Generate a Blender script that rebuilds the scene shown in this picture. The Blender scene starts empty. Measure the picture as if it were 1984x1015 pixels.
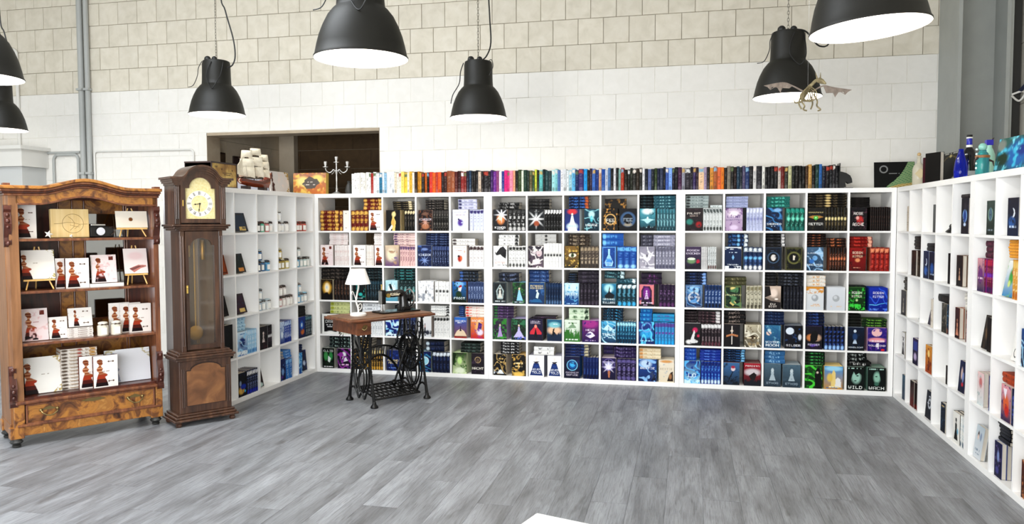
import bpy, math, random
import numpy as np
from mathutils import Matrix, Vector

random.seed(7)
scene = bpy.context.scene
COL = scene.collection
PI = math.pi

# ------------------------------------------------------------------ camera, world, lights, exposure
CAM = np.array([3.7075, -7.283, 1.5299]); YAW, PITCH, ROLL, FPX = -.2226, -.0513, -.0025, 1505.0
FW = np.array([math.sin(YAW)*math.cos(PITCH), math.cos(YAW)*math.cos(PITCH), math.sin(PITCH)])
_rt = np.array([math.cos(YAW), -math.sin(YAW), 0]); _up = np.cross(_rt, FW)
RT = math.cos(ROLL)*_rt + math.sin(ROLL)*_up
UP = -math.sin(ROLL)*_rt + math.cos(ROLL)*_up
cam_data = bpy.data.cameras.new('camera'); cam = bpy.data.objects.new('camera', cam_data); COL.objects.link(cam)
cam_data.sensor_width = 36; cam_data.lens = FPX/1984*36; cam_data.clip_start = .05; cam_data.clip_end = 200
cam.matrix_world = Matrix(((RT[0], UP[0], -FW[0], CAM[0]), (RT[1], UP[1], -FW[1], CAM[1]), (RT[2], UP[2], -FW[2], CAM[2]), (0, 0, 0, 1)))
scene.camera = cam
scene.view_settings.view_transform = 'Standard'; scene.view_settings.look = 'None'
scene.view_settings.gamma = 1; scene.view_settings.use_curve_mapping = False
scene.view_settings.exposure = -0.03
try:
    scene.cycles.use_denoising = True
    scene.cycles.max_bounces = 8; scene.cycles.diffuse_bounces = 5; scene.cycles.transparent_max_bounces = 12
    scene.cycles.caustics_reflective = False; scene.cycles.caustics_refractive = False
    scene.cycles.sample_clamp_indirect = 6
except Exception:
    pass
world = bpy.data.worlds.new('sky'); scene.world = world; world.use_nodes = True
_bg = world.node_tree.nodes['Background']; _bg.inputs[0].default_value = (.86, .93, 1, 1); _bg.inputs[1].default_value = 1.6

def area_light(name, loc, target, sx, sy, power, color):
    l = bpy.data.lights.new(name, 'AREA'); l.shape = 'RECTANGLE'; l.size = sx; l.size_y = sy; l.energy = power; l.color = color
    o = bpy.data.objects.new(name, l); COL.objects.link(o); o.location = loc
    o.rotation_euler = (Vector(target)-Vector(loc)).to_track_quat('-Z', 'Y').to_euler()
    return o
# daylight by the inferred left window; front window and skylight are unseen, added fill
area_light('daylight_window_side', (-6.3, -6.6, 2.1), (0, -5.6, 1.6), 4.0, 3.4, 100, (.88, .94, 1))
area_light('added_light_front', (1.6, -9.1, 1.45), (1.6, 0, 1.7), 6.4, 2.2, 500, (.98, .99, 1))
area_light('added_light_overhead', (-.6, -4.6, 5.2), (-.5, -4.4, 0), 3.6, 3.0, 470, (.9, .95, 1))

# ------------------------------------------------------------------ helpers
def lin(c):
    return c/12.92 if c <= .04045 else ((c+.055)/1.055)**2.4
def hx(s):
    s = s.strip('#')
    if len(s) == 3: s = ''.join(ch*2 for ch in s)
    return tuple(lin(int(s[i:i+2], 16)/255) for i in (0, 2, 4))
def rgba(s): return (*hx(s), 1)

class MB:
    def __init__(self): self.v = []; self.f = []
    def add(self, vs, fs):
        o = len(self.v); self.v += [tuple(map(float, p)) for p in vs]; self.f += [tuple(i+o for i in f) for f in fs]; return self
    def box(self, x0, x1, y0, y1, z0, z1):
        return self.add([(x0, y0, z0), (x1, y0, z0), (x1, y1, z0), (x0, y1, z0), (x0, y0, z1), (x1, y0, z1), (x1, y1, z1), (x0, y1, z1)],
                        [(0, 3, 2, 1), (4, 5, 6, 7), (0, 1, 5, 4), (1, 2, 6, 5), (2, 3, 7, 6), (3, 0, 4, 7)])
    def prism(self, pts, a0, a1, axis='y'):
        n = len(pts)
        def P(p, a): return {'y': (p[0], a, p[1]), 'x': (a, p[0], p[1]), 'z': (p[0], p[1], a)}[axis]
        vs = [P(p, a0) for p in pts]+[P(p, a1) for p in pts]
        fs = [tuple(range(n)), tuple(range(2*n-1, n-1, -1))]+[(i, (i+1) % n, n+(i+1) % n, n+i) for i in range(n)]
        return self.add(vs, fs)
    def lathe(self, prof, n=24, c=(0, 0, 0), axis='z', cap=True):
        vs = []; fs = []
        for r, z in prof:
            for k in range(n):
                a = 2*PI*k/n; x, y = r*math.cos(a), r*math.sin(a)
                p = {'z': (x, y, z), 'x': (z, x, y), 'y': (x, z, y)}[axis]
                vs.append((p[0]+c[0], p[1]+c[1], p[2]+c[2]))
        for i in range(len(prof)-1):
            for k in range(n):
                fs.append((i*n+k, i*n+(k+1) % n, (i+1)*n+(k+1) % n, (i+1)*n+k))
        if cap:
            if prof[0][0] > 1e-6: fs.append(tuple(range(n-1, -1, -1)))
            if prof[-1][0] > 1e-6: fs.append(tuple((len(prof)-1)*n+k for k in range(n)))
        return self.add(vs, fs)
    def tube(self, pts, r, n=8, closed=False, flat=None):
        pts = [Vector(p) for p in pts]; m = len(pts); vs = []; fs = []; prev = None
        rr = r if isinstance(r, (list, tuple)) else [r]*m
        for i, p in enumerate(pts):
            a = pts[(i-1) % m] if (closed or i > 0) else p; b = pts[(i+1) % m] if (closed or i < m-1) else p
            t = (b-a)
            t = t.normalized() if t.length > 1e-9 else Vector((0, 0, 1))
            if prev is None:
                u = t.cross(Vector((0, 0, 1)))
                if u.length < .2: u = t.cross(Vector((1, 0, 0)))
            else:
                u = prev-t*prev.dot(t)
            u.normalize(); w = t.cross(u); prev = u
            for k in range(n):
                an = 2*PI*k/n; vs.append(p+(u*math.cos(an)+w*math.sin(an))*rr[i])
        mm = m if closed else m-1
        for i in range(mm):
            for k in range(n):
                fs.append((i*n+k, i*n+(k+1) % n, ((i+1) % m)*n+(k+1) % n, ((i+1) % m)*n+k))
        if not closed: fs += [tuple(range(n-1, -1, -1)), tuple((m-1)*n+k for k in range(n))]
        return self.add(vs, fs)
    def ring(self, c, R, r, axis='z', n=24, m=6, sx=1, sy=1):
        pts = []
        for k in range(n):
            a = 2*PI*k/n; x, y = R*math.cos(a)*sx, R*math.sin(a)*sy
            p = {'z': (x, y, 0), 'x': (0, x, y), 'y': (x, 0, y)}[axis]
            pts.append((c[0]+p[0], c[1]+p[1], c[2]+p[2]))
        return self.tube(pts, r, m, closed=True)
    def sphere(self, c, r, n=14, m=8, sz=1):
        return self.lathe([(r*math.sin(PI*i/m), -r*sz*math.cos(PI*i/m)) for i in range(m+1)], n, c, cap=False)
    def move(self, fn): self.v = [tuple(fn(p)) for p in self.v]; return self
    def mesh(self, name, mat=None, smooth=False):
        me = bpy.data.meshes.new(name); me.from_pydata(self.v, [], self.f); me.update()
        if mat: me.materials.append(mat)
        if smooth:
            me.polygons.foreach_set('use_smooth', [True]*len(me.polygons))
            try: me.set_sharp_from_angle(angle=math.radians(38))
            except Exception: pass
        return me
    def build(self, name, mat, parent=None, smooth=False, bevel=0):
        o = bpy.data.objects.new(name, self.mesh(name, mat, smooth)); COL.objects.link(o)
        if parent is not None: o.parent = parent
        if bevel:
            m = o.modifiers.new('bevel', 'BEVEL'); m.width = bevel; m.segments = 2; m.limit_method = 'ANGLE'; m.angle_limit = .6
        return o

def tag(o, label=None, cat=None, group=None, kind=None):
    if label: o['label'] = label
    if cat: o['category'] = cat
    if group: o['group'] = group
    if kind: o['kind'] = kind
    return o
def thing(name, label, cat, loc=(0, 0, 0), rz=0, group=None):
    o = bpy.data.objects.new(name, None); COL.objects.link(o); o.location = loc; o.rotation_euler = (0, 0, rz); o.empty_display_size = .1
    return tag(o, label, cat, group)
def struct(o): o['kind'] = 'structure'; return o
def copy_tree(o, parent=None):
    c = o.copy(); COL.objects.link(c); c.parent = parent
    for ch in o.children: copy_tree(ch, c)
    return c
def pix(P):
    d = np.asarray(P, float)-CAM; z = d@FW
    return np.stack([992+FPX*(d@RT)/z, 507.5-FPX*(d@UP)/z], -1)

# ------------------------------------------------------------------ materials
def new_mat(name):
    m = bpy.data.materials.new(name); m.use_nodes = True
    return m, m.node_tree, m.node_tree.nodes['Principled BSDF']
def plain(name, col, rough=.5, metal=0, bump=0, bscale=60, emit=None, estr=0, vary=.0, spec=.5, alpha=None, trans=0):
    m, nt, b = new_mat(name)
    c = hx(col) if isinstance(col, str) else col
    b.inputs['Base Color'].default_value = (*c, 1); b.inputs['Roughness'].default_value = rough; b.inputs['Metallic'].default_value = metal
    b.inputs['Specular IOR Level'].default_value = spec
    if trans: b.inputs['Transmission Weight'].default_value = trans
    tc = nt.nodes.new('ShaderNodeTexCoord')
    if vary:
        n = nt.nodes.new('ShaderNodeTexNoise'); n.inputs['Scale'].default_value = bscale*.2; n.inputs['Detail'].default_value = 6
        r = nt.nodes.new('ShaderNodeValToRGB'); r.color_ramp.elements[0].position = .3; r.color_ramp.elements[1].position = .7
        r.color_ramp.elements[0].color = (*[x*(1-vary) for x in c], 1); r.color_ramp.elements[1].color = (*[min(1, x*(1+vary)) for x in c], 1)
        nt.links.new(tc.outputs['Object'], n.inputs['Vector']); nt.links.new(n.outputs['Fac'], r.inputs['Fac']); nt.links.new(r.outputs['Color'], b.inputs['Base Color'])
    if bump:
        n = nt.nodes.new('ShaderNodeTexNoise'); n.inputs['Scale'].default_value = bscale; n.inputs['Detail'].default_value = 5
        bp = nt.nodes.new('ShaderNodeBump'); bp.inputs['Strength'].default_value = bump; bp.inputs['Distance'].default_value = .01
        nt.links.new(tc.outputs['Object'], n.inputs['Vector']); nt.links.new(n.outputs['Fac'], bp.inputs['Height']); nt.links.new(bp.outputs['Normal'], b.inputs['Normal'])
    if emit:
        b.inputs['Emission Color'].default_value = rgba(emit); b.inputs['Emission Strength'].default_value = estr
    return m
def ramp_mat(name, stops, scale=(1, 1, 1), nscale=4, detail=8, distort=.5, rough=.4, bump=.1, kind='noise', rand=0, coat=0, rough_amt=.55):
    """noise-driven wood / stone with a colour ramp"""
    m, nt, b = new_mat(name); N = nt.nodes; L = nt.links
    tc = N.new('ShaderNodeTexCoord'); mp = N.new('ShaderNodeMapping'); mp.inputs['Scale'].default_value = scale
    L.new(tc.outputs['Object'], mp.inputs['Vector']); src = mp.outputs['Vector']
    oi = N.new('ShaderNodeObjectInfo')
    if rand:
        va = N.new('ShaderNodeVectorMath'); va.operation = 'ADD'
        vm = N.new('ShaderNodeVectorMath'); vm.operation = 'SCALE'; vm.inputs['Scale'].default_value = 37.0
        cb = N.new('ShaderNodeCombineXYZ'); L.new(oi.outputs['Random'], cb.inputs[0]); L.new(oi.outputs['Random'], cb.inputs[1]); L.new(oi.outputs['Random'], cb.inputs[2])
        L.new(cb.outputs[0], vm.inputs[0]); L.new(src, va.inputs[0]); L.new(vm.outputs[0], va.inputs[1]); src = va.outputs[0]
    n = N.new('ShaderNodeTexNoise'); n.inputs['Scale'].default_value = nscale; n.inputs['Detail'].default_value = detail
    n.inputs['Distortion'].default_value = distort; n.inputs['Roughness'].default_value = rough_amt
    L.new(src, n.inputs['Vector'])
    r = N.new('ShaderNodeValToRGB'); e = r.color_ramp.elements
    while len(e) < len(stops): e.new(.5)
    for i, (p, c) in enumerate(stops): e[i].position = p; e[i].color = rgba(c)
    L.new(n.outputs['Fac'], r.inputs['Fac']); col = r.outputs['Color']
    if rand:
        hs = N.new('ShaderNodeHueSaturation'); mr = N.new('ShaderNodeMapRange'); mr.inputs[3].default_value = 1-rand; mr.inputs[4].default_value = 1+rand
        L.new(oi.outputs['Random'], mr.inputs[0]); L.new(mr.outputs[0], hs.inputs['Value']); L.new(col, hs.inputs['Color']); col = hs.outputs['Color']
    L.new(col, b.inputs['Base Color']); b.inputs['Roughness'].default_value = rough
    if coat: b.inputs['Coat Weight'].default_value = coat; b.inputs['Coat Roughness'].default_value = .15
    if bump:
        bp = N.new('ShaderNodeBump'); bp.inputs['Strength'].default_value = bump; bp.inputs['Distance'].default_value = .004
        L.new(n.outputs['Fac'], bp.inputs['Height']); L.new(bp.outputs['Normal'], b.inputs['Normal'])
    return m

M = {}
M['board'] = plain('white_board', 'f3f2f0', .4, bump=.02, bscale=200)
M['block_grey'] = ramp_mat('grey_block', [(.2, 'c6bfae'), (.5, 'd4cdbd'), (.8, 'ddd7c9')], nscale=9, rough=.9, bump=.35, rand=.035)
M['block_white'] = ramp_mat('white_block', [(.2, 'e0ddd6'), (.8, 'e8e5df')], nscale=12, rough=.75, bump=.22, rand=.012)
M['joint'] = plain('joint', '958d7c', .95, vary=.25, bscale=40)
M['joint_white'] = ramp_mat('joint_white', [(.5, 'e4e1d8'), (.6, 'cfcabd'), (.66, '8a8374')], nscale=3.2, detail=5, rough=.9, bump=0)
M['block_tan'] = ramp_mat('tan_block', [(.2, 'a2927c'), (.8, 'b5a690')], nscale=9, rough=.9, bump=.3, rand=.04)
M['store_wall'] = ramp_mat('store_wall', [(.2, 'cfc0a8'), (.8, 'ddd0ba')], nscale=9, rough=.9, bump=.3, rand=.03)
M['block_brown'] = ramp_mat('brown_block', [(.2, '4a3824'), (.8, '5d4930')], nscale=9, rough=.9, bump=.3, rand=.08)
M['ceiling'] = plain('ceiling_paint', 'd8d6d0', .9)
M['plaster'] = plain('plaster', 'dcd9d0', .85, vary=.03)
M['steel_grey'] = plain('steel_grey', '9a9d99', .5, vary=.05, bscale=30)
M['conduit'] = plain('conduit_grey', 'a9aba8', .45)
M['conduit_white'] = plain('conduit_white', 'dddbd5', .5)
M['dark_clip'] = plain('dark_clip', '2a2a28', .5)
M['print'] = None
def _print():
    m, nt, b = new_mat('printed_paper'); a = nt.nodes.new('ShaderNodeVertexColor'); a.layer_name = 'print'
    nt.links.new(a.outputs['Color'], b.inputs['Base Color']); b.inputs['Roughness'].default_value = .5; b.inputs['Specular IOR Level'].default_value = .14
    return m
M['print'] = _print()
M['pages'] = ramp_mat('page_edges', [(.3, 'b9b1a2'), (.7, 'd8d1c4')], scale=(1, 60, 1), nscale=9, rough=.9, bump=.1)
M['burl'] = ramp_mat('burl_veneer', [(.3, '371a0a'), (.42, '774720'), (.52, 'ad732f'), (.62, '946029'), (.74, 'c69048')], scale=(1, 1, .9), nscale=9, detail=9, distort=1.6, rough=.32, bump=.04, coat=.35)
M['mahog'] = ramp_mat('mahogany', [(.3, '452012'), (.55, '744226'), (.75, '936038')], scale=(9, 9, 1.2), nscale=3, distort=.6, rough=.34, bump=.05, coat=.3)
M['mahog_dark'] = ramp_mat('dark_mahogany', [(.3, '2a0f08'), (.7, '5a2514')], scale=(9, 9, 1.2), nscale=3, distort=.6, rough=.38, bump=.05, coat=.2)
M['sidewood'] = ramp_mat('side_wood', [(.3, '664022'), (.7, '9a6b44')], scale=(8, 8, .8), nscale=3, distort=.5, rough=.42, bump=.05)
M['walnut'] = ramp_mat('walnut', [(.3, '2b1a12'), (.55, '482e20'), (.78, '684833')], scale=(10, 10, 1.0), nscale=3, distort=.5, rough=.33, bump=.05, coat=.3)
M['walnut_burl'] = ramp_mat('walnut_burl', [(.3, '5c3a22'), (.5, '7a5030'), (.72, '94683e')], scale=(1, 1, 1), nscale=6, distort=1.4, rough=.3, bump=.03, coat=.4)
M['walnut_dark'] = plain('walnut_shadow', '241009', .6)
M['table_wood'] = ramp_mat('table_wood', [(.3, '4a2814'), (.6, '713f22'), (.8, '8d5830')], scale=(2, 12, 6), nscale=3, distort=.6, rough=.4, bump=.06, coat=.2)
M['table_top'] = ramp_mat('worn_table_top', [(.3, '4a3322'), (.55, '7a553a'), (.8, '9a7550')], scale=(2, 14, 6), nscale=3, distort=.6, rough=.5, bump=.08)
M['brass'] = plain('brass', 'e0bc62', .35, .6)
M['brass_dial'] = ramp_mat('brass_dial', [(.3, 'e0cf8a'), (.7, 'f2e6b4')], nscale=60, rough=.5, bump=.05)
M['dial_ring'] = plain('dial_ring', 'eeeadf', .45)
M['black_paint'] = plain('black_numeral', '1c1712', .6)
M['handle'] = plain('aged_brass', '8d7a52', .4, 1)
M['iron'] = plain('cast_iron', '060606', .34, bump=.1, bscale=120, spec=.3)
M['machine_black'] = plain('japanned_black', '0b0908', .2)
M['gilt'] = plain('gilt', 'b09048', .4, .6)
M['chrome'] = plain('chrome', 'c9c9c9', .2, 1)
M['silver'] = plain('silver', 'd4d3d0', .34, .75)
M['shade'] = plain('lamp_shade_white', 'f8f6f2', .7)
M['white_enamel'] = plain('white_enamel', 'e9e6e0', .4)
M['pendant'] = plain('pendant_shell', '191814', .5, spec=.3, bump=.03, bscale=300)
M['pendant_in'] = plain('pendant_lining', 'f6f5f2', .6)
M['bulb'] = plain('lit_bulb', 'ffffff', .5, emit='fff3dd', estr=26)
M['cable'] = plain('black_cable', '0d0d0d', .5)
M['chain'] = plain('zinc_chain', 'a8a49a', .35, 1)
M['mirror'] = plain('old_mirror', 'a5a8ac', .06, 1)
M['pine'] = ramp_mat('pine', [(.3, 'd9a85a'), (.7, 'e8c07a')], scale=(8, 8, 1), nscale=3, rough=.5, bump=.03)
M['cardwood'] = ramp_mat('light_wood', [(.3, 'd8b878'), (.7, 'e6cc94')], scale=(14, 2, .6), nscale=3, rough=.6, bump=.03)
M['star'] = plain('white_ceramic', 'f0ece2', .4)
M['black_plastic'] = plain('black_gloss', '0a0a0c', .25)
M['wax'] = plain('seal_wax', '8a5a30', .4)
M['lens'] = plain('pale_lens', 'e6eaf2', .2)
def glass_mat(name, col, rough=.03, trans=1.0):
    m, nt, b = new_mat(name); b.inputs['Base Color'].default_value = rgba(col); b.inputs['Roughness'].default_value = rough
    b.inputs['Transmission Weight'].default_value = trans; b.inputs['IOR'].default_value = 1.3
    return m
def pane_mat(name, tint, op):
    m, nt, b = new_mat(name); N = nt.nodes; t = N.new('ShaderNodeBsdfTransparent'); mx = N.new('ShaderNodeMixShader'); g = N.new('ShaderNodeBsdfGlossy')
    t.inputs[0].default_value = rgba(tint); g.inputs['Roughness'].default_value = .04; mx.inputs[0].default_value = op
    nt.links.new(t.outputs[0], mx.inputs[1]); nt.links.new(g.outputs[0], mx.inputs[2]); nt.links.new(mx.outputs[0], N['Material Output'].inputs[0])
    return m
M['pane'] = pane_mat('clock_glass', 'ece6de', .10)
M['clear_glass'] = glass_mat('clear_glass', 'f0e8d2', .05, .35)
M['blue_glass'] = glass_mat('blue_glass', '1528c8', .05, .7)
M['teal_glass'] = glass_mat('teal_glass', '4fb6b8', .1, .6)
M['dark_glass'] = plain('dark_bottle_glass', '06070d', .08)
M['label_white'] = plain('label_paper', 'f1efe8', .7)
M['twine'] = plain('twine', '4a3a2c', .8)
M['bone'] = ramp_mat('bone', [(.3, '5f5236'), (.7, 'a2946c')], nscale=30, rough=.6, bump=.1)
M['wing'] = plain('wing_skin', '8d7f74', .7, vary=.25, bscale=200)
M['sail'] = ramp_mat('sail_cloth', [(.3, 'd8cdb4'), (.7, 'efe7d4')], nscale=30, rough=.85, bump=.2)
M['hull'] = ramp_mat('ship_hull', [(.3, '4a1608'), (.7, '8a3a18')], scale=(1, 1, 20), nscale=6, rough=.4, bump=.2)
M['hull_dark'] = plain('ship_trim', '2a120a', .5)
M['floor'] = None
def floor_mat():
    m, nt, b = new_mat('grey_oak_plank'); N = nt.nodes; L = nt.links
    tc = N.new('ShaderNodeTexCoord'); oi = N.new('ShaderNodeObjectInfo')
    cb = N.new('ShaderNodeCombineXYZ')
    for i in range(3): L.new(oi.outputs['Random'], cb.inputs[i])
    sc = N.new('ShaderNodeVectorMath'); sc.operation = 'SCALE'; sc.inputs['Scale'].default_value = 41; L.new(cb.outputs[0], sc.inputs[0])
    ad = N.new('ShaderNodeVectorMath'); ad.operation = 'ADD'; L.new(tc.outputs['Object'], ad.inputs[0]); L.new(sc.outputs[0], ad.inputs[1])
    def noise(scale3, s, d, dist, rough=.55):
        mp = N.new('ShaderNodeMapping'); mp.inputs['Scale'].default_value = scale3; L.new(ad.outputs[0], mp.inputs['Vector'])
        n = N.new('ShaderNodeTexNoise'); n.inputs['Scale'].default_value = s; n.inputs['Detail'].default_value = d; n.inputs['Distortion'].default_value = dist; n.inputs['Roughness'].default_value = rough
        L.new(mp.outputs[0], n.inputs['Vector']); return n
    big = noise((5, .8, 1), 1.5, 4, .5); grain = noise((75, 3.2, 1), 1.7, 8, 1.0, .7); knot = noise((5, 1.6, 1), 1.5, 3, .3)
    wv = N.new('ShaderNodeTexWave'); wv.wave_type = 'RINGS'; wv.inputs['Scale'].default_value = 1.6; wv.inputs['Distortion'].default_value = 9; wv.inputs['Detail'].default_value = 3; wv.inputs['Detail Scale'].default_value = 1.2
    mpw = N.new('ShaderNodeMapping'); mpw.inputs['Scale'].default_value = (6, .55, 1); L.new(ad.outputs[0], mpw.inputs['Vector']); L.new(mpw.outputs[0], wv.inputs['Vector'])
    r1 = N.new('ShaderNodeValToRGB'); e = r1.color_ramp.elements; e[0].position = .3; e[0].color = rgba('6a6b6e'); e[1].position = .72; e[1].color = rgba('9a9da2')
    L.new(big.outputs['Fac'], r1.inputs['Fac'])
    r2 = N.new('ShaderNodeValToRGB'); e = r2.color_ramp.elements; e[0].position = .34; e[0].color = (.42, .41, .40, 1); e[1].position = .55; e[1].color = (1, 1, 1, 1)
    L.new(grain.outputs['Fac'], r2.inputs['Fac'])
    rw = N.new('ShaderNodeValToRGB'); e = rw.color_ramp.elements; e[0].position = .0; e[0].color = (.6, .59, .58, 1); e[1].position = .3; e[1].color = (1, 1, 1, 1)
    L.new(wv.outputs['Fac'], rw.inputs['Fac'])
    rk = N.new('ShaderNodeValToRGB'); e = rk.color_ramp.elements; e[0].position = .66; e[0].color = (1, 1, 1, 1); e[1].position = .78; e[1].color = (.4, .37, .34, 1)
    L.new(knot.outputs['Fac'], rk.inputs['Fac'])
    col = r1.outputs['Color']
    for rr, fac in ((r2, .8), (rw, .4), (rk, .85)):
        mx = N.new('ShaderNodeMix'); mx.data_type = 'RGBA'; mx.blend_type = 'MULTIPLY'; mx.inputs['Factor'].default_value = fac
        L.new(col, mx.inputs[6]); L.new(rr.outputs['Color'], mx.inputs[7]); col = mx.outputs[2]
    hs = N.new('ShaderNodeHueSaturation'); mr = N.new('ShaderNodeMapRange'); mr.inputs[3].default_value = .9; mr.inputs[4].default_value = 1.08
    L.new(oi.outputs['Random'], mr.inputs[0]); L.new(mr.outputs[0], hs.inputs['Value']); L.new(col, hs.inputs['Color'])
    L.new(hs.outputs['Color'], b.inputs['Base Color'])
    b.inputs['Roughness'].default_value = .43; b.inputs['Specular IOR Level'].default_value = .6
    bp = N.new('ShaderNodeBump'); bp.inputs['Strength'].default_value = .18; bp.inputs['Distance'].default_value = .003
    L.new(grain.outputs['Fac'], bp.inputs['Height']); L.new(bp.outputs['Normal'], b.inputs['Normal'])
    return m
M['floor'] = floor_mat()
# ------------------------------------------------------------------ structure
YW = .40            # face of the back wall blocks
XR = 5.453          # front plane of the right-hand bookcases
floor = struct(MB().box(-6.2, 6.6, -11.2, 2.5, -.12, -.004).build('floor', M['floor']))
plank_me = MB().box(-.0994, .0994, -.6244, .6244, -.0035, 0).mesh('plank', M['floor'])
_pl = []
for i in range(-26, 31):
    x = i*.2+.1
    off = (i*0.47) % 1.25
    for j in range(-7, 2):
        y = j*1.25+off
        if y-.62 > .40 or y+.62 < -7.2: continue
        pts = np.array([(x+a*.1, y+b*.62, 0) for a in (-1, 0, 1) for b in (-1, 0, 1)])
        if ((pts-CAM)@FW).min() < .6: continue
        p = pix(pts)
        if p[:, 0].max() < -30 or p[:, 0].min() > 2010 or p[:, 1].min() > 1030 or p[:, 1].max() < 640: continue
        if y > 1: continue
        _pl.append((-np.ptp(p[:, 0])*np.ptp(p[:, 1]), x, y))
_pl.sort()
for k, (_, x, y) in enumerate(_pl[:300]):
    o = bpy.data.objects.new('plank', plank_me); COL.objects.link(o); o.parent = floor; o.location = (x, y, 0)
mb = MB()
for _, x, y in _pl[300:]: mb.box(x-.0994, x+.0994, y-.6244, y+.6244, -.0035, 0)
if mb.v:
    o = mb.build('planks_beyond', M['floor'], floor); o['kind'] = 'stuff'

OX0, OX1, OZ = -1.487, .549, 2.52       # the doorway behind the bookcases
bw = MB()
bw.box(-6.2, OX0, YW+.012, YW+.24, 0, 5).box(OX1, 6.6, YW+.012, YW+.24, 0, 5).box(OX0, OX1, YW+.012, YW+.24, OZ, 5)
wall_back = struct(bw.build('wall_back', M['joint']))
# painted joint backing below the white line
pb = MB()
pb.box(-6.2, OX0-.001, YW+.0036, YW+.0125, 0, 3.02).box(OX1+.001, 6.4, YW+.0036, YW+.0125, 0, 3.02).box(OX0-.001, OX1+.001, YW+.0036, YW+.0125, OZ+.001, 3.02)
o = pb.build('painted_joint_bed', M['joint_white'], wall_back)
blk = {}
_bl = []
BW_ = .2485
for r in range(-12, 6):
    z0 = 3.02+r*BW_; z1 = z0+BW_
    sh = [0, .124][r % 2]+.03
    for i in range(-26, 27):
        x0 = i*BW_+sh; x1 = x0+BW_
        if x1 < -6.1 or x0 > 6.4: continue
        a, b = x0, x1
        if z0 < OZ-.01 and z1 > 0:
            if a < OX1 and b > OX0:            # cut at the doorway
                if z1 <= OZ+.01:
                    if a < OX0: b = OX0
                    elif b > OX1: a = OX1
                    else: continue
                else: pass
        za, zb = z0, z1
        if a < OX1-.001 and b > OX0+.001 and za < OZ < zb: za = OZ
        b = min(b, 6.4)
        if b-a < .02 or zb-za < .01: continue
        _bl.append((a, b, max(za, 0), zb, r >= 0))
def block_mesh(w, h, grey):
    k = (round(w, 3), round(h, 3), grey)
    if k not in blk:
        g = .0022 if grey else .0011; d = .012; c = .003
        x0, x1, z0, z1 = g, w-g, g, h-g
        m = MB().add([(x0, d, z0), (x1, d, z0), (x1, d, z1), (x0, d, z1), (x0, c, z0), (x1, c, z0), (x1, c, z1), (x0, c, z1),
                      (x0+c, 0, z0+c), (x1-c, 0, z0+c), (x1-c, 0, z1-c), (x0+c, 0, z1-c)],
                     [(0, 1, 5, 4), (1, 2, 6, 5), (2, 3, 7, 6), (3, 0, 4, 7), (4, 5, 9, 8), (5, 6, 10, 9), (6, 7, 11, 10), (7, 4, 8, 11), (8, 9, 10, 11)])
        blk[k] = m.mesh('block', M['block_grey' if grey else 'block_white'])
    return blk[k]
vis = []; rest = {True: MB(), False: MB()}
for a, b, z0, z1, grey in _bl:
    p = pix([(a, YW, z0), (b, YW, z1)])
    w = min(p[1, 0], 1830)-max(p[0, 0], 0); h = min(p[0, 1], 372)-max(p[1, 1], 0)
    hid = (p[1, 0] > 1845)
    vis.append((-(w*h if w > 0 and h > 0 and not hid else 0), a, b, z0, z1, grey))
vis.sort()
for n, (ar, a, b, z0, z1, grey) in enumerate(vis):
    dy = random.uniform(-.0012, .0012)
    if n < 300 and ar < 0:
        o = bpy.data.objects.new('block', block_mesh(b-a, z1-z0, grey)); COL.objects.link(o); o.parent = wall_back; o.location = (a, YW+dy, z0)
    else:
        g = .0015
        rest[grey].box(a+g, b-g, YW+dy, YW+.012, z0+g, z1-g)
for grey in (True, False):
    if rest[grey].v:
        o = rest[grey].build('blocks_beyond', M['block_grey' if grey else 'block_white'], wall_back); o['kind'] = 'stuff'
# reveal of the doorway
o = MB().box(OX0-.001, OX0+.004, YW+.0, YW+.245, 0, OZ).box(OX1-.004, OX1+.001, YW, YW+.245, 0, OZ).box(OX0, OX1, YW, YW+.245, OZ-.03, OZ+.001).build('doorway_reveal', M['block_tan'], wall_back)

# store room behind the doorway
def course_wall(name, origin, rz, length, height, mat, bw=.5, bh=.248, keep=None):
    w = struct(MB().box(0, length, .012, .12, 0, height).build(name, M['joint'])); w.location = origin; w.rotation_euler = (0, 0, rz)
    r = 0; z = 0
    loose = MB()
    while z < height-.02:
        x = -((r % 2)*bw/2)
        while x < length:
            a, b = max(x, 0), min(x+bw, length)
            if b-a > .03:
                if z > 1.7 and z < 2.6 and (keep is None or keep(a, b)):
                    MB().box(a+.002, b-.002, 0, .012, z+.002, min(z+bh, height)-.002).build('block', mat, w)
                else: loose.box(a+.002, b-.002, 0, .012, z+.002, min(z+bh, height)-.002)
            x += bw
        z += bh; r += 1
    o = loose.build('blocks_beyond', mat, w); o['kind'] = 'stuff'
    return w
course_wall('wall_storeroom_side', (-1.56, .64, 0), PI/2, 1.55, 2.9, M['store_wall'], keep=lambda a, b: True).rotation_euler = (0, 0, PI/2)
w = bpy.data.objects['wall_storeroom_side']; w.location = (-1.56, .645, 0)
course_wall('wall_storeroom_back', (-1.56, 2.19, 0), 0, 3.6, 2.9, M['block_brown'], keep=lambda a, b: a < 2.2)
struct(MB().box(-1.555, -1.34, 2.08, 2.185, 0, 2.9).build('trim_1', M['store_wall']))
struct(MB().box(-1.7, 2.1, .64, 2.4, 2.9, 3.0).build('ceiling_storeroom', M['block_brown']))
struct(MB().box(2.0, 2.1, .645, 2.18, 0, 2.9).build('wall_storeroom_end', M['block_brown']))

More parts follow.
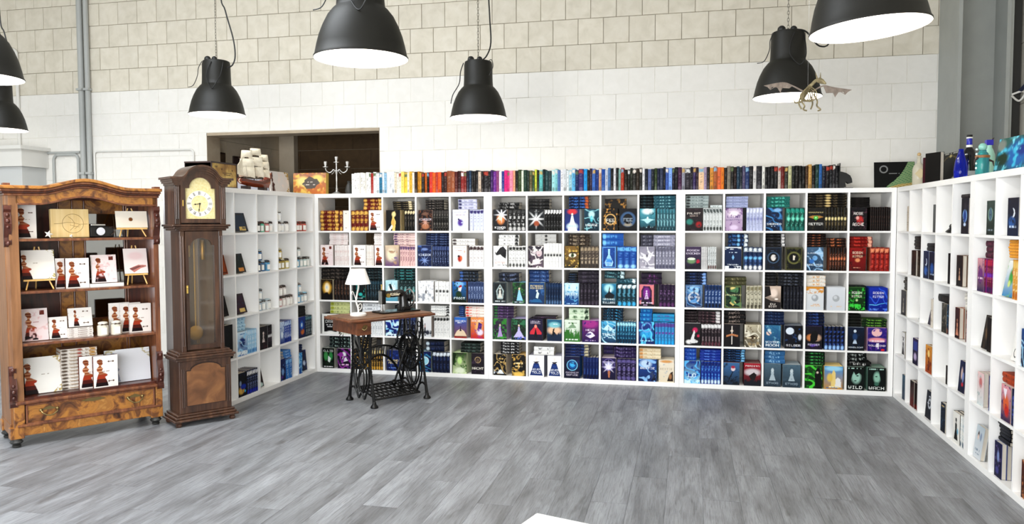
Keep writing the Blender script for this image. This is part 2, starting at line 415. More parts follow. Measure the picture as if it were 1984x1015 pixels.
struct(MB().box(-6.2, -2.4, -11.2, .64, 5, 5.15).box(1.2, 6.6, -11.2, .64, 5, 5.15).box(-2.4, 1.2, -11.2, -6.1, 5, 5.15).box(-2.4, 1.2, -3.1, .64, 5, 5.15).build('ceiling', M['ceiling']))
struct(MB().box(-2.4, 1.2, -4.63, -4.57, 5.02, 5.1).box(-1.23, -1.17, -6.1, -3.1, 5.02, 5.1).box(-.03, .03, -6.1, -3.1, 5.02, 5.1).build('window_added_skylight', M['steel_grey']))  # bars of an unseen skylight, added to brighten the left floor
def brick_wall_mat():
    m, nt, b = new_mat('grey_block_courses'); N = nt.nodes; L = nt.links
    t = N.new('ShaderNodeTexBrick'); tc = N.new('ShaderNodeTexCoord'); mp = N.new('ShaderNodeMapping'); mp.inputs['Rotation'].default_value = (PI/2, 0, PI/2)
    L.new(tc.outputs['Object'], mp.inputs['Vector']); L.new(mp.outputs[0], t.inputs['Vector'])
    t.inputs['Scale'].default_value = 1; t.inputs['Brick Width'].default_value = .5; t.inputs['Row Height'].default_value = .2485; t.inputs['Mortar Size'].default_value = .004
    t.inputs['Color1'].default_value = rgba('d3cec2'); t.inputs['Color2'].default_value = rgba('cdc7ba'); t.inputs['Mortar'].default_value = rgba('918a7c')
    L.new(t.outputs['Color'], b.inputs['Base Color']); b.inputs['Roughness'].default_value = .9
    return m
struct(MB().box(6.4, 6.6, -11.2, YW, 0, 5).build('wall_right', brick_wall_mat()))
def window_wall(name, horiz, pos, th, a0, a1, w0, w1, z0, z1, wname):
    m = MB()
    def B(a, b, c, d):
        if horiz: m.box(a, b, pos, pos+th, c, d)
        else: m.box(pos, pos+th, a, b, c, d)
    B(a0, w0, 0, 5); B(w1, a1, 0, 5); B(w0, w1, 0, z0); B(w0, w1, z1, 5)
    struct(m.build(name, M['plaster']))
    f = MB()
    n = 5
    for i in range(n+1):
        a = w0+(w1-w0-.06)*i/n
        if horiz: f.box(a, a+.06, pos+.05, pos+.11, z0, z1)
        else: f.box(pos+.05, pos+.11, a, a+.06, z0, z1)
    for z in (z0, (z0+z1)/2, z1-.06):
        if horiz: f.box(w0, w1, pos+.05, pos+.11, z, z+.06)
        else: f.box(pos+.05, pos+.11, w0, w1, z, z+.06)
    struct(f.build(wname, M['steel_grey']))
window_wall('wall_left', False, -6.2, .2, -11.0, YW, -8.6, -4.6, .4, 3.8, 'window_1')
window_wall('wall_front', True, -9.0, .2, -6.2, 6.4, -1.7, 4.9, .3, 2.6, 'window_added_front')  # unseen front window, added low to light the back wall and shelves

# steel column in the back right corner (an I-section: two flanges and a web)
col = struct(MB().box(5.875, 5.905, -.12, .395, 0, 5).build('column', M['steel_grey']))
MB().box(5.905, 6.235, .14, .165, 0, 5).build('web', M['steel_grey'], col)
MB().box(6.235, 6.265, -.12, .395, 0, 5).build('flange', M['steel_grey'], col)
MB().box(6.29, 6.31, -.05, -.01, 0, 5).build('rail', plain('rail_light', 'b9bdb9', .4), col)
MB().box(6.33, 6.385, .0, .3, 0, 5).build('dark_strip', M['dark_clip'], col)  # dark strip between the column and the right wall
# soffit boxing at the far left
struct(MB().box(-6.0, -3.56, .02, .395, 2.17, 2.36).box(-6.0, -3.53, -.02, .395, 2.36, 2.40).build('trim_2', M['conduit_white']))
struct(MB().box(-6.0, -3.60, .06, .395, 0, 2.168).build('trim_3', plain('grey_panel', 'c3c5c4', .6)))

# conduits on the back wall
def pipe(name, label, pts, r, mat, clips=()):
    o = thing(name, label, 'pipe', pts[0])
    q = [(p[0]-pts[0][0], p[1]-pts[0][1], p[2]-pts[0][2]) for p in pts]
    MB().tube(q, r, 10).build('tube', mat, o, True)
    for c in clips:
        MB().box(c[0]-pts[0][0]-r*1.15, c[0]-pts[0][0]+r*1.15, YW-r*2.4-pts[0][1], YW-pts[0][1], c[1]-.012-pts[0][2], c[1]+.012-pts[0][2]).build('clip', M['dark_clip'] if mat is not M['conduit'] else M['conduit'], o)
    return o
def arcpts(c, r, a0, a1, n=6):
    return [(c[0]+r*math.cos(math.radians(a0+(a1-a0)*i/n)), c[1], c[2]+r*math.sin(math.radians(a0+(a1-a0)*i/n))) for i in range(n+1)]
pipe('conduit_pipe', 'thicker grey vertical conduit on block wall, further from the clock', [(-3.055, YW-.035, .0), (-3.055, YW-.035, 5)], .033, M['conduit'], [(-3.055, 3.05), (-3.055, 2.1)])
pipe('conduit_pipe', 'grey vertical conduit on block wall, nearer the clock of the pair', [(-2.975, YW-.03, .0), (-2.975, YW-.03, 5)], .029, M['conduit'], [(-2.975, 3.05), (-2.975, 2.1)])
pipe('conduit_pipe', 'white elbowed pipe running down wall at far left edge', [(-4.9, YW-.02, 3.555), (-4.0, YW-.02, 3.555)]+arcpts((-4.0, YW-.02, 3.495), .06, 90, 0)+[(-3.94, YW-.02, 2.41)], .019, M['conduit_white'], [(-3.94, 3.27)])
pipe('conduit_pipe', 'short grey inverted-U conduit behind wooden cabinet', [(-3.475, YW-.02, 1.5)]+[(-3.475, YW-.02, 2.26)]+arcpts((-3.415, YW-.02, 2.26), .06, 180, 90)+arcpts((-3.2, YW-.02, 2.26), .06, 90, 0)+[(-3.14, YW-.02, 1.5)], .016, M['conduit'])
pipe('conduit_pipe', 'long thin white inverted-U conduit beside the grandfather clock', [(-2.925, YW-.015, 1.5), (-2.925, YW-.015, 2.31)]+arcpts((-2.885, YW-.015, 2.31), .04, 180, 90)+arcpts((-1.69, YW-.015, 2.30), .045, 90, 0)+[(-1.645, YW-.015, 1.5)], .011, M['conduit_white'])
pipe('conduit_pipe', 'straight thin grey conduit above inverted-U pipe', [(-3.75, YW-.016, 2.345), (-3.12, YW-.016, 2.345)], .014, M['conduit'])

# ------------------------------------------------------------------ bookcases
CELL = .3348; DIV = .0165; OUT = .04; SZ = 1.82; DEP = .39
UN = {}
def bookcase(key, label, origin, r, b):
    """r: local x in world, b: local y (into the shelf)"""
    rz = math.atan2(r[1], r[0])
    o = thing('bookcase', label, 'bookcase', origin, rz, 'white square-celled bookcases')
    MB().box(0, SZ, 0, DEP, SZ-OUT, SZ).build('top_panel', M['board'], o, bevel=.0015)
    MB().box(0, SZ, 0, DEP, 0, OUT).build('bottom_panel', M['board'], o, bevel=.0015)
    MB().box(0, OUT, .0005, DEP, OUT, SZ-OUT).build('side_panel', M['board'], o)
    MB().box(SZ-OUT, SZ, .0005, DEP, OUT, SZ-OUT).build('side_panel', M['board'], o)
    for k in range(4):
        x = OUT+CELL*(k+1)+DIV*k
        MB().box(x, x+DIV, .001, DEP, OUT, SZ-OUT).build('divider', M['board'], o)
    for k in range(4):
        z = OUT+CELL*(k+1)+DIV*k
        for c in range(5):
            x = OUT+(CELL+DIV)*c
            MB().box(x, x+CELL, .0015, DEP, z, z+DIV).build('shelf_board', M['board'], o)
    UN[key] = (np.array(origin, float), np.array((*r, 0), float), np.array((*b, 0), float))
bookcase('a', 'white square-celled bookcase on back wall behind the sewing table', (0, 0, 0), (1, 0), (0, 1))
bookcase('b', 'central white square-celled bookcase of the three on back wall', (1.821, 0, 0), (1, 0), (0, 1))
bookcase('c', 'white square-celled bookcase on back wall nearest the grey column', (3.642, 0, 0), (1, 0), (0, 1))
bookcase('l', 'white square-celled bookcase of candle jars beside the grandfather clock', (.002, -1.823, 0), (0, 1), (-1, 0))
bookcase('r', 'white square-celled side bookcase under the glass bottles, adjoining back corner', (XR+.012, -.001, 0), (0, -1), (1, 0))
bookcase('s', 'white square-celled side bookcase at the right picture edge', (XR+.012, -1.823, 0), (0, -1), (1, 0))
UNAME = {'a': 'bookcase behind sewing table', 'b': 'central back bookcase', 'c': 'back bookcase nearest column', 'l': 'jar bookcase beside clock', 'r': 'side bookcase under bottles', 's': 'picture-edge side bookcase'}
ROWN = ['top', 'second', 'middle', 'fourth', 'bottom']; COLN = ['first', 'second', 'third', 'fourth', 'fifth']
ORD = ['first', 'second', 'third', 'fourth', 'fifth', 'sixth', 'seventh', 'eighth', 'ninth', 'tenth', 'eleventh', 'twelfth']
NUM = ['zero', 'one', 'two', 'three', 'four', 'five', 'six', 'seven', 'eight', 'nine', 'ten', 'eleven', 'twelve']
def cell_org(row, colm): return OUT+(CELL+DIV)*colm, OUT+(CELL+DIV)*(4-row)
def wpt(u, x, y, z):
    o, r, b = UN[u]; return o+r*x+b*y+np.array((0, 0, z))

# ------------------------------------------------------------------ pendant lamps
def pendant(loc, label, tilt=(0, 0), cable=0):
    o = thing('pendant_lamp', label, 'lamp', loc, 0, 'dark bell-shaped pendant lamps'); o.rotation_euler = (tilt[0], tilt[1], 0)
    R = .235
    prof = [(R+.006, -.004), (R+.006, .004), (R, .012), (.225, .06), (.212, .11), (.193, .16), (.168, .21), (.14, .245), (.128, .255), (.124, .262), (.121, .30), (.118, .44), (.112, .462), (.1, .468), (0, .47)]
    MB().lathe(prof, 48, cap=False).build('shade', M['pendant'], o, True)
    inn = [(R+.004, -.004), (R-.006, .010), (.218, .06), (.205, .11), (.186, .16), (.16, .21), (.13, .24), (.06, .25), (0, .25)]
    MB().lathe(inn, 48, cap=False).build('lining', M['pendant_in'], o, True)
    MB().sphere((0, 0, .14), .06, 20, 12).build('bulb', M['bulb'], o, True)
    MB().lathe([(.022, .19), (.022, .25)], 16).build('socket', M['white_enamel'], o, True)
    ch = MB(); z = .48; k = 0; top = 5.0-loc[2]
    while z < top and z < 2.3:
        pts = []
        for q in range(8):
            a = 2*PI*q/8; u, v = .007*math.cos(a), .016*math.sin(a)
            pts.append((u, 0, z+v) if k % 2 else (0, u, z+v))
        ch.tube(pts, .0022, 4, closed=True); z += .025; k += 1
    ch.tube([(0, 0, 2.25), (0, 0, top)], .003, 5)
    ch.build('chain', M['chain'], o, True)
    MB().tube([(0, 0, .465), (.02, 0, .475), (0, 0, .495), (-.02, 0, .475)], .004, 6, closed=True).build('hook', M['chain'], o, True)
    if cable == 0: pts = [(.11, -.02, .40), (.17, -.02, .42), (.2, -.02, .50), (.17, 0, .66), (.1, 0, .9), (.05, 0, 1.15), (.04, 0, top)]
    elif cable == 1: pts = [(.05, -.1, .45), (.09, -.06, .5), (.11, 0, .62), (.1, 0, .85), (.09, 0, 1.2), (.09, 0, top)]
    else: pts = [(.05, -.1, .46), (.12, -.05, .45), (.22, .02, .36), (.3, .05, .42), (.3, .05, .8), (.25, .05, 1.4), (.2, 0, top)]
    def smooth(P, n=5):
        out = []
        for i in range(len(P)-1):
            p0, p1, p2, p3 = [Vector(P[max(0, min(len(P)-1, j))]) for j in (i-1, i, i+1, i+2)]
            for k in range(n):
                t = k/n
                out.append(.5*((2*p1)+(p2-p0)*t+(2*p0-5*p1+4*p2-p3)*t*t+(3*p1-p0-3*p2+p3)*t**3))
        return out+[Vector(P[-1])]
    MB().tube(smooth(pts), .006, 6).build('cable', M['cable'], o, True)
    loopA = [(-.12, -.03, .455), (-.14, -.05, .38), (-.15, -.06, .28), (-.205, -.06, .19), (-.23, -.04, .12)] if cable == 1 else [(.03, -.12, .44), (.0, -.135, .36), (.0, -.14, .28), (.06, -.165, .2), (.1, -.16, .25), (.11, -.1, .34), (.1, -.05, .45)]
    MB().tube(smooth(loopA), .004, 6).build('loose_wire', M['cable'], o, True)
    MB().tube(smooth([(-.1, -.06, .46), (-.13, -.07, .4), (-.135, -.08, .33), (-.17, -.09, .25), (-.22, -.09, .235)] if cable != 1 else [(.1, -.06, .45), (.135, -.08, .46), (.15, -.09, .4), (.12, -.1, .33)]), .003, 6).build('loose_wire', M['cable'], o, True)
    MB().sphere((-.05, -.05, .475), .03, 8, 6).sphere((.03, -.07, .47), .025, 8, 6).build('wire_knot', M['cable'], o, True)
    l = bpy.data.lights.new('lamp_light', 'POINT'); l.energy = 20; l.color = (1, .93, .82); l.shadow_soft_size = .06
    lo = bpy.data.objects.new('lamp_light', l); COL.objects.link(lo); lo.parent = o; lo.location = (0, 0, .06)
    return o
pendant((-.359, -1.103, 2.485), 'dark bell pendant lamp hanging over the model ship and doorway')
pendant((2.061, -3.509, 2.373), 'large near pendant lamp, second from the left in the front row')
pendant((1.977, -.904, 2.41), 'dark bell pendant lamp hanging over the middle of the book row', cable=1)
pendant((4.404, -1.268, 2.434), 'dark bell pendant lamp hanging behind the winged skeleton figure', cable=2)
pendant((4.449, -3.695, 2.345), 'large near pendant lamp cut by the top edge beside grey column', tilt=(.0, -.07), cable=2)
pendant((-.30, -3.55, 2.37), 'pendant lamp cut by the left edge, the upper nearer one')
pendant((-2.69, -1.1, 2.42), 'pendant lamp cut by the left edge, the lower farther one')
# ------------------------------------------------------------------ printed covers: a small painter that returns a colour for each (u, v)
FONT = dict(A='7E1111117E', B='7F49494936', C='3E41414122', D='7F4141413E', E='7F49494941', F='7F09090901', G='3E41415173', H='7F0808087F', I='00417F4100',
            J='2040413F01', K='7F08142241', L='7F40404040', M='7F021C027F', N='7F0408107F', O='3E4141413E', P='7F09090906', Q='3E4151215E', R='7F09192946',
            S='2649494932', T='03017F0103', U='3F4040403F', V='1F2040201F', W='3F4038403F', X='6314081463', Y='0304780403', Z='6159494D43')
def vnoise(u, v, sx, sy, seed):
    rs = np.random.RandomState(seed); g = rs.rand(int(sx*2)+4, int(sy)+4)
    x = u*sx; y = v*sy; i = x.astype(int); j = y.astype(int); fx = x-i; fy = y-j
    fx = fx*fx*(3-2*fx); fy = fy*fy*(3-2*fy)
    return (g[i, j]*(1-fx)+g[i+1, j]*fx)*(1-fy)+(g[i, j+1]*(1-fx)+g[i+1, j+1]*fx)*fy
def inpoly(u, v, P):
    r = np.zeros(u.shape, bool); n = len(P); j = n-1
    for i in range(n):
        xi, yi = P[i]; xj, yj = P[j]
        c = ((yi > v) != (yj > v)) & (u < (xj-xi)*(v-yi)/((yj-yi) or 1e-9)+xi)
        r ^= c; j = i
    return r
LADYPOLY = [(-.16, 0), (.26, 0), (.24, .10), (.20, .22), (.15, .33), (.22, .37), (.24, .41), (.19, .45), (.10, .50), (.05, .53), (.06, .58), (.09, .63), (.06, .68), (.025, .71), (.025, .75), (.06, .77), (.075, .80), (.09, .82), (.07, .85), (.085, .90), (.06, .95), (0, .985), (-.07, .97), (-.11, .92), (-.10, .86), (-.06, .81), (-.04, .76), (-.05, .72), (-.10, .68), (-.12, .62), (-.10, .55), (-.05, .50), (-.08, .42), (-.11, .32), (-.13, .2), (-.15, .1)]
def paint(spec, u, v, asp=1.5):
    col = np.zeros(u.shape+(3,))
    seed = sum(ord(ch)*(i+1) for i, ch in enumerate(spec)) % 99991
    def mixc(mask, c):
        nonlocal col
        m = np.clip(np.asarray(mask, float), 0, 1)[..., None]; col = col*(1-m)+np.array(hx(c))*m
    sm = lambda x: np.clip(x, 0, 1)
    def figure(cx, y0, h):
        y = (v-y0)/h; x = np.abs(u-cx)/h*1.0/(1.0)
        hw = np.where(y < .45, .24-.30*y, np.where(y < .72, .085+.03*np.sin((y-.45)*11), np.where(y < .8, .03, 0)))
        body = (y > 0) & (y < .8) & (x < hw*asp)
        head = ((u-cx)/h/asp*1.0)**2+((y-.88))**2 < .095**2
        return body | head, y
    toks = spec.split()
    for k, tok in enumerate([q for q in toks if q[0] != 't']+[q for q in toks if q[0] == 't']):
        op, a = tok[0], tok[1:].split(',')
        s = seed+k*17
        if op == 'g':
            c0, c1 = np.array(hx(a[0])), np.array(hx(a[1] if len(a) > 1 else a[0])); col = c0+(c1-c0)*sm(v)[..., None]
        elif op == 'n':
            amt = float(a[1])/100; sc = float(a[2]) if len(a) > 2 else 6
            n = .6*vnoise(u, v, sc, sc*asp, s)+.4*vnoise(u, v, sc*2.3, sc*2.3*asp, s+1)
            mixc((n-(.75-amt*.6))*5, a[0])
        elif op == 'N':      # noise limited to a band of v
            v0, v1 = float(a[1])/100, float(a[2])/100
            n = .6*vnoise(u, v, 6, 9, s)+.4*vnoise(u, v, 14, 20, s+1)
            mixc(sm((n-.42)*5)*((v > v0) & (v < v1)), a[0])
        elif op == 'd' or op == 'e':
            cx, cy, rx, ry = [float(x)/100 for x in a[:4]]; d = np.sqrt(((u-cx)/rx)**2+((v-cy)/ry)**2)
            mixc(sm((1-d)*2.2) if op == 'd' else sm((1-d)*12), a[4])
        elif op == 'o':
            cx, cy, r, w = [float(x)/100 for x in a[:4]]; d = np.sqrt((u-cx)**2+((v-cy)*asp)**2); mixc(sm(1.4-np.abs(d-r)/w), a[4])
        elif op == 'r':
            x0, y0, x1, y1 = [float(x)/100 for x in a[:4]]; mixc((u >= x0) & (u <= x1) & (v >= y0) & (v <= y1), a[4])
        elif op == 't':
            txt = a[0]; cy, h, w = [float(x)/100 for x in a[1:4]]; n = len(txt)*6-1
            x = np.floor((u-.5+w/2)/w*n).astype(int); y = np.floor((1-(v-cy+h/2)/h)*7).astype(int)
            ok = (x >= 0) & (x < n) & (y >= 0) & (y < 7); m = np.zeros(u.shape)
            bits = np.zeros((n+1, 8))
            for q, ch in enumerate(txt):
                if ch in FONT:
                    for c in range(5):
                        b = int(FONT[ch][2*c:2*c+2], 16)
                        for rr in range(7): bits[q*6+c, rr] = (b >> rr) & 1
            m[ok] = bits[x[ok], y[ok]]; mixc(m, a[4])
        elif op == 'l':
            cy, w, h = [float(x)/100 for x in a[:3]]; n = vnoise(u, v*0, 22, 1, s)
            mixc((np.abs(v-cy) < h/2) & (np.abs(u-.5) < w/2) & (n > .36), a[3])
        elif op == 'q':      # lettering running along a spine
            v0, v1 = float(a[0])/100, float(a[1])/100; n = vnoise(u*2, v, 2, 26, s)
            mixc(((v > v0) & (v < v1) & (np.abs(u-.5) < .3) & (n > .5))*.7, a[2])
        elif op == 'f':
            m, y = figure(float(a[0])/100, float(a[1])/100, float(a[2])/100); mixc(m, a[3])
        elif op == 'k':      # banded brown silhouette of a lady in profile
            cx, y0, h = float(a[0])/100, float(a[1])/100, float(a[2])/100; y = (v-y0)/h
            m = inpoly((u-cx)/(h*asp)*(1.0 if asp > 1 else 1.35), y, LADYPOLY)
            mixc(m, a[3] if len(a) > 3 else '9c5836'); st = (np.sin(y*60) > .55)
            mixc(m & st & (y > .45), 'd8a880' if len(a) < 5 else a[4]); mixc(m & (y < .42), 'a84428' if len(a) < 5 else a[3]); mixc(m & (y < .27), '5a241c' if len(a) < 5 else a[3]); mixc(m & (y > .8) & (np.sin(y*90) > 0), '6a3018' if len(a) < 5 else a[3])
            mixc(m & (y < .14), '241418' if len(a) < 5 else a[3])
        elif op == 'x':      # small ornament
            cx, cy = float(a[0])/100, float(a[1])/100; c = a[2] if len(a) > 2 else '6a5040'
            mixc(((np.abs(u-cx) < .13) & (np.abs(v-cy) < .012)) | (((np.abs(u-cx-.09)+np.abs(v-cy)*asp) < .045)) | ((np.abs(u-cx+.09)+np.abs(v-cy)*asp) < .045), c)
        elif op == 'm':
            cx, cy, r = [float(x)/100 for x in a[:3]]; d1 = np.sqrt((u-cx)**2+((v-cy)*asp)**2); d2 = np.sqrt((u-cx+r*.45)**2+((v-cy-.02)*asp)**2)
            mixc((d1 < r) & (d2 > r*.85), a[3])
        elif op == 'p':
            P = [(float(a[i])/100, float(a[i+1])/100) for i in range(1, len(a), 2)]; mixc(inpoly(u, v, P), a[0])
        elif op == 'P':      # a scaly field inside an outline
            P = [(float(a[i])/100, float(a[i+1])/100) for i in range(2, len(a), 2)]; k_ = inpoly(u, v, P); mixc(k_, a[0]); mixc(k_*sm((np.sin(u*95+v*60)*np.sin(v*70/asp*2-u*50)+.1)*2), a[1])
        elif op == 's':
            cx, cy, r = [float(x)/100 for x in a[:3]]; an = np.arctan2((v-cy)*asp, u-cx); d = np.sqrt((u-cx)**2+((v-cy)*asp)**2)
            mixc(sm(1-d/r*(1.3-.6*np.cos(an*8)))*1.5, a[3])
        elif op == 'w':
            ph = vnoise(u, v, 3, 4, s)*9; mixc(sm((np.sin(u*7+v*9*asp+ph)-(1-float(a[1])/50))*3), a[0])
        elif op == 'b':      # frame line
            w = float(a[0])/100; e = np.minimum(np.minimum(u, 1-u), np.minimum(v, 1-v)*asp); mixc((e > w) & (e < w+.035), a[1])
        elif op == 'c':      # corner flourishes
            for X in (0, 1):
                for Y in (0, 1):
                    if len(a) > 1 and str(X*2+Y) not in a[1]: continue
                    e = np.abs(u-X)+np.abs(v-Y)*asp; n = vnoise(u, v, 26, 30, s); mixc((e < .24) & (e > .05) & (n > .5), a[0])
        elif op == 'z':      # city / forest skyline along the foot
            h = float(a[1])/100; n = vnoise(u, v*0, 16, 1, s)*.7+vnoise(u, v*0, 5, 1, s+3)*.5; mixc(v < h*(.3+n), a[0])
    return np.clip(col, 0, 1)**1.18*.92
def spine_spec(s):
    a = s.split('/')+['-']*5; base, txt, top, mid, bot = a[:5]
    t = 'g%s,%s n%s,14,3' % (base, base, txt if txt != '-' else base)
    if top != '-': t += ' N%s,78,97 d50,88,45,9,%s' % (top, top)
    if mid != '-': t += ' d50,52,45,9,%s' % mid
    if bot != '-': t += ' d50,10,45,12,%s' % bot
    if txt != '-': t += ' q22,46,%s q56,76,%s' % (txt, txt)
    return t
def cname(h):
    import colorsys
    h = h if len(h) == 6 else ''.join(c*2 for c in h)
    r, g, b = [int(h[i:i+2], 16)/255 for i in (0, 2, 4)]; H, S_, V = colorsys.rgb_to_hsv(r, g, b); H *= 360
    if V < .2: return 'black'
    if S_ < .16: return 'white' if V > .82 else 'pale-grey' if V > .6 else 'grey' if V > .35 else 'dark-grey'
    n = 'red' if H < 15 or H >= 345 else 'brown' if H < 45 and V < .62 else 'orange' if H < 38 else 'yellow' if H < 66 else 'green' if H < 165 else 'teal' if H < 196 else 'blue' if H < 252 else 'purple' if H < 300 else 'pink'
    if V < .42 and n != 'brown': n = 'dark-'+n
    elif V > .72 and S_ < .45: n = 'pale-'+n
    return n

# ------------------------------------------------------------------ books
_cache = {}
def grid_face(o, du, dv, nu, nv, spec, asp):
    U, V = np.meshgrid(np.linspace(0, 1, nu+1), np.linspace(0, 1, nv+1), indexing='ij')
    P = np.array(o)+U[..., None]*np.array(du)+V[..., None]*np.array(dv)
    Cc = paint(spec, U, V, asp)
    idx = np.arange((nu+1)*(nv+1)).reshape(nu+1, nv+1)
    F = np.stack([idx[:-1, :-1], idx[1:, :-1], idx[1:, 1:], idx[:-1, 1:]], -1).reshape(-1, 4)
    return P.reshape(-1, 3), F, Cc.reshape(-1, 3)
def book_arrays(W, T, H, cover, spine, res=1, simple=False):
    """closed U-shaped cover: spine on x=0, front board on y=0, back board on y=T; returns cover and page arrays"""
    key = (round(W, 4), round(T, 4), round(H, 4), cover, spine, res, simple)
    if key in _cache: return key, _cache[key]
    t = .002
    vs, fs, cs = [], [], []; n = 0
    def put(P, F, Cc):
        nonlocal n
        vs.append(P); fs.append(F+n); cs.append(Cc); n += len(P)
    def quad(pts, c): put(np.array(pts, float), np.array([[0, 1, 2, 3]]), np.tile(c, (4, 1)))
    mid = paint(spine or cover, np.array([.5, .5, .5]), np.array([.2, .5, .8])).mean(0)
    if cover and not simple: put(*grid_face((0, 0, 0), (W, 0, 0), (0, 0, H), int(34*res), int(34*res*H/W), cover, H/W)); 
    else: quad([(0, 0, 0), (W, 0, 0), (W, 0, H), (0, 0, H)], mid)
    if spine and not simple:
        nw = 5 if T < .06 else 9
        P, F, Cc = grid_face((0, T, 0), (0, -T, 0), (0, 0, H), nw, 44, spine, H/T)
        # lightly rounded back
        uu = (P[:, 1]/T-.5)*2; P[:, 0] = -.004*(1-uu*uu)
        put(P, F, Cc)
    else: quad([(0, T, 0), (0, 0, 0), (0, 0, H), (0, T, H)], mid)
    quad([(W, T, 0), (0, T, 0), (0, T, H), (W, T, H)], mid)
    quad([(W, t, 0), (t, t, 0), (t, t, H), (W, t, H)], mid); quad([(t, T-t, 0), (W, T-t, 0), (W, T-t, H), (t, T-t, H)], mid); quad([(t, t, 0), (t, T-t, 0), (t, T-t, H), (t, t, H)], mid)
    for z, fl in ((0, 1), (H, 0)):
        for q in ([(0, 0), (W, 0), (W, t), (t, t)], [(0, 0), (t, t), (t, T-t), (0, T)], [(0, T), (t, T-t), (W, T-t), (W, T)]):
            p = [(x, y, z) for x, y in q]; quad(p[::-1] if fl else p, mid)
    quad([(W, 0, 0), (W, t, 0), (W, t, H), (W, 0, H)], mid); quad([(W, T-t, 0), (W, T, 0), (W, T, H), (W, T-t, H)], mid)
    cov = (np.concatenate(vs), np.concatenate(fs), np.concatenate(cs))
    b = MB().box(t, W-.003, t, T-t, .0025, H-.0025)
    pg = (np.array(b.v), np.array(b.f))
    _cache[key] = (cov, pg)
    return key, _cache[key]
_mesh = {}
def set_mesh(me, V, F, Cc=None):
    me.from_pydata(V.tolist(), [], F.tolist()); me.update()
    if Cc is not None:
        a = me.color_attributes.new('print', 'FLOAT_COLOR', 'POINT'); a.data.foreach_set('color', np.c_[Cc, np.ones(len(Cc))].ravel())
def book_meshes(key):
    if key not in _mesh:
        cov, pg = _cache[key]
        a = bpy.data.meshes.new('book'); set_mesh(a, *cov); a.materials.append(M['print'])
        p = bpy.data.meshes.new('pages'); set_mesh(p, *pg); p.materials.append(M['pages'])
        _mesh[key] = (a, p)
    return _mesh[key]
BOOKS = []      # (area, key, 4x4, label, group)
def put_book(W, T, H, cover, spine, org, X, Y, Z, label, group, face='F', loose=False, res=1, area=None):
    key, _ = book_arrays(W, T, H, cover, spine, res, simple=loose)
    m = np.eye(4); m[:3, 0] = X; m[:3, 1] = Y; m[:3, 2] = Z; m[:3, 3] = org
    q = [(0, 0, 0), (W, 0, 0), (W, 0, H), (0, 0, H)] if face == 'F' else [(0, 0, 0), (0, T, 0), (0, T, H), (0, 0, H)]
    p = pix([(m@np.array((*c, 1)))[:3] for c in q])
    p[:, 0] = np.clip(p[:, 0], 0, 1984)
    ar = .5*abs(sum(p[i, 0]*p[(i+1) % 4, 1]-p[(i+1) % 4, 0]*p[i, 1] for i in range(4)))
    if face == 'F': ar *= 3
    BOOKS.append((0 if loose else (area or ar), key, m, label, group))
ZU = np.array((0, 0, 1.0))
def F(x0, x1, desc, art, h=62, sp=None, lean=0, dep=.012, back=6, T=.026): return ('F', x0, x1, desc, art, h, sp, lean, dep, back, T)
def S(x0, x1, n, sp, h=62): return ('S', x0, x1, n, sp, h)
def H(x0, x1, z1, n, sp, z0=62.5, dep=.03): return ('H', x0, x1, z1, n, sp, z0, dep)
def B(u, row, colm, *items):
    cx, cz = cell_org(row, colm); o, r, b = UN[u]; K = CELL/100
    where = '%s row, %s column, %s' % (ROWN[row], COLN[colm], UNAME[u])
    for it in items:
        if it[0] == 'F':
            _, x0, x1, desc, art, h, sp, lean, dep, back, T = it
            W = (x1-x0)*K; Hh = h*K-random.uniform(0, .003); sps = spine_spec(sp) if sp else None
            la = math.radians(lean); Yv = b*math.cos(la)-ZU*math.sin(la); Zv = ZU*math.cos(la)+b*math.sin(la)
            dz = T*math.sin(la)+.0006
            lab = '%s facing out, %s' % (desc, where)
            if len(lab.split()) > 16: lab = '%s, %s' % (desc, where)
            put_book(W, T, Hh, art, sps, wpt(u, cx+x0*K, dep, cz+dz), r, Yv, Zv, lab, 'books facing out on the shelves', res=1.7 if (' t' in art or ' k' in art) else 1.1)
            if lean == 0:
                for k in range(back):
                    if dep+(k+2)*(T+.002) > .36: break
                    put_book(W, T, Hh, None, art if not sp else sps, wpt(u, cx+x0*K, dep+(k+1)*(T+.002), cz+.0006), r, b, ZU, None, None, loose=True)
        elif it[0] == 'S':
            _, x0, x1, n, sp, h = it; t = (x1-x0)*K/n
            for k in range(n):
                lab = '%s from left of %s upright %s spines, %s' % (ORD[k], NUM[n], cname(sp.split('/')[0]), where) if n > 1 else 'single upright %s spine, %s' % (cname(sp.split('/')[0]), where)
                put_book(.135, t-.0012, h*K-random.choice([0, .0015, .003]), None, spine_spec(sp), wpt(u, cx+x0*K+t*(k+1)-.0006, .012+random.uniform(0, .008), cz+.0006), b, -r, ZU, lab, 'books standing spine out', 'S')
        elif it[0] == 'H':
            _, x0, x1, z1, n, sp, z0, dep = it; t = (z1-z0)*K/n
            for k in range(n):
                lab = '%s from top of %s stacked %s books, %s' % (ORD[n-1-k], NUM[n], cname(sp.split('/')[0]), where) if n > 1 else 'single lying %s book, %s' % (cname(sp.split('/')[0]), where)
                j = random.uniform(-.006, .006)
                put_book(.135, t-.0008, (x1-x0)*K-.004, None, spine_spec(sp), wpt(u, cx+x0*K+.002+max(0, min(j, .004)), dep+random.uniform(0, .012), cz+z0*K+t*k+.0004), b, ZU, r, lab, 'books lying in stacks', 'S')
# ------------------------------------------------------------------ what stands in each cell, row by row
LADY = 'gf4efea,f6f2ee k28,3,88 x72,80 x72,18 l50,30,2,b9a9a0'
LADYP = 'gf0dfe0,f4e8e6 k28,3,88 r70,80,88,94,7a3a30 l58,30,2,c08a8a n e8c8c8,20'.replace('n e8', 'ne8')
LEA = '6a1c14/d9b060/e0b860/c89a48/e0b860'
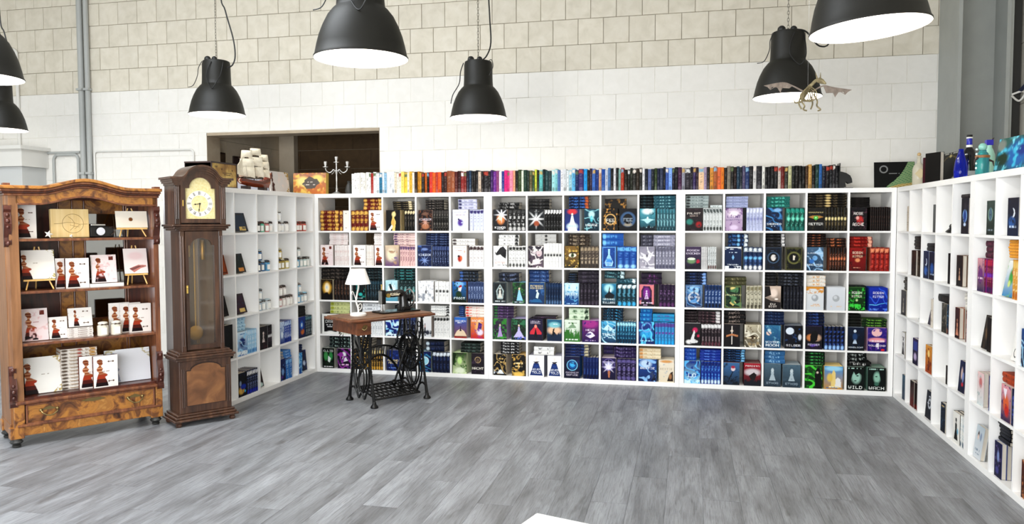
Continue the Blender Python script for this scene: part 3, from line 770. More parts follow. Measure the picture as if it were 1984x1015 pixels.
# --- bookcase behind the sewing table
B('a', 0, 0, H(3, 66, 62, 5, LEA, z0=.2, dep=.015), S(68, 78, 1, LEA), F(80, 98, 'white ornamented book edge', 'gf0ece6,e8e2da x50,85 x50,14', back=0))
B('a', 0, 1, H(38, 99, 97, 3, LEA), S(1, 56, 4, LEA), F(58, 99, 'white lady-silhouette book', LADY))
B('a', 0, 2, H(27, 90, 88, 4, '14100e/8a7a5a/e8d8b0'), F(8, 52, 'black book with golden hand', 'g0d0a08,161010 p e8c878,45,0,62,0,70,45,58,60,64,95,50,90,44,60,36,40'.replace('p e8', 'pe8')+' d55,80,18,15,f0dca0 d50,40,14,22,d8b060 p f4efe6,10,0,30,0,48,22,40,30'.replace('p f4', 'pf4')), S(66, 98, 4, '100d0c/6a6258/ead8b0'))
B('a', 0, 3, H(24, 82, 92, 4, '1a1614/8a8078'), F(5, 47, 'dark brown title book', 'g2a1c18,1a1416 n7a4a30,30,8 tKINGDOM,55,11,88,d8d0d8 d50,22,35,18,b07858 s50,40,25,caa090 d50,82,30,10,7a5a4a'), S(50, 98, 6, '1a1817/8a8680/4a4644'))
B('a', 0, 4, H(20, 78, 92, 3, 'c9cbe0/7a7aa0/-/-/22205a'), F(5, 52, 'lavender book with purple heart', 'gd8dcec,e6e8f2 lWAR,88,60,4'.split(' l')[0]+' tWARRIOR,88,7,80,b0b0c8 d50,38,22,20,5a3a9a d44,48,10,8,4a2a80 e38,55,5,4,2a2050 l75,60,4,b8a8b8 n c8c8e0,15'.replace('n c8', 'nc8')), S(57, 98, 4, 'd4d8ea/9a9ab8/3a3070'))
B('a', 1, 0, H(30, 92, 98, 7, 'ece4e2/c8a8a8'), F(4, 45, 'blush lady-silhouette book', LADYP), S(50, 98, 9, 'efe9e6/d8b8b4'))
B('a', 1, 1, H(70, 99, 97, 6, 'ece6e2/c8b4b0'), F(6, 47, 'white lady-silhouette book', LADY), S(48, 72, 5, 'efeae4/c9b9ac'), F(75, 99, 'half-hidden lady-silhouette book', 'gf0dfe0,f4e8e6 k46,3,88', back=0))
B('a', 1, 2, H(28, 98, 98, 5, 'e6cdc8/6a3a50/-/-/4a2a60'), F(4, 47, 'cream and violet book', 'g6a4a78,d8c4a8 d45,55,45,40,eadfc4 d50,68,25,8,b89a80 d75,40,15,6,7a6890 l72,50,4,9a7a68 n c0a078,20'.replace('n c0', 'nc0')), S(50, 98, 6, 'e4c4c0/8a5060/4a2a6a'))
B('a', 1, 3, H(24, 98, 98, 5, '1a2444/6a80b0'), F(2, 44, 'navy title book with crest', 'g16224a,1c2c58 n4a6aa8,22,8 tKINGDOM,55,11,88,d8e0f0 s50,28,30,8aa0d0 d50,82,30,8,7a90c0'), S(46, 98, 7, '1a2444/8090b8/4a5a88'))
B('a', 1, 4, H(2, 72, 82, 2, 'e9e7e4/b0a8a8/-/-/3a2a2a', dep=.02), F(5, 47, 'white book with red heart', 'gf4f2ee,f0eeea tWARRIOR,90,7,80,c8b8b0 l76,60,4,c8a8a0 d50,38,20,20,b03020 d42,50,10,7,3a1c20 d60,40,10,14,d87040 d85,72,8,8,d8c0b0'), S(55, 98, 4, 'f0eeec/b8b0b0/3a1c20'))
B('a', 2, 0, H(2, 98, 96, 3, '120e0c/6a6058'), F(4, 42, 'black book with golden glow', 'g1a1008,241808 n6a4a18,30,6 d52,58,45,38,e8b84a d52,60,26,28,fff2d0 d50,30,14,10,201008 z0c0806,30 d50,62,8,10,d0e0f0'), S(46, 98, 5, '1a1210/7a5a48/2a1a14'))
B('a', 2, 1, H(42, 98, 97, 4, '0e1618/4a7078'), F(4, 44, 'black-teal figure book', 'g081214,0c1a1c n2a9a90,26,7 f50,10,60,0a0c10 d60,30,20,10,3ab8b0 d40,60,14,18,2a8a88 l12,60,4,a8c8c8'), S(48, 98, 6, '101a1e/4a6a78/2a4a58'))
B('a', 2, 2, H(30, 98, 97, 4, '0c1a1c/4aa0a0'), F(4, 42, 'pale teal book, dark bird', 'g4a90a8,bfe4ea d50,55,45,40,e8f8fa p0c1820,25,80,45,85,60,55,85,25,60,30,40,55 d60,40,16,12,10222c n6ab0c0,20'), S(47, 98, 4, '16282a/8ab8b8/-/5aa8a8/2a6a6a'))
B('a', 2, 3, F(2, 50, 'white book with grey tower', 'gf2f2f2,f6f6f6 p3a3a44,47,40,54,40,51,80 d50,48,7,10,4a4a50 n b8bcc4,22,9 N9aa0ac,4,40'.replace('n b8', 'nb8')), S(54, 98, 4, 'f2f2f0/c0c0c0/-/3a3a3a'))
B('a', 2, 4, H(22, 80, 92, 3, '161a20/5a6a80/-/-/4a70b0'), F(3, 45, 'blue book with green foreground', 'g143018,2a70b8 d50,88,40,16,8ac0f0 p f4f0f0,40,70,70,76,60,52,42,56'.replace('p f4', 'pf4')+' pb02020,44,78,66,86,68,74,50,72 n1a4020,24 d45,40,28,20,203c1c tFROST,20,10,80,e0eef0 z0c1c10,24'), S(50, 98, 6, '4a5a80/a8b8d8/2a3a60/-/1a2038'))
B('a', 3, 0, H(30, 95, 98, 3, 'cfd49a/8a9060/-/-/a0a830'), F(6, 60, 'white and black title book', 'ge8e8e4,f0f0ec r12,12,88,88,141414 tDRAC,62,14,60,e8e8e4 l45,50,4,d0d0d0 l36,40,4,d0d0d0 d50,8,30,10,f4f4f0'), S(66, 98, 4, 'dcdcd0/8a8a7a/c8cc9a'))
B('a', 3, 1, H(30, 98, 96, 3, 'e6e8ea/7a8088'), F(5, 45, 'plain white script book', 'gf0f2f2,f4f4f4 l70,60,4,8a9098 l60,50,3,a8aeb4 d50,30,20,12,d8dce0'), S(50, 98, 6, 'eceeee/9aa0a8'))
B('a', 3, 2, H(30, 72, 92, 3, '10141c/c8d0d8'), F(3, 45, 'blue splashing-water book', 'g0a1a58,16309a n9ad8f8,38,6 wd8f4ff,26 l8,70,5,e0f0ff'), S(50, 98, 5, '141c38/8a98b8/3a4a80'))
B('a', 3, 3, H(38, 98, 94, 4, 'eeeeec/b8b8b8/202020'), F(2, 42, 'white book with dark spire', 'gdfe2e6,f2f2f2 p14141c,42,20,58,20,52,60,50,78,48,60 pa05030,47,44,54,44,50,66 N2a2e3a,6,30 d30,20,20,12,3a3e4c d70,22,20,14,3a3e4c'), S(50, 98, 5, 'f0f0ee/c4c4c4/181818'))
B('a', 3, 4, H(20, 38, 94, 5, '1c3a70/7a9ac8'), H(40, 98, 94, 4, 'f0e8e0/e05038/-/-/d83828'), F(8, 46, 'sky blue book, sand figure', 'g8a5038,2a60b0 d50,90,60,20,3a78c8 pe8d4b8,0,10,100,10,80,34,50,46,20,34 f50,34,24,3a2a38 tASCHEN,82,10,84,f4f0e8 l74,50,4,e0e0e0 z9a2a20,8'), F(58, 98, 'orange and purple book', 'gc02828,e89a58 d60,55,35,40,f0b878 p4a2a78,48,30,80,35,85,70,60,78 d70,30,30,18,e8e0f0 tASCHEN,84,10,84,f4f0e8 n8a4098,18'))
B('a', 4, 0, H(25, 95, 97, 3, '10181a/a8c0b8'), F(5, 44, 'black-green CLLID title book', 'g081008,0c1410 d30,60,22,28,4a9a58 d72,60,20,26,3a9050 p dce8e0,45,35,62,25,72,50,60,56,50,62'.replace('p dc', 'pdc')+' tCLLID,86,11,80,d8dcd8 l7,76,4,e0e0e0 N1a3020,10,30'), F(55, 98, 'purple book, white figure', 'g241030,141018 d50,70,20,18,f0eef4 pe8e4ee,25,30,80,40,60,62,40,56 w9a3aa0,30 l20,70,8,e0b8d8 n5a2a70,26'))
B('a', 4, 1, H(20, 60, 96, 4, '1a140e/d8b878'), F(4, 26, 'black-gold book edge', 'g14100c,1a1410 ncaa058,30,6', back=1), S(28, 98, 9, '1c150e/caa050/e8d49a/-/d8a848'))
B('a', 4, 2, H(30, 72, 96, 5, '14161a/dadada'), F(5, 45, 'blue book with cream title', 'g0c1a4a,142a68 n2a4a98,26 tFRIEND,50,9,84,f0e0a8 tFEUER,38,9,70,f0e0a8 l14,80,5,6a8ad0'), S(50, 98, 5, '10141c/8a90a0'))
B('a', 4, 3, H(22, 80, 92, 2, '101c38/3a4a78/-/-/d8e8f0', dep=.03), F(2, 40, 'navy book with glowing disc', 'g0a1640,10225a e50,55,30,22,a8dcec o50,55,30,3,e0f4fa w4a9ac0,16 n2a4a98,18 l12,60,3,6a8ac0'), S(44, 98, 5, '0e1834/3a4a78/e8f0f8'))
B('a', 4, 4, H(25, 85, 90, 3, '1a2420/5a7068'), F(3, 45, 'green forest path book', 'g d0e0b0,1c2c14'.replace('g d0', 'gd0')+' n3a6a20,34,7 d50,62,22,22,c8e89a d50,15,45,18,e8f0d8 p1c3010,10,40,20,80,26,90,16,100,0,100,0,40'), F(60, 98, 'dark book with script title', 'g1c1420,241a24 o50,68,22,3,b8a078 d50,66,14,10,7a6448 tNACHT,28,12,90,f0ece0 n4a3a50,18'))
# --- central back bookcase
B('b', 0, 0, H(17, 78, 82, 2, '121212/b8b8b8'), F(3, 44, 'black book, orange burst', 'g141416,202226 d55,55,35,30,d88a50 s60,75,45,e8e8ee d50,60,14,14,f8e0c0 ND0,5,30'.split(' ND')[0]+' tKINGS,16,9,76,f4f4f4 l8,50,4,d0d0d0'), S(47, 98, 4, '1a1a1a/e0e0e0/4a4a4a/-/c8c8c8'))
B('b', 0, 1, H(2, 62, 91, 3, '0e0e10/5a5a5a/-/-/-'), F(2, 47, 'black starburst book', 'g0c0e12,14181c s50,55,50,f0f2f4 d52,35,22,16,a85838 d50,60,6,14,ffffff n3a4248,14 l90,40,3,8a8a8a'), S(49, 98, 6, '121212/7a7a7a/f0f0f0'))
B('b', 0, 2, H(12, 70, 97, 4, '101a3a/4a8ae0/c86a30'), F(2, 44, 'blue book, white gown', 'g1a3a8a,2a3468 d50,88,40,16,d84048 pf4f8fc,20,0,85,0,62,48,56,70,44,70,38,48 e50,76,7,6,f8e8e0 d50,20,45,22,e8f6fc tMAGIE,22,8,70,8ac4e8'), F(57, 98, 'teal jellyfish HERZ book', 'g0a2c3c,0c4a60 d50,75,26,20,c8f4f8 d50,55,12,18,5ac8d8 wa8e8f0,12 tHERZ,27,10,80,f0f8f8 l14,60,4,8ac0c8'))
B('b', 0, 3, F(8, 68, 'tall black-gold upright book behind', 'g120e0a,18120c nb88a48,28,9 e50,80,22,10,201a14', h=90, dep=.075, back=0), F(5, 46, 'black-gold FEE ring book', 'g14100c,1a140e nd8a050,30,8 e50,52,32,30,14110e o50,52,34,4,e0b878 tFEE,48,14,56,f4efe4 l35,40,4,d8d0c0', back=1), F(50, 98, 'black FEE moon-ring book', 'g08080c,0c0c12 o50,52,36,8,4a6a90 d50,28,30,10,a8a090 e50,54,28,24,0a0c12 tFEE,50,14,54,a8b4c0 l36,36,4,8a94a0', back=1))
B('b', 0, 4, H(2, 37, 97, 4, '0c1418/3a5a60'), H(38, 98, 97, 4, '2a5a68/9ad0d8'), F(2, 44, 'teal winged-angel book', 'g0c3040,5ab0c0 d50,88,45,18,e8f8f8 pbfeaf0,5,50,40,55,50,62,60,55,95,50,70,44,50,30,30,44 e50,56,6,8,dff6f8 n1a5060,20 l16,76,5,d8f0f4 z08202c,20'), S(48, 98, 6, '3a6470/9ad0d8/4a8a98/-/2a4a54'))
B('b', 1, 0, H(17, 78, 94, 3, 'eeeeec/4a4a4a/202020'), F(3, 44, 'white wolf-head book', 'gf0f0ee,f4f4f2 p2a2a2c,15,62,50,92,72,98,95,80,90,40,70,48,50,60,25,55 n1a1a1a,8 d80,60,16,16,16161a lWO,5'.split(' l')[0]+' tGOTTER,20,9,76,d8b0a8 l10,60,3,8a8a8a'), S(48, 98, 5, 'f2f2f0/9a9a9a/282828/-/3a3a3a'))
B('b', 1, 1, H(12, 75, 95, 3, 'f0f0ee/d0d0d0/-/2a2a2a', dep=.165), F(2, 45, 'grey-mauve two-faces book', 'g6a5a68,3a3440 e32,72,20,18,cfc4c8 e72,68,20,18,d8c8cc d70,58,10,4,b06078 p e8e0e0,20,10,90,20,70,44,30,36'.replace('p e8', 'pe8')+' w f0ece8,30'.replace('w f0', 'wf0')+' n241c28,26'), S(46, 98, 6, 'f2f2f0/d0d0ce/-/161616/-', h=70))
B('b', 1, 2, H(10, 72, 95, 3, '3a3028/b0a08a'), F(2, 42, 'golden-green eye book', 'g4a3c1c,8a6a30 nd8b860,32,6 e55,58,28,10,f0e8d8 e55,58,11,10,5a6a3a e55,58,5,5,14100a d60,70,40,5,3a2a14 l6,76,6,2a2418 n2a4030,20'), S(46, 98, 5, '5a5048/c8b8a0/a89880/-/3a3430'))
B('b', 1, 3, H(2, 62, 98, 2, '1c5aa8/6ab0e8/-/-/8ad0ff', dep=.012), F(2, 42, 'blue glass-vase book', 'g0e3a80,1a50a0 pa8d8f8,42,88,58,88,56,62,80,28,72,10,28,10,20,28,44,62 d50,30,26,18,4a9ae0 tSTERN,24,8,46,d8f0ff n3a7ac8,18 b4,8ac8f8'), S(45, 98, 3, '1c50a0/5a98d8/7ac0f0/-/a8dcff'))
B('b', 1, 4, H(3, 37, 94, 3, '4a4a58/a0a0b0'), H(38, 98, 94, 3, '9a9aac/e0e0ec'), F(1, 43, 'grey-lavender bird book', 'gb8b4c0,9a98a8 pecebf2,5,75,45,62,50,55,56,62,95,80,70,40,50,30,30,42 d50,58,8,8,2a2a30 wf4f4f8,24 l8,70,5,e8e8f0 n8a8898,20'), S(45, 98, 6, '8a8a9c/d8d8e6/6a6a7c/-/5a5a70'))
B('b', 2, 0, H(17, 78, 88, 2, '141a28/7a88a8'), F(3, 42, 'black ornamental-frame book', 'g14181c,1c2428 pa8b8b8,50,92,80,60,72,20,28,20,20,60 p182024,50,84,70,58,64,26,36,26,30,58 f50,26,50,d8d8d0 l10,76,6,c8d0d0 b4,4a5a60'), F(60, 98, 'dark book, pale-blue gown', 'g142a30,1c3428 n3a7a3a,30,7 p9ad0e8,30,14,80,14,64,44,56,64,46,64 e52,70,7,6,e8d0b8 l8,70,4,c8d8e0'))
B('b', 2, 1, H(2, 60, 97, 3, '1c3a6a/6a90c8'), F(3, 48, 'blue RABEN title book', 'g14345c,1c4a7c n3a6aa0,20 tRABEN,84,8,80,e8d8a0 tKONIGIN,74,8,84,e8d8a0 p d8f0ec,44,30,58,26,66,50,54,60,48,46'.replace('p d8', 'pd8')+' d52,62,8,6,f0f8f4 p2a6a9a,10,8,90,8,70,24,30,24'), S(52, 98, 6, '1a2c48/4a6a90/2a4468/-/5a7aa0'))
B('b', 2, 2, H(10, 36, 90, 4, '0c1018/3a5a80'), H(38, 98, 97, 3, '2a2430/5a5264'), F(1, 42, 'pale-blue GEIST title book', 'g1a5a9a,bfe4f4 d50,80,60,30,d8f0fa tGEIST,50,10,80,e8f4f8 l62,60,4,4a90b8 z0e4a88,40 n6ab8e0,22 l6,70,4,a8d0f0'), S(45, 98, 5, '221c28/6a6070/-/-/4a4050'))
B('b', 2, 3, H(8, 66, 97, 2, '1a3a44/7ab0b8/d8f0f4', z0=76), H(42, 98, 75.8, 1, '1c4a58/8ac8d8/e8f8fc'), F(2, 42, 'cyan-black TULLARS title book', 'g06141c,2a8ab0 d50,80,40,24,b8ecf4 p06141c,20,45,45,60,55,92,62,60,90,50,80,30,30,30 d62,70,8,10,e8fafc tGESANG,30,8,84,d8ecf0 tTULLARS,14,9,88,e8f4f8'), S(46, 98, 4, '143844/6ab0c8/e8f8fc/-/4ab8e8'))
B('b', 2, 4, H(5, 62, 92, 2, '2a1c34/8a4a90'), F(1, 42, 'magenta gateway book', 'g180c20,2a1034 pe08a90,2,10,14,10,14,70,30,92,70,92,86,70,86,10,98,10,98,100,2,100 d50,60,30,34,8a2a98 f50,34,40,e0c8e8 n5a1a70,22 l16,80,6,e8d8ec l7,50,4,c8a8d0'), F(46, 52, 'black narrow book', 'g08060a,0c0a10', back=1), S(55, 98, 4, '2c1c38/8a6a98/-/-/6a3a70'))
B('b', 3, 0, H(2, 62, 97, 4, '3a2a48/8a6aa0/-/-/3a7a40'), F(2, 42, 'green-purple gown forest book', 'g2a1a38,3a2a44 n3a8a3a,34,7 pb8a0d0,30,10,72,10,58,42,54,62,44,62,42,42 e50,68,6,5,f0d8c8 N4aa040,2,14 N3a8838,70,98'), F(56, 98, 'dark green white-gown book', 'g18241c,243828 n2a6a40,28,7 pc8c0e8,15,12,92,10,62,44,58,62,48,62,44,42 e53,68,6,5,f0d8c8 N3a7a58,72,98 N5a6ac0,2,16'))
B('b', 3, 1, H(14, 80, 69, 1, '241a2c/6a4a6a'), F(2, 43, 'navy book, red tent', 'g1c1638,241a40 pd03848,10,40,50,72,92,38,92,28,10,28 p100a18,36,12,64,12,50,60 d50,66,12,10,f8a088 tRACHE,90,6,70,d8d0e0 tENGEL,82,6,70,d8d0e0 z1a1430,16'), F(56, 98, 'teal sunset crouching-figure book', 'g101830,2a6a8a d50,50,60,24,f0c8a8 d50,75,50,18,8ac8d0 p0c101c,40,55,52,60,48,44,66,30,60,12,40,20,34,10,24,10,36,36 z182a48,28 l78,50,4,e8f0f0'))
B('b', 3, 2, H(12, 70, 95, 2, 'd8e8d0/3a6a3a/203a24/-/-'), F(1, 45, 'white-green forest book', 'g2a6a2a,e8f0e4 d50,70,60,40,dfeadc z3a7a30,50 n4a8a40,18 l86,60,4,3a5a38 p8aa888,20,60,80,64,60,80,40,76 l10,80,6,e0ece0'), F(52, 98, 'purple white-lotus book', 'g241050,7a2a78 d50,85,60,24,a83a90 tHEXE,56,9,56,f0e0f4 pf0e8fa,20,30,36,44,50,50,64,44,80,30,50,18 n3a1a78,24 l8,64,4,c8b0d8'))
B('b', 3, 3, H(5, 62, 97, 4, '16283a/4ab8e8/-/-/-'), F(1, 42, 'blue mountain TRAUM book', 'g0a2a50,5ab8e0 pd0f0fa,10,60,45,86,60,74,92,62,60,54 w b8e4f4,20'.replace('w b8', 'wb8')+' tTRAUM,38,11,84,e8f6fc l24,70,5,c8e4f0 n1a4a80,24'), S(45, 98, 7, '1c4a6a/6ac8e8/b8ecf8/-/0e2438'))
B('b', 3, 4, H(3, 37, 98, 3, '1a6ab0/4ac0f0'), H(38, 98, 84, 2, '2a9ac8/6a4aa0'), F(1, 43, 'blue-cyan swirling book', 'g0e2a6a,2a4a98 d50,45,50,24,3ab0e8 w6ad8ff,24 o50,75,30,3,8ab0e8 l14,80,6,a8d8f4 n1a3a80,22'), S(45, 98, 6, '3a8ac0/5ac0f0/6a4a9a/7a4aa8/2ab0e8'))
B('b', 4, 0, H(22, 78, 97, 4, '101014/e8e8e8'), F(3, 40, 'black gold-script skyline book', 'g0a0c14,0c0c12 nb8985a,12,7 w d8b878,14'.replace('w d8', 'wd8')+' l78,60,6,d8b878 l62,56,6,d8b878 N e8f0f8,8,26'.replace('N e8', 'Ne8')+' d60,16,14,10,f0f4f8 r0,0,100,5,060608'), F(57, 98, 'black book with gold splashes', 'g12100e,16120e nd8b060,30,6 l60,60,6,f0dca8 l44,50,5,f0dca8 d50,8,50,14,e8c468'))
_NT = 'gf2f2f2,f6f6f6 p1c3a78,34,64,64,64,92,6,8,6 p f0ece8,42,70,58,70,56,90,44,90'.replace('p f0', 'pf0')+' p3a3440,30,70,70,72,56,62,44,62 tNEVER,34,9,60,f0f4fa tTOLD,20,11,56,f0f4fa d50,50,20,7,2a4a90'
B('b', 4, 1, H(15, 75, 86, 2, 'eeeeec/3a3a40'), F(2, 47, 'first white NEVER TOLD book', _NT), F(57, 98, 'second white NEVER TOLD book', _NT+' r0,0,1,1,fff'))
B('b', 4, 2, H(2, 72, 97, 4, '121c48/3a5aa0/c8c0a0'), F(2, 45, 'navy book with blue orb', 'g0c1030,141840 d52,62,32,24,1a6ab0 e52,64,18,12,4ab8e8 o50,60,34,3,8ad0f0 tEWIGKEIT,26,7,84,d0c8d8 tGEFUGE,15,8,76,d0c8d8 n2a2a60,22'), S(55, 98, 5, '16245a/3a5a98/2a3a70/-/0c1430'))
B('b', 4, 3, H(6, 35, 97, 2, '241a44/4a3a78', z0=72), H(36, 98, 94, 3, '2a1c4a/8a7ab0'), F(2, 42, 'purple glowing-hand book', 'g181038,2a1e58 d50,62,32,24,c8c8f0 s50,58,40,f4f0ff pb87858,48,10,58,10,62,36,52,48,44,36 o50,70,40,2,8a7ac0 tABENDSTERN,82,5,86,d8d0f0'), S(46, 98, 4, '241a40/8a80b0/6a6098/6a6098/6a6098'))
B('b', 4, 4, H(1, 62, 92, 3, 'e8dcc0/c8a878/-/-/d89a58'), F(1, 50, 'blue wolf BESTIE book', 'g0e2458,2a5aa8 d40,80,40,24,c8e0f8 w9ac8f4,24 p1a2038,60,5,95,5,88,50,70,40 d75,30,16,20,3a4a70 tBESTIE,60,10,80,f0f4fa n1a3a80,24'), F(56, 98, 'cream wolf BESTIE book', 'ge8dcc4,f0e8d8 nb8c0c8,14 tBESTIE,60,10,80,c8b8a0 p3a2a20,55,4,95,4,92,50,78,44,66,28 d76,26,12,16,b08058 d50,94,50,8,e0a868'))
# --- back bookcase nearest the grey column
B('c', 0, 0, H(1, 62, 96, 4, 'a8b4b4/4a5858/-/-/202424'), H(66, 98, 70, 1, 'd8e0e0/5a6868', z0=62.5), F(1, 45, 'dark PALAST book, red rose', 'g241c20,2e2428 tPALAST,78,9,80,d8d0c8 d25,40,26,16,3a8a80 d80,28,22,16,a82428 n4a3a40,22 l66,50,4,a89890'), S(48, 98, 6, 'd8dcdc/8a9494/4a5454/-/2a3030'))
B('c', 0, 1, H(2, 60, 93, 4, 'a8b0d0/6a70a0'), F(1, 46, 'lilac LICHT SCHATTEN book', 'gb8a0c0,c8b8d0 d50,75,40,18,f4e8f0 tLICHT,62,10,76,6a5a88 tSCHATTEN,48,8,90,6a5a88 n8a6a9a,22 d50,15,30,14,e0d0e8 c6a4a7a'), F(48, 53, 'thin black book', 'g0c0a10,0e0c14', back=1), S(56, 98, 5, 'c4cae4/8a90b8/e4e8f4/8a90c0/-'))
B('c', 0, 2, H(2, 62, 92, 3, '1c6a64/6ad0c0'), F(1, 43, 'dark-blue SMARAGD book', 'g0a1c38,122c50 w4a90c8,22 tSMARAGD,30,9,86,e8f0f8 l20,50,4,c8d8e8 n2a5a90,22 d70,90,30,10,8ab8e0'), S(53, 98, 4, '165048/6ad0b8/2a9a88/8ae8d0/2a7a70'))
B('c', 0, 3, H(1, 98, 97, 5, '16120e/7a6a50/-/e0c890'), F(1, 43, 'black RETTER book, green gem', 'g141414,1a1814 tSCHICKSALS,80,6,86,c8b888 pb88a48,5,60,45,50,50,44,55,50,95,60,70,66,30,66 e50,56,14,9,4ab850 e50,57,6,4,b8f0a8 tRETTER,30,10,84,e8e8e4 n3a3428,18'), S(44, 98, 7, '1c1812/8a7a58/-/f0e0a8/-'))
B('c', 0, 4, H(4, 50, 88, 5, '0e0c0c/3a3232'), F(1, 42, 'black book, red-white script', 'g120e12,18141a d60,45,24,22,c83a38 tROSE,74,12,56,f4ece8 tASCHE,28,12,66,f4ece8 n5a3a48,20 d45,55,12,10,e8b0a8'), S(50, 98, 9, '1a1210/5a4038/-/-/-'))
B('c', 1, 0, F(1, 43, 'dark-purple KNOCHEN title book', 'g2a2038,4a3a5a tROSEN,84,8,76,e0d8e8 tKNOCHEN,70,9,88,e0d8e8 d40,36,34,14,7a9a70 e40,46,26,6,e8f0e0 d82,34,14,12,b82848 z241c2c,22'), S(44, 60, 5, 'e4e4e4/a8a8a8/-/-/-'), S(61, 84, 4, 'd8dcdc/8a9090/-/-/5a2a20'))
B('c', 1, 1, H(8, 62, 97, 3, '14284a/4a80c0/e8f0f4/8ac8f0/-'), F(1, 44, 'navy white-drip book', 'g14284a,182e58 N e8f0f4,88,100 Nf0f4f8,0,16'.replace('N e8', 'Ne8')+' p8ac0e8,50,66,58,54,50,42,42,54 l76,50,4,c8d8e8 tTRANE,22,7,70,e8f0f8 r0,0,100,5,f0f4f8 r0,96,100,100,e8eef4'), S(50, 98, 4, '162c54/5a80b8/e8f0f4/8ad0f8/f0f4f8'))
B('c', 1, 2, H(2, 52, 97, 4, '0c0c10/4a4a52/d8d8d8'), F(1, 42, 'black book, oval portrait', 'g0a1220,0e1828 o50,54,34,4,4a6480 e50,54,26,22,080a10 e50,54,16,14,e4e0dc n1c3050,18 l84,40,3,4a6480 b4,2a4058'), F(52, 95, 'black-gold oval mask book', 'g12140e,181a12 o50,54,34,5,7a7a48 e50,54,24,20,0a0a08 p e8e0d0,44,66,58,62,54,44,46,44'.replace('p e8', 'pe8')+' n4a4a2a,22 b4,6a6a40'))
B('c', 1, 3, H(1, 48, 97, 5, '1c1210/b06a48'), H(49, 98, 86, 3, '241612/c87a50'), F(1, 42, 'steel-blue WACHTER title book', 'g24405c,4a6a88 w a8d0f0,26'.replace('w a8', 'wa8')+' tSCHICKSALS,76,6,90,e0e8f0 tWACHTER,24,8,90,d8e8f4 e50,54,16,11,7ab0e0 d30,40,20,12,3a78c0 n6a8098,22'), S(57, 98, 6, '241814/a86a50/-/e08a60/-'))
B('c', 1, 4, H(1, 58, 90, 3, '7a1410/d84838/f0b8a0'), F(1, 42, 'red ROBIN title book', 'g6a0c0c,9a1814 tROBIN,78,11,60,f8e8d0 tRITTER,62,9,60,f0d8b8 d50,46,18,10,e8a070 n4a0808,24 l14,50,4,d89880'), S(52, 98, 4, '8a1814/d85040/f0a078/-/-'))
B('c', 2, 0, H(1, 60, 96, 4, '10182c/3a5a98/9ac0f8'), F(3, 48, 'blue round-emblem book', 'g142c58,4a80b8 d50,80,45,22,a8d4f0 o50,44,30,5,d8dce0 tWELTEN,46,7,70,e8e8e8 w6aa8e0,18 n1a3a70,22 b4,8a98b0'), S(54, 98, 5, '2a4a80/c8dcf4/1a2c50/-/101828'))
B('c', 2, 1, H(1, 58, 84, 2, '4a4a30/a8a078'), F(1, 46, 'green IMAGINATIO title book', 'g14281c,1c3424 d50,88,20,10,e8d890 tIMAGINATIO,60,8,94,d8dca8 pd8c880,30,24,50,40,70,24,50,10 w5a8a60,20 n3a5a38,22 b4,8a8a58'), S(58, 98, 4, 'c8c4b0/3a3a30/8a8468/-/4a4638'))
B('c', 2, 2, H(1, 30, 97, 4, '0e0e12/4a4a50'), H(34, 98, 97, 4, '16181e/6a7080'), F(1, 42, 'cream-face black-foot book', 'g1c1818,d8c4b4 d55,70,30,24,f0e0d4 p1a1414,0,50,40,62,30,100,0,100 p201a1a,0,0,100,0,100,30,40,36,0,50 d72,44,14,5,f8f0e8 tDU,22,8,30,e8e0d8 tBIST,12,8,50,e8e0d8'), S(48, 98, 6, '141620/4a4e5c/-/-/-'))
B('c', 2, 3, H(1, 50, 92, 3, 'e8e4dc/d8a050'), F(1, 45, 'white book with gold drips', 'gd8dce0,e4e8ea Nd89838,70,100 r0,92,100,100,d89838 e50,52,20,15,b0b4b8 e46,56,10,8,d8dce0 l18,60,4,e8c8a0 l24,50,3,e0b890'), F(53, 98, 'plain white silver-ball book', 'gd4d8de,dfe3e8 e50,52,20,15,b4b8bc e46,56,10,8,d4d8dc l18,60,4,e8d0b0'))
B('c', 2, 4, H(1, 44, 66, 1, '142018/3a5a40'), F(1, 42, 'green ROBIN title book', 'g082808,124814 n3ac040,28,7 tROBIN,78,10,60,f0f8e8 tRITTER,62,9,60,e8f0d8 d50,46,9,7,c8e0a8 N4ad850,4,30'), F(52, 96, 'royal-blue ROBIN title book', 'g0c2890,1838b0 tROBIN,78,10,60,f4f4f8 tRITTER,62,9,60,e8ecf8 p6ac0f0,0,26,40,24,60,30,100,36,100,38,60,33,40,28,0,30 w3a6ae0,18 N6a98f0,4,12'))
B('c', 3, 0, H(1, 34, 95, 4, '1c1418/5a484c'), H(36, 98, 95, 4, '2a1c24/8a6a70/e8e4e4'), F(1, 44, 'dark book, pink blossom', 'g1a181c,26242a d66,70,20,14,d02868 pe8e8e8,35,20,60,70,66,60,60,30,85,20,80,12,40,10 d30,16,26,12,f0f0f0 d86,44,10,8,c83058 n3a383e,16'), S(46, 98, 6, '2c242a/9a8a8e/f0f0f0/-/6a3a48'))
B('c', 3, 1, H(1, 58, 97, 3, '0c0a0a/a89890'), F(1, 43, 'black sword-banner book', 'g140e14,1a141a pf0e8e0,48,92,52,92,54,10,47,10 pc88a60,14,50,50,58,88,52,86,44,50,50,16,42 d50,70,12,6,e8d8c8 n2a2026,18'), F(55, 98, 'cream city with roses book', 'g4a4238,c8c0a8 w f0ecdc,18 p4a3a24,10,40,50,56,90,40,90,36,10,36'.replace('w f0', 'wf0')+' n6a5a40,26,8 d30,14,14,9,a89878 d56,12,14,9,a89878 d80,18,12,9,a89878 l42,70,5,e8dcc0'))
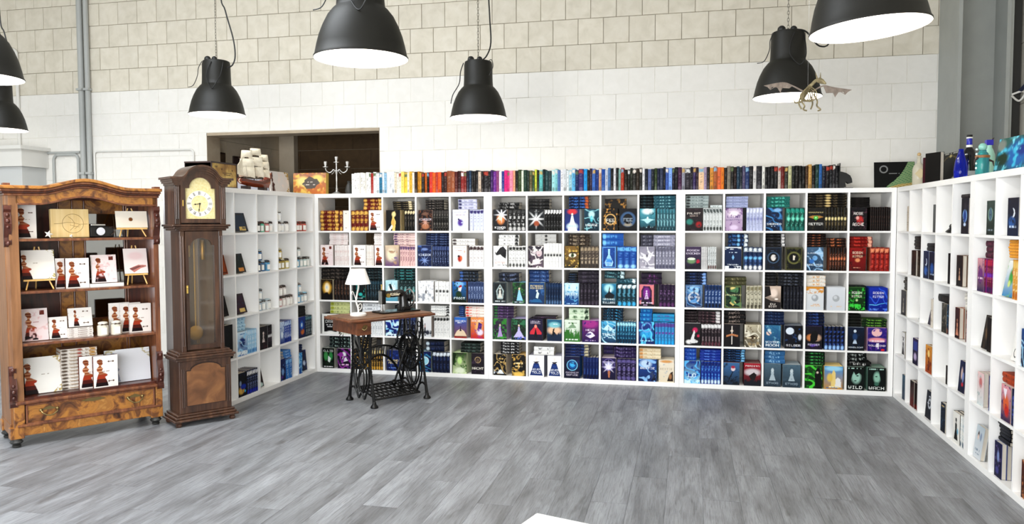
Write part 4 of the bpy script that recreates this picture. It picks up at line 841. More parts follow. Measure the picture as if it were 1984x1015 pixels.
B('c', 3, 2, H(1, 52, 97, 4, '16284a/4a6a9a'), F(1, 43, 'steel-blue MOON title book', 'g1a4a70,3a7aa0 e28,66,16,11,f0d8c8 d30,78,14,8,c8e8f0 n7ab0c8,24 tWINTER,26,8,80,e8f4f8 tMOON,12,12,80,f4fafc w2a6090,16'), F(53, 98, 'black moonlit-face book', 'g0a0c14,10182c e30,76,24,16,e4eef8 p06060a,55,100,100,100,100,10,70,20,50,40,60,70 d86,50,12,16,d8dce4 tSILBER,14,8,80,e8e8ec n2a4a78,18'))
B('c', 3, 3, H(2, 48, 97, 4, '121a34/4a70c0'), F(1, 43, 'dark wolf and flames book', 'g0c0c18,1c1828 d30,50,30,18,d89058 d70,50,30,18,c8a890 p08080c,30,30,50,30,70,40,76,70,60,82,40,74,28,56 d50,16,30,8,6a4ab0 tREVIER,20,8,70,d8d0e8 z281c34,12'), S(48, 98, 5, '0c1430/4a70c8/-/-/a8d0ff'))
B('c', 3, 4, H(4, 34, 95, 4, '10120e/3a4038'), H(36, 96, 84, 3, '16301a/8ac850'), F(1, 42, 'black moonlit-figure MONDLICHT book', 'g0a1018,10203a e44,84,9,7,d8e4f0 f44,30,36,c8d8e8 d44,60,18,20,2a4a78 tMONDLICHT,14,6,88,d8e0e8 n162c48,18'), F(50, 96, 'violet pink-moon book', 'g2a1a70,3a2a8a e48,80,28,18,f4c8c8 d50,48,60,12,f0a0a8 pf4f0f8,44,10,58,10,60,34,46,34 n6a3aa0,24 tVOLLMOND,24,7,86,f4e8f0 l44,80,8,f4d8e0 d80,6,12,6,d83030'))
B('c', 4, 0, H(1, 34, 96, 3, '1a4aa8/6aa8e8'), H(42, 98, 94, 4, '1c3a9a/6a98e8'), F(1, 44, 'blue wave LO script book', 'ga8e0f8,102a80 w6ac0f4,28 tLO,36,18,46,f0f8ff n1a3a98,26 N d8f4ff,0,20'.replace('N d8', 'Nd8')), S(46, 98, 6, '1c3a98/6ab0f0/1a2a70/-/e0f4ff'))
B('c', 4, 1, H(1, 58, 97, 5, '101c34/3a78b8/8ac8f0'), F(1, 43, 'steel-blue red-moon sword book', 'g1a2430,4a78a8 e60,72,14,10,e8d8dc d60,80,16,8,b03048 p14181e,20,8,28,8,62,60,58,62 N141c26,2,40 n2a3a50,18'), F(55, 98, 'grey red-sky horse book', 'g1c1c22,b02838 d50,60,60,20,d8d0d4 tPERDITA,88,6,84,f0e8e8 p241c20,28,44,60,60,76,50,66,28,58,20,40,30 N14161c,2,26 z20242c,24'))
_WO = 'g2a3844,5a7484 f50,28,56,b8c8d0 e50,72,9,8,d0dce0 N3a4a58,4,24 n4a6070,18 tETHOS,16,9,70,a8b8c4'
B('c', 4, 2, H(2, 55, 96, 3, '3a70a0/a8d4f0'), F(2, 45, 'first grey-blue statue-woman book', _WO), F(50, 95, 'second grey-blue statue-woman book', _WO+' r0,0,1,1,345'))
B('c', 4, 3, H(3, 52, 97, 4, '0e2014/5ad070'), F(1, 45, 'green smoke black-figure book', 'g0c2a0c,1a4a1c w5ad84a,30 n2a8a2a,30 p0a0c0a,60,0,100,0,96,60,84,92,66,86,56,60 d72,70,8,6,e0d0c0'), F(50, 96, 'yellow-blue white-wolf book', 'gc89848,3a9ad8 d50,90,60,14,a8dcf4 pf0d890,36,10,60,10,62,70,50,86,40,66 pf0f0f0,58,10,92,10,88,44,72,52,62,44 N3a78b0,4,10 d30,50,20,24,e8c868 l10,60,5,f4e8c0'))
B('c', 4, 4, H(2, 62, 74, 1, '0c1010/e8e8e4'), H(2, 50, 98, 2, '0e1414/c8d0cc', z0=76), F(1, 43, 'dark-green face WILD book', 'g081410,0e2018 d55,56,34,34,a8d0c0 p0a1410,10,100,100,100,100,60,70,74,52,64,40,80,30,60,20,30,10,30 d62,62,10,4,2a4a40 d50,40,10,3,1a3a30 tWILD,12,13,80,f0f4f0 lx,1'.split(' lx')[0]+' l93,84,5,b8d8cc'), F(52, 96, 'dark-green face WACH book', 'g081410,0c1c16 d52,58,24,30,9ac8b4 p0a1410,60,100,100,100,100,30,74,40,66,70 d48,62,8,3,20403a tWACH,12,13,84,f0f4f0 l93,84,5,b8d8cc d50,30,16,10,4a7a68'))
# --- jar bookcase beside the clock (books and notebooks; the jars follow)
def note(c, lab): return 'g%s,%s b5,%s r38,6,86,26,%s n%s,16' % (c, c, '3a3430', lab, '2a3a4a')
B('l', 1, 0, F(40, 98, 'orange-brown leather notebook', 'g9a4a20,a85828 b5,5a2a10 d50,60,10,8,2a1408', h=50, lean=14, dep=.06, back=0))
B('l', 2, 0, F(40, 98, 'black leather notebook', 'g100c0c,181212 b5,2a2020', h=52, lean=14, dep=.06, back=0))
B('l', 3, 0, F(10, 98, 'large black box file', 'g08080a,0c0c10', h=86, dep=.03, back=2, T=.06))
B('l', 0, 1, F(12, 74, 'dark-blue leather notebook, gold label', note('24364a', 'd8bc70'), h=50, lean=16, dep=.028, back=0, T=.035, sp='18222c/4a5a6a'))
B('l', 1, 1, F(10, 60, 'dark-green notebook, orange label', note('16241e', 'd09048'), h=50, lean=16, dep=.028, back=0, T=.035, sp='0e1814/3a4a40'))
B('l', 2, 1, F(10, 62, 'purple leather notebook, gold label', note('3a2034', 'd8bc78'), h=52, lean=16, dep=.028, back=0, T=.035, sp='241420/4a3a48'))
B('l', 3, 1, F(5, 50, 'pale-blue heart FAMILIE book', 'g1a68b0,d8ecf8 d50,55,36,26,0e3470 d36,62,16,12,143c80 d64,62,16,12,143c80 tFAMILIE,54,6,54,e8f4fc w a8d8f4,18 l90,50,4,4a88c0 N f0f8fc,2,20'.replace('w a8', 'wa8').replace('N f0', 'Nf0')), S(52, 98, 5, 'a8d0ea/e8f4fc/d0e8f8/-/2a78b8'), H(4, 52, 97, 4, 'b8d8ea/3a78a8'))
B('l', 3, 2, F(4, 44, 'dark fox-figure book', 'g141014,1c161c f50,30,46,d8ccc8 d50,70,12,8,e8d8d0 N4a2a30,2,30 n3a2a34,16'), S(46, 70, 3, '120e14/6a5a68/-/e8e8e8/-'))
B('l', 3, 3, F(4, 30, 'blue-white ice book', 'g1c3a88,d0e0f4 n3a68b8,26 d50,40,30,20,e8f4fc'), S(32, 72, 4, '2a4aa0/d8e4f8/c8dcf4/-/1a2c78'))
B('l', 3, 4, F(5, 48, 'dark-blue orange-fox book', 'g141c48,1c3a88 d60,28,30,16,d87830 d50,60,30,26,2a70d0 e50,62,12,10,d0e8f8 n0c1438,20'), S(50, 90, 4, '1c2430/a8b8c0/5a8a98/-/-'), H(5, 60, 92, 3, '0c0c10/2a2a34'))
B('l', 4, 1, F(3, 44, 'black-blue gold-chest book', 'g0a0a14,08080c d40,26,40,20,d8b058 d60,40,40,14,1a3aa8 d30,56,14,14,8a9ab8 e80,20,8,6,4ab8e0 n141c50,18'), S(46, 98, 6, '0a0a18/8a98c8/e8e8e8/-/2a3ac0'))
B('l', 4, 2, F(3, 42, 'red-white dark-haired figure book', 'g2a1c20,3a1a1c d45,74,26,14,e8d0c8 d45,64,10,4,d02848 d40,40,26,22,7a1420 d60,10,40,12,c8dcd8 p1c1410,30,100,70,100,64,84,36,84 d60,50,12,8,e0b090', lean=12, dep=.05, back=0))
B('l', 4, 3, F(2, 34, 'dark-blue ship book', 'g141c4a,1c2c60 n5a88c8,26 d50,40,24,20,8ab0e0 d40,16,20,8,6a3a98', back=2), S(36, 72, 2, '3a7ac0/c8e0f4/8ac0ec/-/-', h=56), H(34, 76, 80, 3, '4a8acc/d8ecfa', z0=57))
B('l', 4, 4, F(3, 26, 'bright-blue wave book', 'g1a50a8,4aa8e8 wa8e0fa,28', back=1), F(28, 78, 'navy night-sky figure book', 'g0a1238,141c50 d70,36,20,16,d0dcf0 p10143a,20,10,80,10,60,30 n2a4a98,22 d30,80,10,8,d06090', dep=.05, back=0, lean=5), H(3, 40, 84, 3, '101c40/3a68b8'))
# --- side bookcase under the bottles
B('r', 0, 0, S(62, 84, 2, 'c8beb0/8a8074'))
B('r', 0, 2, F(70, 98, 'grey slim book', 'g5a5c5c,6a6c6c', back=0))
B('r', 0, 4, F(42, 82, 'dark book with blue oval', 'g241c26,1c1a24 o50,50,26,6,8ab0e0 e50,50,18,18,2a4a90 d50,26,22,6,c8d8f0 n3a3444,18', h=70), H(30, 84, 78, 1, '241e22/5a5054', z0=70.5, dep=.012))
B('r', 1, 1, F(14, 50, 'dark-brown carved book', 'g1c1410,2a1e16 n5a4430,26', h=60, back=3), S(56, 84, 2, '2a2018/6a5a48'), H(10, 70, 94, 4, '14100e/3a302a'))
B('r', 1, 2, F(6, 46, 'dark-blue crescent-moon book', 'g0e1c3c,182a50 m50,60,20,d8e4f4 d50,28,40,20,3a68b0 n1c3460,20', back=2), F(50, 90, 'navy night-landscape book', 'g0a1630,14203c d50,40,40,24,2a5aa0 l20,70,5,c8d8f0 n1c2c58,20', back=2), H(8, 62, 80, 2, '101014/2a2a34'))
B('r', 1, 3, F(74, 90, 'black slim book', 'g0c0a0e,100e12', back=1, h=64))
B('r', 1, 4, F(22, 58, 'dark-brown figure book', 'g1c1214,281a1a f50,20,40,b89078 n4a302a,18', back=7, h=62))
B('r', 2, 0, F(34, 78, 'grey stone-figure book', 'g3a3834,5a5650 f50,10,60,a8a090 n2a2824,20', back=3), H(30, 82, 94, 4, '4a443c/8a8274'))
B('r', 2, 1, F(52, 84, 'teal leaning book', 'g0c3a50,1a6a88 n4ab0d0,24', lean=16, dep=.04, back=0, h=56))
B('r', 2, 2, F(30, 66, 'grey-violet portrait book', 'g3a3448,6a6478 d50,60,30,26,b8b0c4 n241e30,20', lean=10, dep=.03, back=0), S(70, 84, 1, 'd8d0c4/a89c8c'))
B('r', 2, 3, F(42, 72, 'dark-grey tree book', 'g2a2824,4a4842 n8a8274,26', back=1), S(74, 92, 2, '1c3044/6a98b8/-/-/8a5030'), H(6, 94, 78, 1, '14100e/4a3a30', dep=.012))
B('r', 2, 4, F(22, 48, 'dark-red romance book', 'g2a1014,4a1c20 f50,10,56,c88a70 n1c0a0c,20', back=6), S(78, 94, 1, '6a3a34/c89a8a'), H(58, 96, 94, 4, 'e4e0d8/5a4a44'))
B('r', 3, 0, F(46, 78, 'white book, black lettering figure', 'gf0eeec,f4f2f0 f50,10,70,1a1a1e l80,60,6,2a2a2e', back=1))
B('r', 3, 1, F(42, 84, 'dark-purple comic-panel book', 'g1a1434,2a2050 r12,55,88,90,3a4a98 d50,30,36,18,c8b8d8 n4a2a70,22', back=1))
B('r', 3, 2, F(40, 86, 'orange flame-figure book', 'gb05020,e0a040 n7a2a14,34 d50,70,20,16,f4d890 f50,10,50,6a1c10', back=2))
B('r', 3, 3, F(78, 92, 'black-red slim book', 'g1a0c0c,241010', back=0, h=40))
B('r', 3, 4, F(40, 76, 'navy couple book', 'g101438,1c2454 d40,60,20,24,d0b8b0 d62,50,18,22,8a98c8 d60,26,20,8,c83848 n0c1030,20', back=2, lean=4, dep=.02))
B('r', 4, 0, F(62, 88, 'blue-grey slim book', 'g2a4058,4a6a80 n1c2c3c,24', back=1))
B('r', 4, 1, F(28, 58, 'dark-brown red-foot book', 'g7a1c10,1c1214 d50,60,20,26,4a3a3a n2a1a18,22', back=1), S(62, 92, 3, '141010/3a2a28/-/-/8a2010'))
B('r', 4, 2, F(36, 88, 'navy silver-emblem book', 'g0c1224,121a30 o50,56,18,5,c8ccd4 l56,60,4,c8ccd4 l80,30,5,c8ccd4', back=1, lean=4, dep=.02))
B('r', 4, 3, F(52, 80, 'dark-navy frost book', 'g0e1424,1a2438 n4a6a8a,20 l90,60,5,c8b080', back=4))
B('r', 4, 4, F(26, 66, 'white book, black-gowned woman', 'ge8e6e0,f0eee8 f46,10,74,141418 d70,40,14,12,8ac0d8', back=1), S(68, 94, 3, 'e8e8e4/9ab8c8/-/-/3a5a70'))
# --- side bookcase at the picture edge
B('s', 0, 0, F(52, 88, 'grey-green oval-portrait book', 'g2a342c,4a5650 o50,60,28,5,8aa898 e50,60,20,20,5a7488 n3a4840,20 l14,60,5,8a98a0', back=2))
B('s', 0, 1, F(42, 86, 'dark-blue crescent book at edge', 'g1a2440,242030 m50,60,18,f0f4fa d40,36,40,18,3a68a8 l24,64,6,c8d8ec n1c2c4c,16', back=2, h=64))
B('s', 0, 2, H(8, 60, 78, 1, '3a2814/b08a50', z0=64), F(40, 60, 'brown-gold edge book', 'g2a1c10,4a3418 nb08a48,30', back=3, h=63))
B('s', 1, 0, F(14, 46, 'pink-purple gradient book', 'g2a2050,d8a0a8 d50,50,50,30,7a3a80 n4a2868,20 l40,70,6,e8d0e0', back=3), S(48, 92, 5, '6a1c3c/d86a90/b83050/7a3ac0/2a2060'), H(34, 94, 94, 3, '4a1830/8a3a58'))
B('s', 1, 1, F(20, 62, 'white green-leaf leaning book', 'g3a88b8,f0f0ec d55,55,30,30,4aa048 d45,36,16,12,d0e08a n8ac070,16 d60,70,12,8,c84040', back=0, lean=10, dep=.02), S(66, 96, 2, 'd8a040/f4e0b0/e8c878/-/b86a20', h=66), H(34, 98, 98, 6, 'e8a83c/b86a18', z0=67))
B('s', 2, 0, F(34, 68, 'dark-brown portal book', 'g1c1612,342a22 d50,50,30,26,6a5238 n4a3a2c,22', back=0, lean=8, dep=.02), F(70, 92, 'black-brown slim book', 'g140e0c,1c1412 n4a2a1c,18', back=2))
B('s', 2, 1, F(58, 92, 'white watercolour-red book', 'gf0eeea,f4f2ee d50,60,26,22,c83848 e40,22,20,14,2a2a2e e40,22,14,10,f4f0ea', back=0, lean=8, dep=.03))
B('s', 2, 2, F(8, 56, 'blue ice-crystal book', 'g0c1c3c,1c4a88 n8ad0f0,30 wb8e4fa,20', back=3), H(4, 70, 84, 3, '101014/c8c8cc'))
B('s', 3, 0, F(30, 62, 'white-pink winter book', 'gd8e0e0,e8c8c8 d50,70,30,20,c87878 n a8b8b8,20'.replace('n a8', 'na8'), back=4), S(82, 96, 1, '2a4a88/8ab0e0'))
B('s', 3, 1, F(38, 78, 'orange-blue volcano book', 'g2a1c48,e8a8b0 d50,50,40,30,d86a38 p f0e8f0,20,90,60,90,44,60'.replace('p f0', 'pf0')+' d60,30,30,20,c83020 n3a2868,22', back=1), S(80, 96, 1, '141c48/4a5aa8'), H(24, 98, 80, 2, 'b04a20/4a1c10'))
B('s', 3, 2, F(20, 70, 'red oval-medallion book', 'g7a2014,9a3020 o50,56,30,5,d8b070 e50,56,22,22,e0cc98 d50,56,12,14,8a4830 n4a1008,20', back=0, lean=10, dep=.03))
B('s', 4, 0, F(8, 46, 'grey-white two-women book', 'gd8dce0,b8c4cc d34,70,14,16,4a3a3a e34,64,8,9,e8d0c4 d66,68,14,16,8a98b0 l26,70,6,8a98a8 l14,50,4,9aa8b4', back=0, lean=7, dep=.02), F(58, 94, 'white orange-flame book', 'ge4e4e4,f0f0ee d50,60,24,20,d8a050 d50,54,10,14,6a2a14 d50,22,10,18,a82818', back=0, lean=5, dep=.06, h=80))
B('s', 4, 1, F(16, 48, 'dark-blue haunted book', 'g141438,1c1c4a n6a5a90,26 d50,60,20,20,8a9ac8 d40,20,30,14,4a4a88', back=6), H(14, 62, 98, 5, '10121e/3a3c4c'))
B('s', 4, 2, F(24, 60, 'brown-red ornate book', 'g3a1408,5a2410 n b8784a,26 d60,46,30,12,d8b878'.replace('n b8', 'nb8'), back=7))
# --- the long row on top of the back bookcases, sorted by colour
ROW = ('f4f4f2 f0efec f2efe9 eeeae2 e8e4dc efebe4 f0ece4 ece8e2 a82a20 f2f2f0 e8eef0 3a80a0 dfe8ee c8dce8 9ac0d8 f0f4f6 e8ecf0 dfe4e8 e4d8c0 f0eadc 2a2220 e8e0d0 f0d878 e8c850 f2ead0 d8b040 eee8dc '
       '16120e 3a2410 c88a28 d8a038 241c14 c86a20 14100e 8a2018 c83a30 d86a28 b03828 e0602c 2a1a1a 3a1814 1a1414 8a5030 9a5a38 541c18 3a1414 8a2a28 7a2018 b03838 1c1a30 28405a 141212 181414 1a1618 c8b8a8 701c20 201a1a 141216 181418 '
       '3a1c58 6a2a88 8a4a78 c83040 f4f0f0 2a3a80 c82a78 d84088 e890a8 e0a888 f0c8b8 181a14 3a4a28 d8e0d0 1a3a2c 203028 5a5030 6aa098 24482c c8d050 1a241c 6ac0c0 16282a 24484c 3a5a60 2a4044 a8dce0 8acad0 5a7ab0 e8e8ec d8dce0 2a2c34 e0e8ec a8d0dc '
       '6ab8e0 1a2c60 3a3070 2aa0e0 101a3a 2a1e1c 3a2a40 4a7ac8 1c3a80 c8a080 1a50a0 14203a c0c8d8 5a80b0 141418 dcdce0 181c1c 8ab0a8 26382a a83820 241810 101412 24281c 1c1a14 302418 141010 1c1c18 e8e8ea 182030 6a78a8 1c2430 3a4a28 14202c 1c2040 38405a 101018 '
       '4a68b0 8ab0f0 1a1428 2a1c50 1c1c22 4a2448 9a9aa8 2a2430 181420 3a2a5a 7a4a98 301c28 e8c8a8 a898b0 281c1c d89a48 b06840 541c18 e0784a d88030 201814 8a8478 181614 2a1a18 1c2838 203c50 1a2430 5a5470 243868 1c1c20 d0d0d0 1a1a1c 24242a e0e0da 141414 18181a 0e0e10 101012 1a1616 c8c0b8 6a1c18 2a2a24 c8c8a0 181c18 1c1814 3a2c1c 12100e 14120e 4a3018 c8a060 181410 20403a 1a1c20 3a70b0 1c2030 101014 12141a 1c1a20 0e0e12').split()
TENS = ['', '', 'twent', 'thirt', 'fort', 'fift', 'sixt', 'sevent', 'eight', 'ninet']; TEEN = ['thirteenth', 'fourteenth', 'fifteenth', 'sixteenth', 'seventeenth', 'eighteenth', 'nineteenth']
def ordword(n):
    if n >= 100: return 'hundredth' if n == 100 else 'hundred-'+ordword(n-100)
    if n <= 12: return ORD[n-1]
    if n < 20: return TEEN[n-13]
    return TENS[n//10]+'ieth' if n % 10 == 0 else TENS[n//10]+'y-'+ORD[n % 10-1]
ROW = [c for i, c in enumerate(ROW) if i % 7 != 6]
def row_on_top():
    rs = random.Random(5); x = .385; end = 5.0
    wd = [rs.uniform(.8, 1.25) for _ in ROW]
    for i, c in enumerate(ROW):      # a few fat volumes
        if i in (36, 49, 82, 117, 121, 138): wd[i] = 1.8
    k = (end-x)/sum(wd); names = {}
    for i, c in enumerate(ROW):
        t = wd[i]*k; h = rs.uniform(.196, .214)
        r, g, b = [int(c[j:j+2], 16) for j in (0, 2, 4)]; lum = (r+g+b)/3
        tx = '%02x%02x%02x' % tuple(min(255, int(v*.6+(78 if lum < 110 else 20))) for v in (r, g, b))
        acc = ['e8e0d8', 'c8a868', '8ab0c8', 'b04838', '6a7a58', 'd8d8d8'][rs.randrange(6)] if rs.random() < .25 else '-'
        n = cname(c); names[n] = names.get(n, 0)+1
        o, rr, bb = UN['a']
        p = np.array((x+t-.0005, .05+rs.uniform(0, .012), SZ+.0006))
        put_book(.135, t-.001, h, None, spine_spec('%s/%s/%s/-/%s' % (c, tx, acc, tx if rs.random() < .5 else '-')), p, bb, -rr, ZU,
                 '%s book, %s from left in colour-sorted row atop bookcases' % (n, ordword(i+1)), 'colour-sorted books atop the bookcases', 'S')
        x += t
row_on_top()
# ------------------------------------------------------------------ wooden display cabinet
RZ = math.atan2(.8125, .583)
E1 = np.array((.583, .8125, 0)); E1 /= np.linalg.norm(E1); E2 = np.array((-E1[1], E1[0], 0))
CAB = np.array((-.743, -2.934, 0.0))
def cabinet():
    t = thing('display_cabinet', 'antique walnut-burl display cabinet with arched cornice and open shelves', 'cabinet', CAB, RZ)
    D = .40; X0, X1 = -.02, .955
    def bump(s, amp): 
        q = (s-.465)/.30
        return amp*(.5+.5*math.cos(PI*q)) if abs(q) < 1 else 0
    def band(y0, y1, f0, f1, s0, s1, n=40):
        m = MB(); vs = []; fs = []
        for i in range(n+1):
            s = s0+(s1-s0)*i/n; a, b = f0(s), f1(s); vs += [(s, y0, a), (s, y1, a), (s, y1, b), (s, y0, b)]
        for i in range(n):
            o = 4*i
            fs += [(o, o+4, o+5, o+1), (o+1, o+5, o+6, o+2), (o+2, o+6, o+7, o+3), (o+3, o+7, o+4, o)]
        fs += [(0, 1, 2, 3), (4*n+3, 4*n+2, 4*n+1, 4*n)]
        return m.add(vs, fs)
    top = lambda s: 1.785+bump(s, .058)
    band(-.055, .395, lambda s: top(s)-.022, top, -.065, .975).build('cornice_top', M['burl'], t, bevel=.004)
    band(-.042, .39, lambda s: top(s)-.040, lambda s: top(s)-.022, -.05, .97).build('cornice_moulding', M['mahog'], t, bevel=.005)
    band(-.028, .39, lambda s: top(s)-.052, lambda s: top(s)-.040, -.04, .966).build('cornice_moulding', M['mahog_dark'], t, bevel=.003)
    band(-.02, .39, lambda s: top(s)-.068, lambda s: top(s)-.052, -.03, .962).build('cornice_moulding', M['mahog'], t, bevel=.005)
    band(.0, .03, lambda s: 1.665+bump(s, .055), lambda s: top(s)-.068, .045, .945).build('frieze', M['burl'], t)
    band(-.006, .03, lambda s: 1.655+bump(s, .055), lambda s: 1.668+bump(s, .055), .055, .94).build('frieze_bead', M['mahog'], t, bevel=.003)
    for x0, x1 in ((X0-.01, X0+.03), (X1-.03, X1+.01)):   # small blocks above the posts
        MB().box(x0, x1, -.035, .03, 1.785, 1.80).build('cornice_block', M['mahog'], t)
    # sides
    MB().box(X0, X0+.03, .05, D, .12, 1.72).build('side_panel', M['sidewood'], t)
    MB().box(X1-.03, X1, .03, D, .12, 1.72).build('side_panel', M['mahog'], t)
    # corner posts, canted on the left
    MB().prism([(X0, .06), (X0+.02, .0), (X0+.075, .0), (X0+.08, .06)], .30, 1.72, 'z').build('corner_post', M['sidewood'], t)
    MB().box(X1-.035, X1, 0, .05, .30, 1.72).build('corner_post', M['mahog'], t)
    def corbel(x, y, z, flip=1):
        m = MB(); pts = [(0, 0), (.0, -.03)]
        pr = [(.0, .0), (-.03, -.005), (-.034, -.03), (-.022, -.05), (-.035, -.09), (-.042, -.13), (-.026, -.18), (-.014, -.22), (-.022, -.245), (-.02, -.27), (-.006, -.285), (.0, -.285)]
        if flip < 0: pr = [(a, -.285-b) for a, b in pr][::-1]
        m.prism([(y+a, z+b) for a, b in pr], x-.022, x+.022, 'x')
        o = m.build('corbel', M['mahog_dark'], t, bevel=.008)
        for zz in ((-.07, .013), (-.11, .016), (-.15, .012), (-.26, .015)):
            MB().sphere((x, y-.035, z+zz[0] if flip > 0 else z-.285-zz[0]), zz[1], 10, 6).build('carved_leaf', M['mahog_dark'], o, True)
    corbel(X0+.012, .02, 1.655); corbel(X1-.017, 0, 1.655); corbel(X0+.012, .02, .56, -1); corbel(X1-.017, 0, .56, -1)
    # back: panels, burl strips, an old mirror
    Y = D-.02
    for a, b, z0, z1, m, n in [(.03, .36, .72, 1.70, 'mahog_dark', 'back_panel'), (.845, .93, .34, 1.70, 'mahog_dark', 'back_panel'), (.03, .93, .34, .72, 'burl', 'back_panel'),
                               (.375, .455, .72, 1.70, 'burl', 'back_strip'), (.47, .535, .72, 1.70, 'burl', 'back_strip'), (.55, .81, .72, .80, 'burl', 'back_strip'), (.55, .81, 1.60, 1.70, 'burl', 'back_strip'),
                               (.55, .81, .80, 1.60, 'mirror', 'mirror_glass')]:
        MB().box(a, b, Y, Y+.018, z0, z1).build(n, M[m], t)
    for s in (.363, .458, .538, .814, .832):
        MB().box(s, s+.012, Y-.006, Y+.018, .34, 1.70).build('back_moulding', M['mahog'], t, bevel=.004)
    MB().box(.55, .81, Y-.006, Y+.018, .795, .81).build('back_moulding', M['mahog'], t, bevel=.004)
    MB().box(.03, .93, Y+.01, Y+.02, .12, 1.72).build('back_board', M['mahog_dark'], t)
    # shelves
    for z in (1.424, 1.064, .705):
        MB().box(X0+.031, X1-.031, .012, Y-.007, z-.018, z).build('shelf', M['mahog'], t, bevel=.003)
    MB().box(X0+.03, X1-.03, .02, Y-.007, .315, .332).build('shelf', M['mahog_dark'], t)
    # base with drawer
    MB().box(X0+.03, X1-.03, .03, D-.03, .12, .31).build('base', M['mahog_dark'], t)
    MB().box(X0+.02, X1, -.022, .05, .292, .315).build('base_moulding', M['mahog'], t, bevel=.007)
    MB().box(X0+.01, X0+.075, -.006, .07, .12, .292).build('base_block', M['burl'], t, bevel=.004)
    MB().box(X1-.05, X1, -.006, .07, .12, .292).build('base_block', M['burl'], t, bevel=.004)
    d = MB().box(X0+.085, X1-.06, -.002, .035, .158, .286).build('drawer', M['burl'], t)
    for a, b, c, e in ((X0+.08, X1-.055, .278, .29), (X0+.08, X1-.055, .150, .163)): MB().box(a, b, -.012, .0, c, e).build('drawer_moulding', M['mahog'], d, bevel=.003)
    for a in (X0+.08, X1-.067): MB().box(a, a+.012, -.012, 0, .150, .29).build('drawer_moulding', M['mahog'], d, bevel=.003)
    for hx_ in (.20, .76):
        m = MB(); m.tube([(hx_-.05, -.012, .235), (hx_-.045, -.03, .222), (hx_-.02, -.036, .205), (hx_, -.036, .2), (hx_+.02, -.036, .205), (hx_+.045, -.03, .222), (hx_+.05, -.012, .235)], .005, 8)
        h = m.build('handle', M['handle'], d, True)
        for q in (-.05, .05): MB().sphere((hx_+q, -.008, .238), .012, 10, 6).build('handle_rosette', M['handle'], d, True)
        MB().prism([(hx_-.06, .24), (hx_-.03, .25), (hx_, .262), (hx_+.03, .25), (hx_+.06, .24), (hx_, .236)], -.006, -.001).build('handle_plate', M['handle'], d)
    MB().prism([(.40, .262), (.44, .275), (.48, .285), (.52, .275), (.56, .262), (.48, .25)], -.007, -.001).build('lock_plate', M['handle'], d)
    MB().box(X0+.03, X1-.02, -.004, .05, .075, .152).build('plinth', M['burl'], t, bevel=.004)
    MB().box(X0-.004, X0+.03, .05, D, .075, .152).build('plinth', M['sidewood'], t)
    MB().box(X0+.03, X1-.01, -.016, .05, .138, .155).build('plinth_moulding', M['mahog'], t, bevel=.005)
    for fx, fy in ((.0, .02), (.905, .02), (.0, .35), (.905, .35)):
        MB().box(fx-.035, fx+.05, fy-.03, fy+.045, .06, .135).build('foot_block', M['burl'], t, bevel=.004)
        MB().lathe([(.018, 0), (.026, .004), (.028, .015), (.02, .02), (.034, .028), (.042, .038), (.034, .048), (.03, .062)], 20, (fx+.005, fy+.005, 0)).build('foot', M['dark_clip'], t, True)
cabinet()
def cabp(s, y, z): return CAB+E1*s+E2*y+np.array((0, 0, z))
def easel(label, s, y, z, w, h, hup, art, desc):
    """small display easel; the board on it is a separate thing"""
    t = thing('display_easel', label, 'easel', cabp(s, y, z), RZ, 'small pine display easels')
    for q in (-1, 1): MB().tube([(q*w*.42, -.02, .003), (q*w*.3, .015, hup), (q*.012, .055, hup+h+.02)], .005, 6).build('leg', M['pine'], t)
    MB().tube([(0, .12, .003), (0, .06, hup+h)], .005, 6).build('leg', M['pine'], t)
    MB().box(-w*.48, w*.48, -.012, .012, hup-.012, hup).build('ledge', M['pine'], t)
    la = math.radians(12); c, s_ = math.cos(la), math.sin(la)
    flat('picture_board', desc, 'picture', cabp(s-w/2, y-.008, z+hup+.001), E1, la, w, h, .006, art)
def flat(name, label, cat, org, X, lean, w, h, th, art, mat=None, res=2.0, group=None):
    X = np.array(X, float); Bk = np.cross(ZU, X); Y = Bk*math.cos(lean)-ZU*math.sin(lean); Z = ZU*math.cos(lean)+Bk*math.sin(lean)
    V, Fc, Cc = grid_face((0, 0, 0), (w, 0, 0), (0, 0, h), int(40*res), max(6, int(40*res*h/w)), art, h/w)
    n = len(V); e = np.array([(0, 0, 0), (w, 0, 0), (w, 0, h), (0, 0, h), (0, th, 0), (w, th, 0), (w, th, h), (0, th, h)])
    V = np.concatenate([V, e]); Fc = np.concatenate([Fc, np.array([(4, 7, 6, 5), (0, 4, 5, 1), (1, 5, 6, 2), (2, 6, 7, 3), (3, 7, 4, 0)])+n])
    Cc = np.concatenate([Cc, np.tile(Cc[:3].mean(0)*.8, (8, 1))])
    me = bpy.data.meshes.new(name); set_mesh(me, V, Fc, Cc); me.materials.append(M['print'])
    o = bpy.data.objects.new(name, me); COL.objects.link(o)
    o.matrix_world = Matrix(((X[0], Y[0], Z[0], org[0]), (X[1], Y[1], Z[1], org[1]), (X[2], Y[2], Z[2], org[2]+th*math.sin(lean)), (0, 0, 0, 1)))
    return tag(o, label, cat, group)
def cab_book(s, y, z, w, h, T, lab, art, lean=0, sp='efe9e4/6a3a28', turn=0, res=2.1):
    a = math.radians(turn); X = E1*math.cos(a)+E2*math.sin(a); Bk = np.cross(ZU, X); la = math.radians(lean)
    Y = Bk*math.cos(la)-ZU*math.sin(la); Z = ZU*math.cos(la)+Bk*math.sin(la)
    put_book(w, T, h, art, spine_spec(sp), cabp(s, y, z+T*math.sin(la)+.0005), X, Y, Z, lab, 'books in the wooden cabinet', 'F', res=res)
Z1, Z2, Z3, Z4 = 1.4245, 1.0645, .7055, .3325
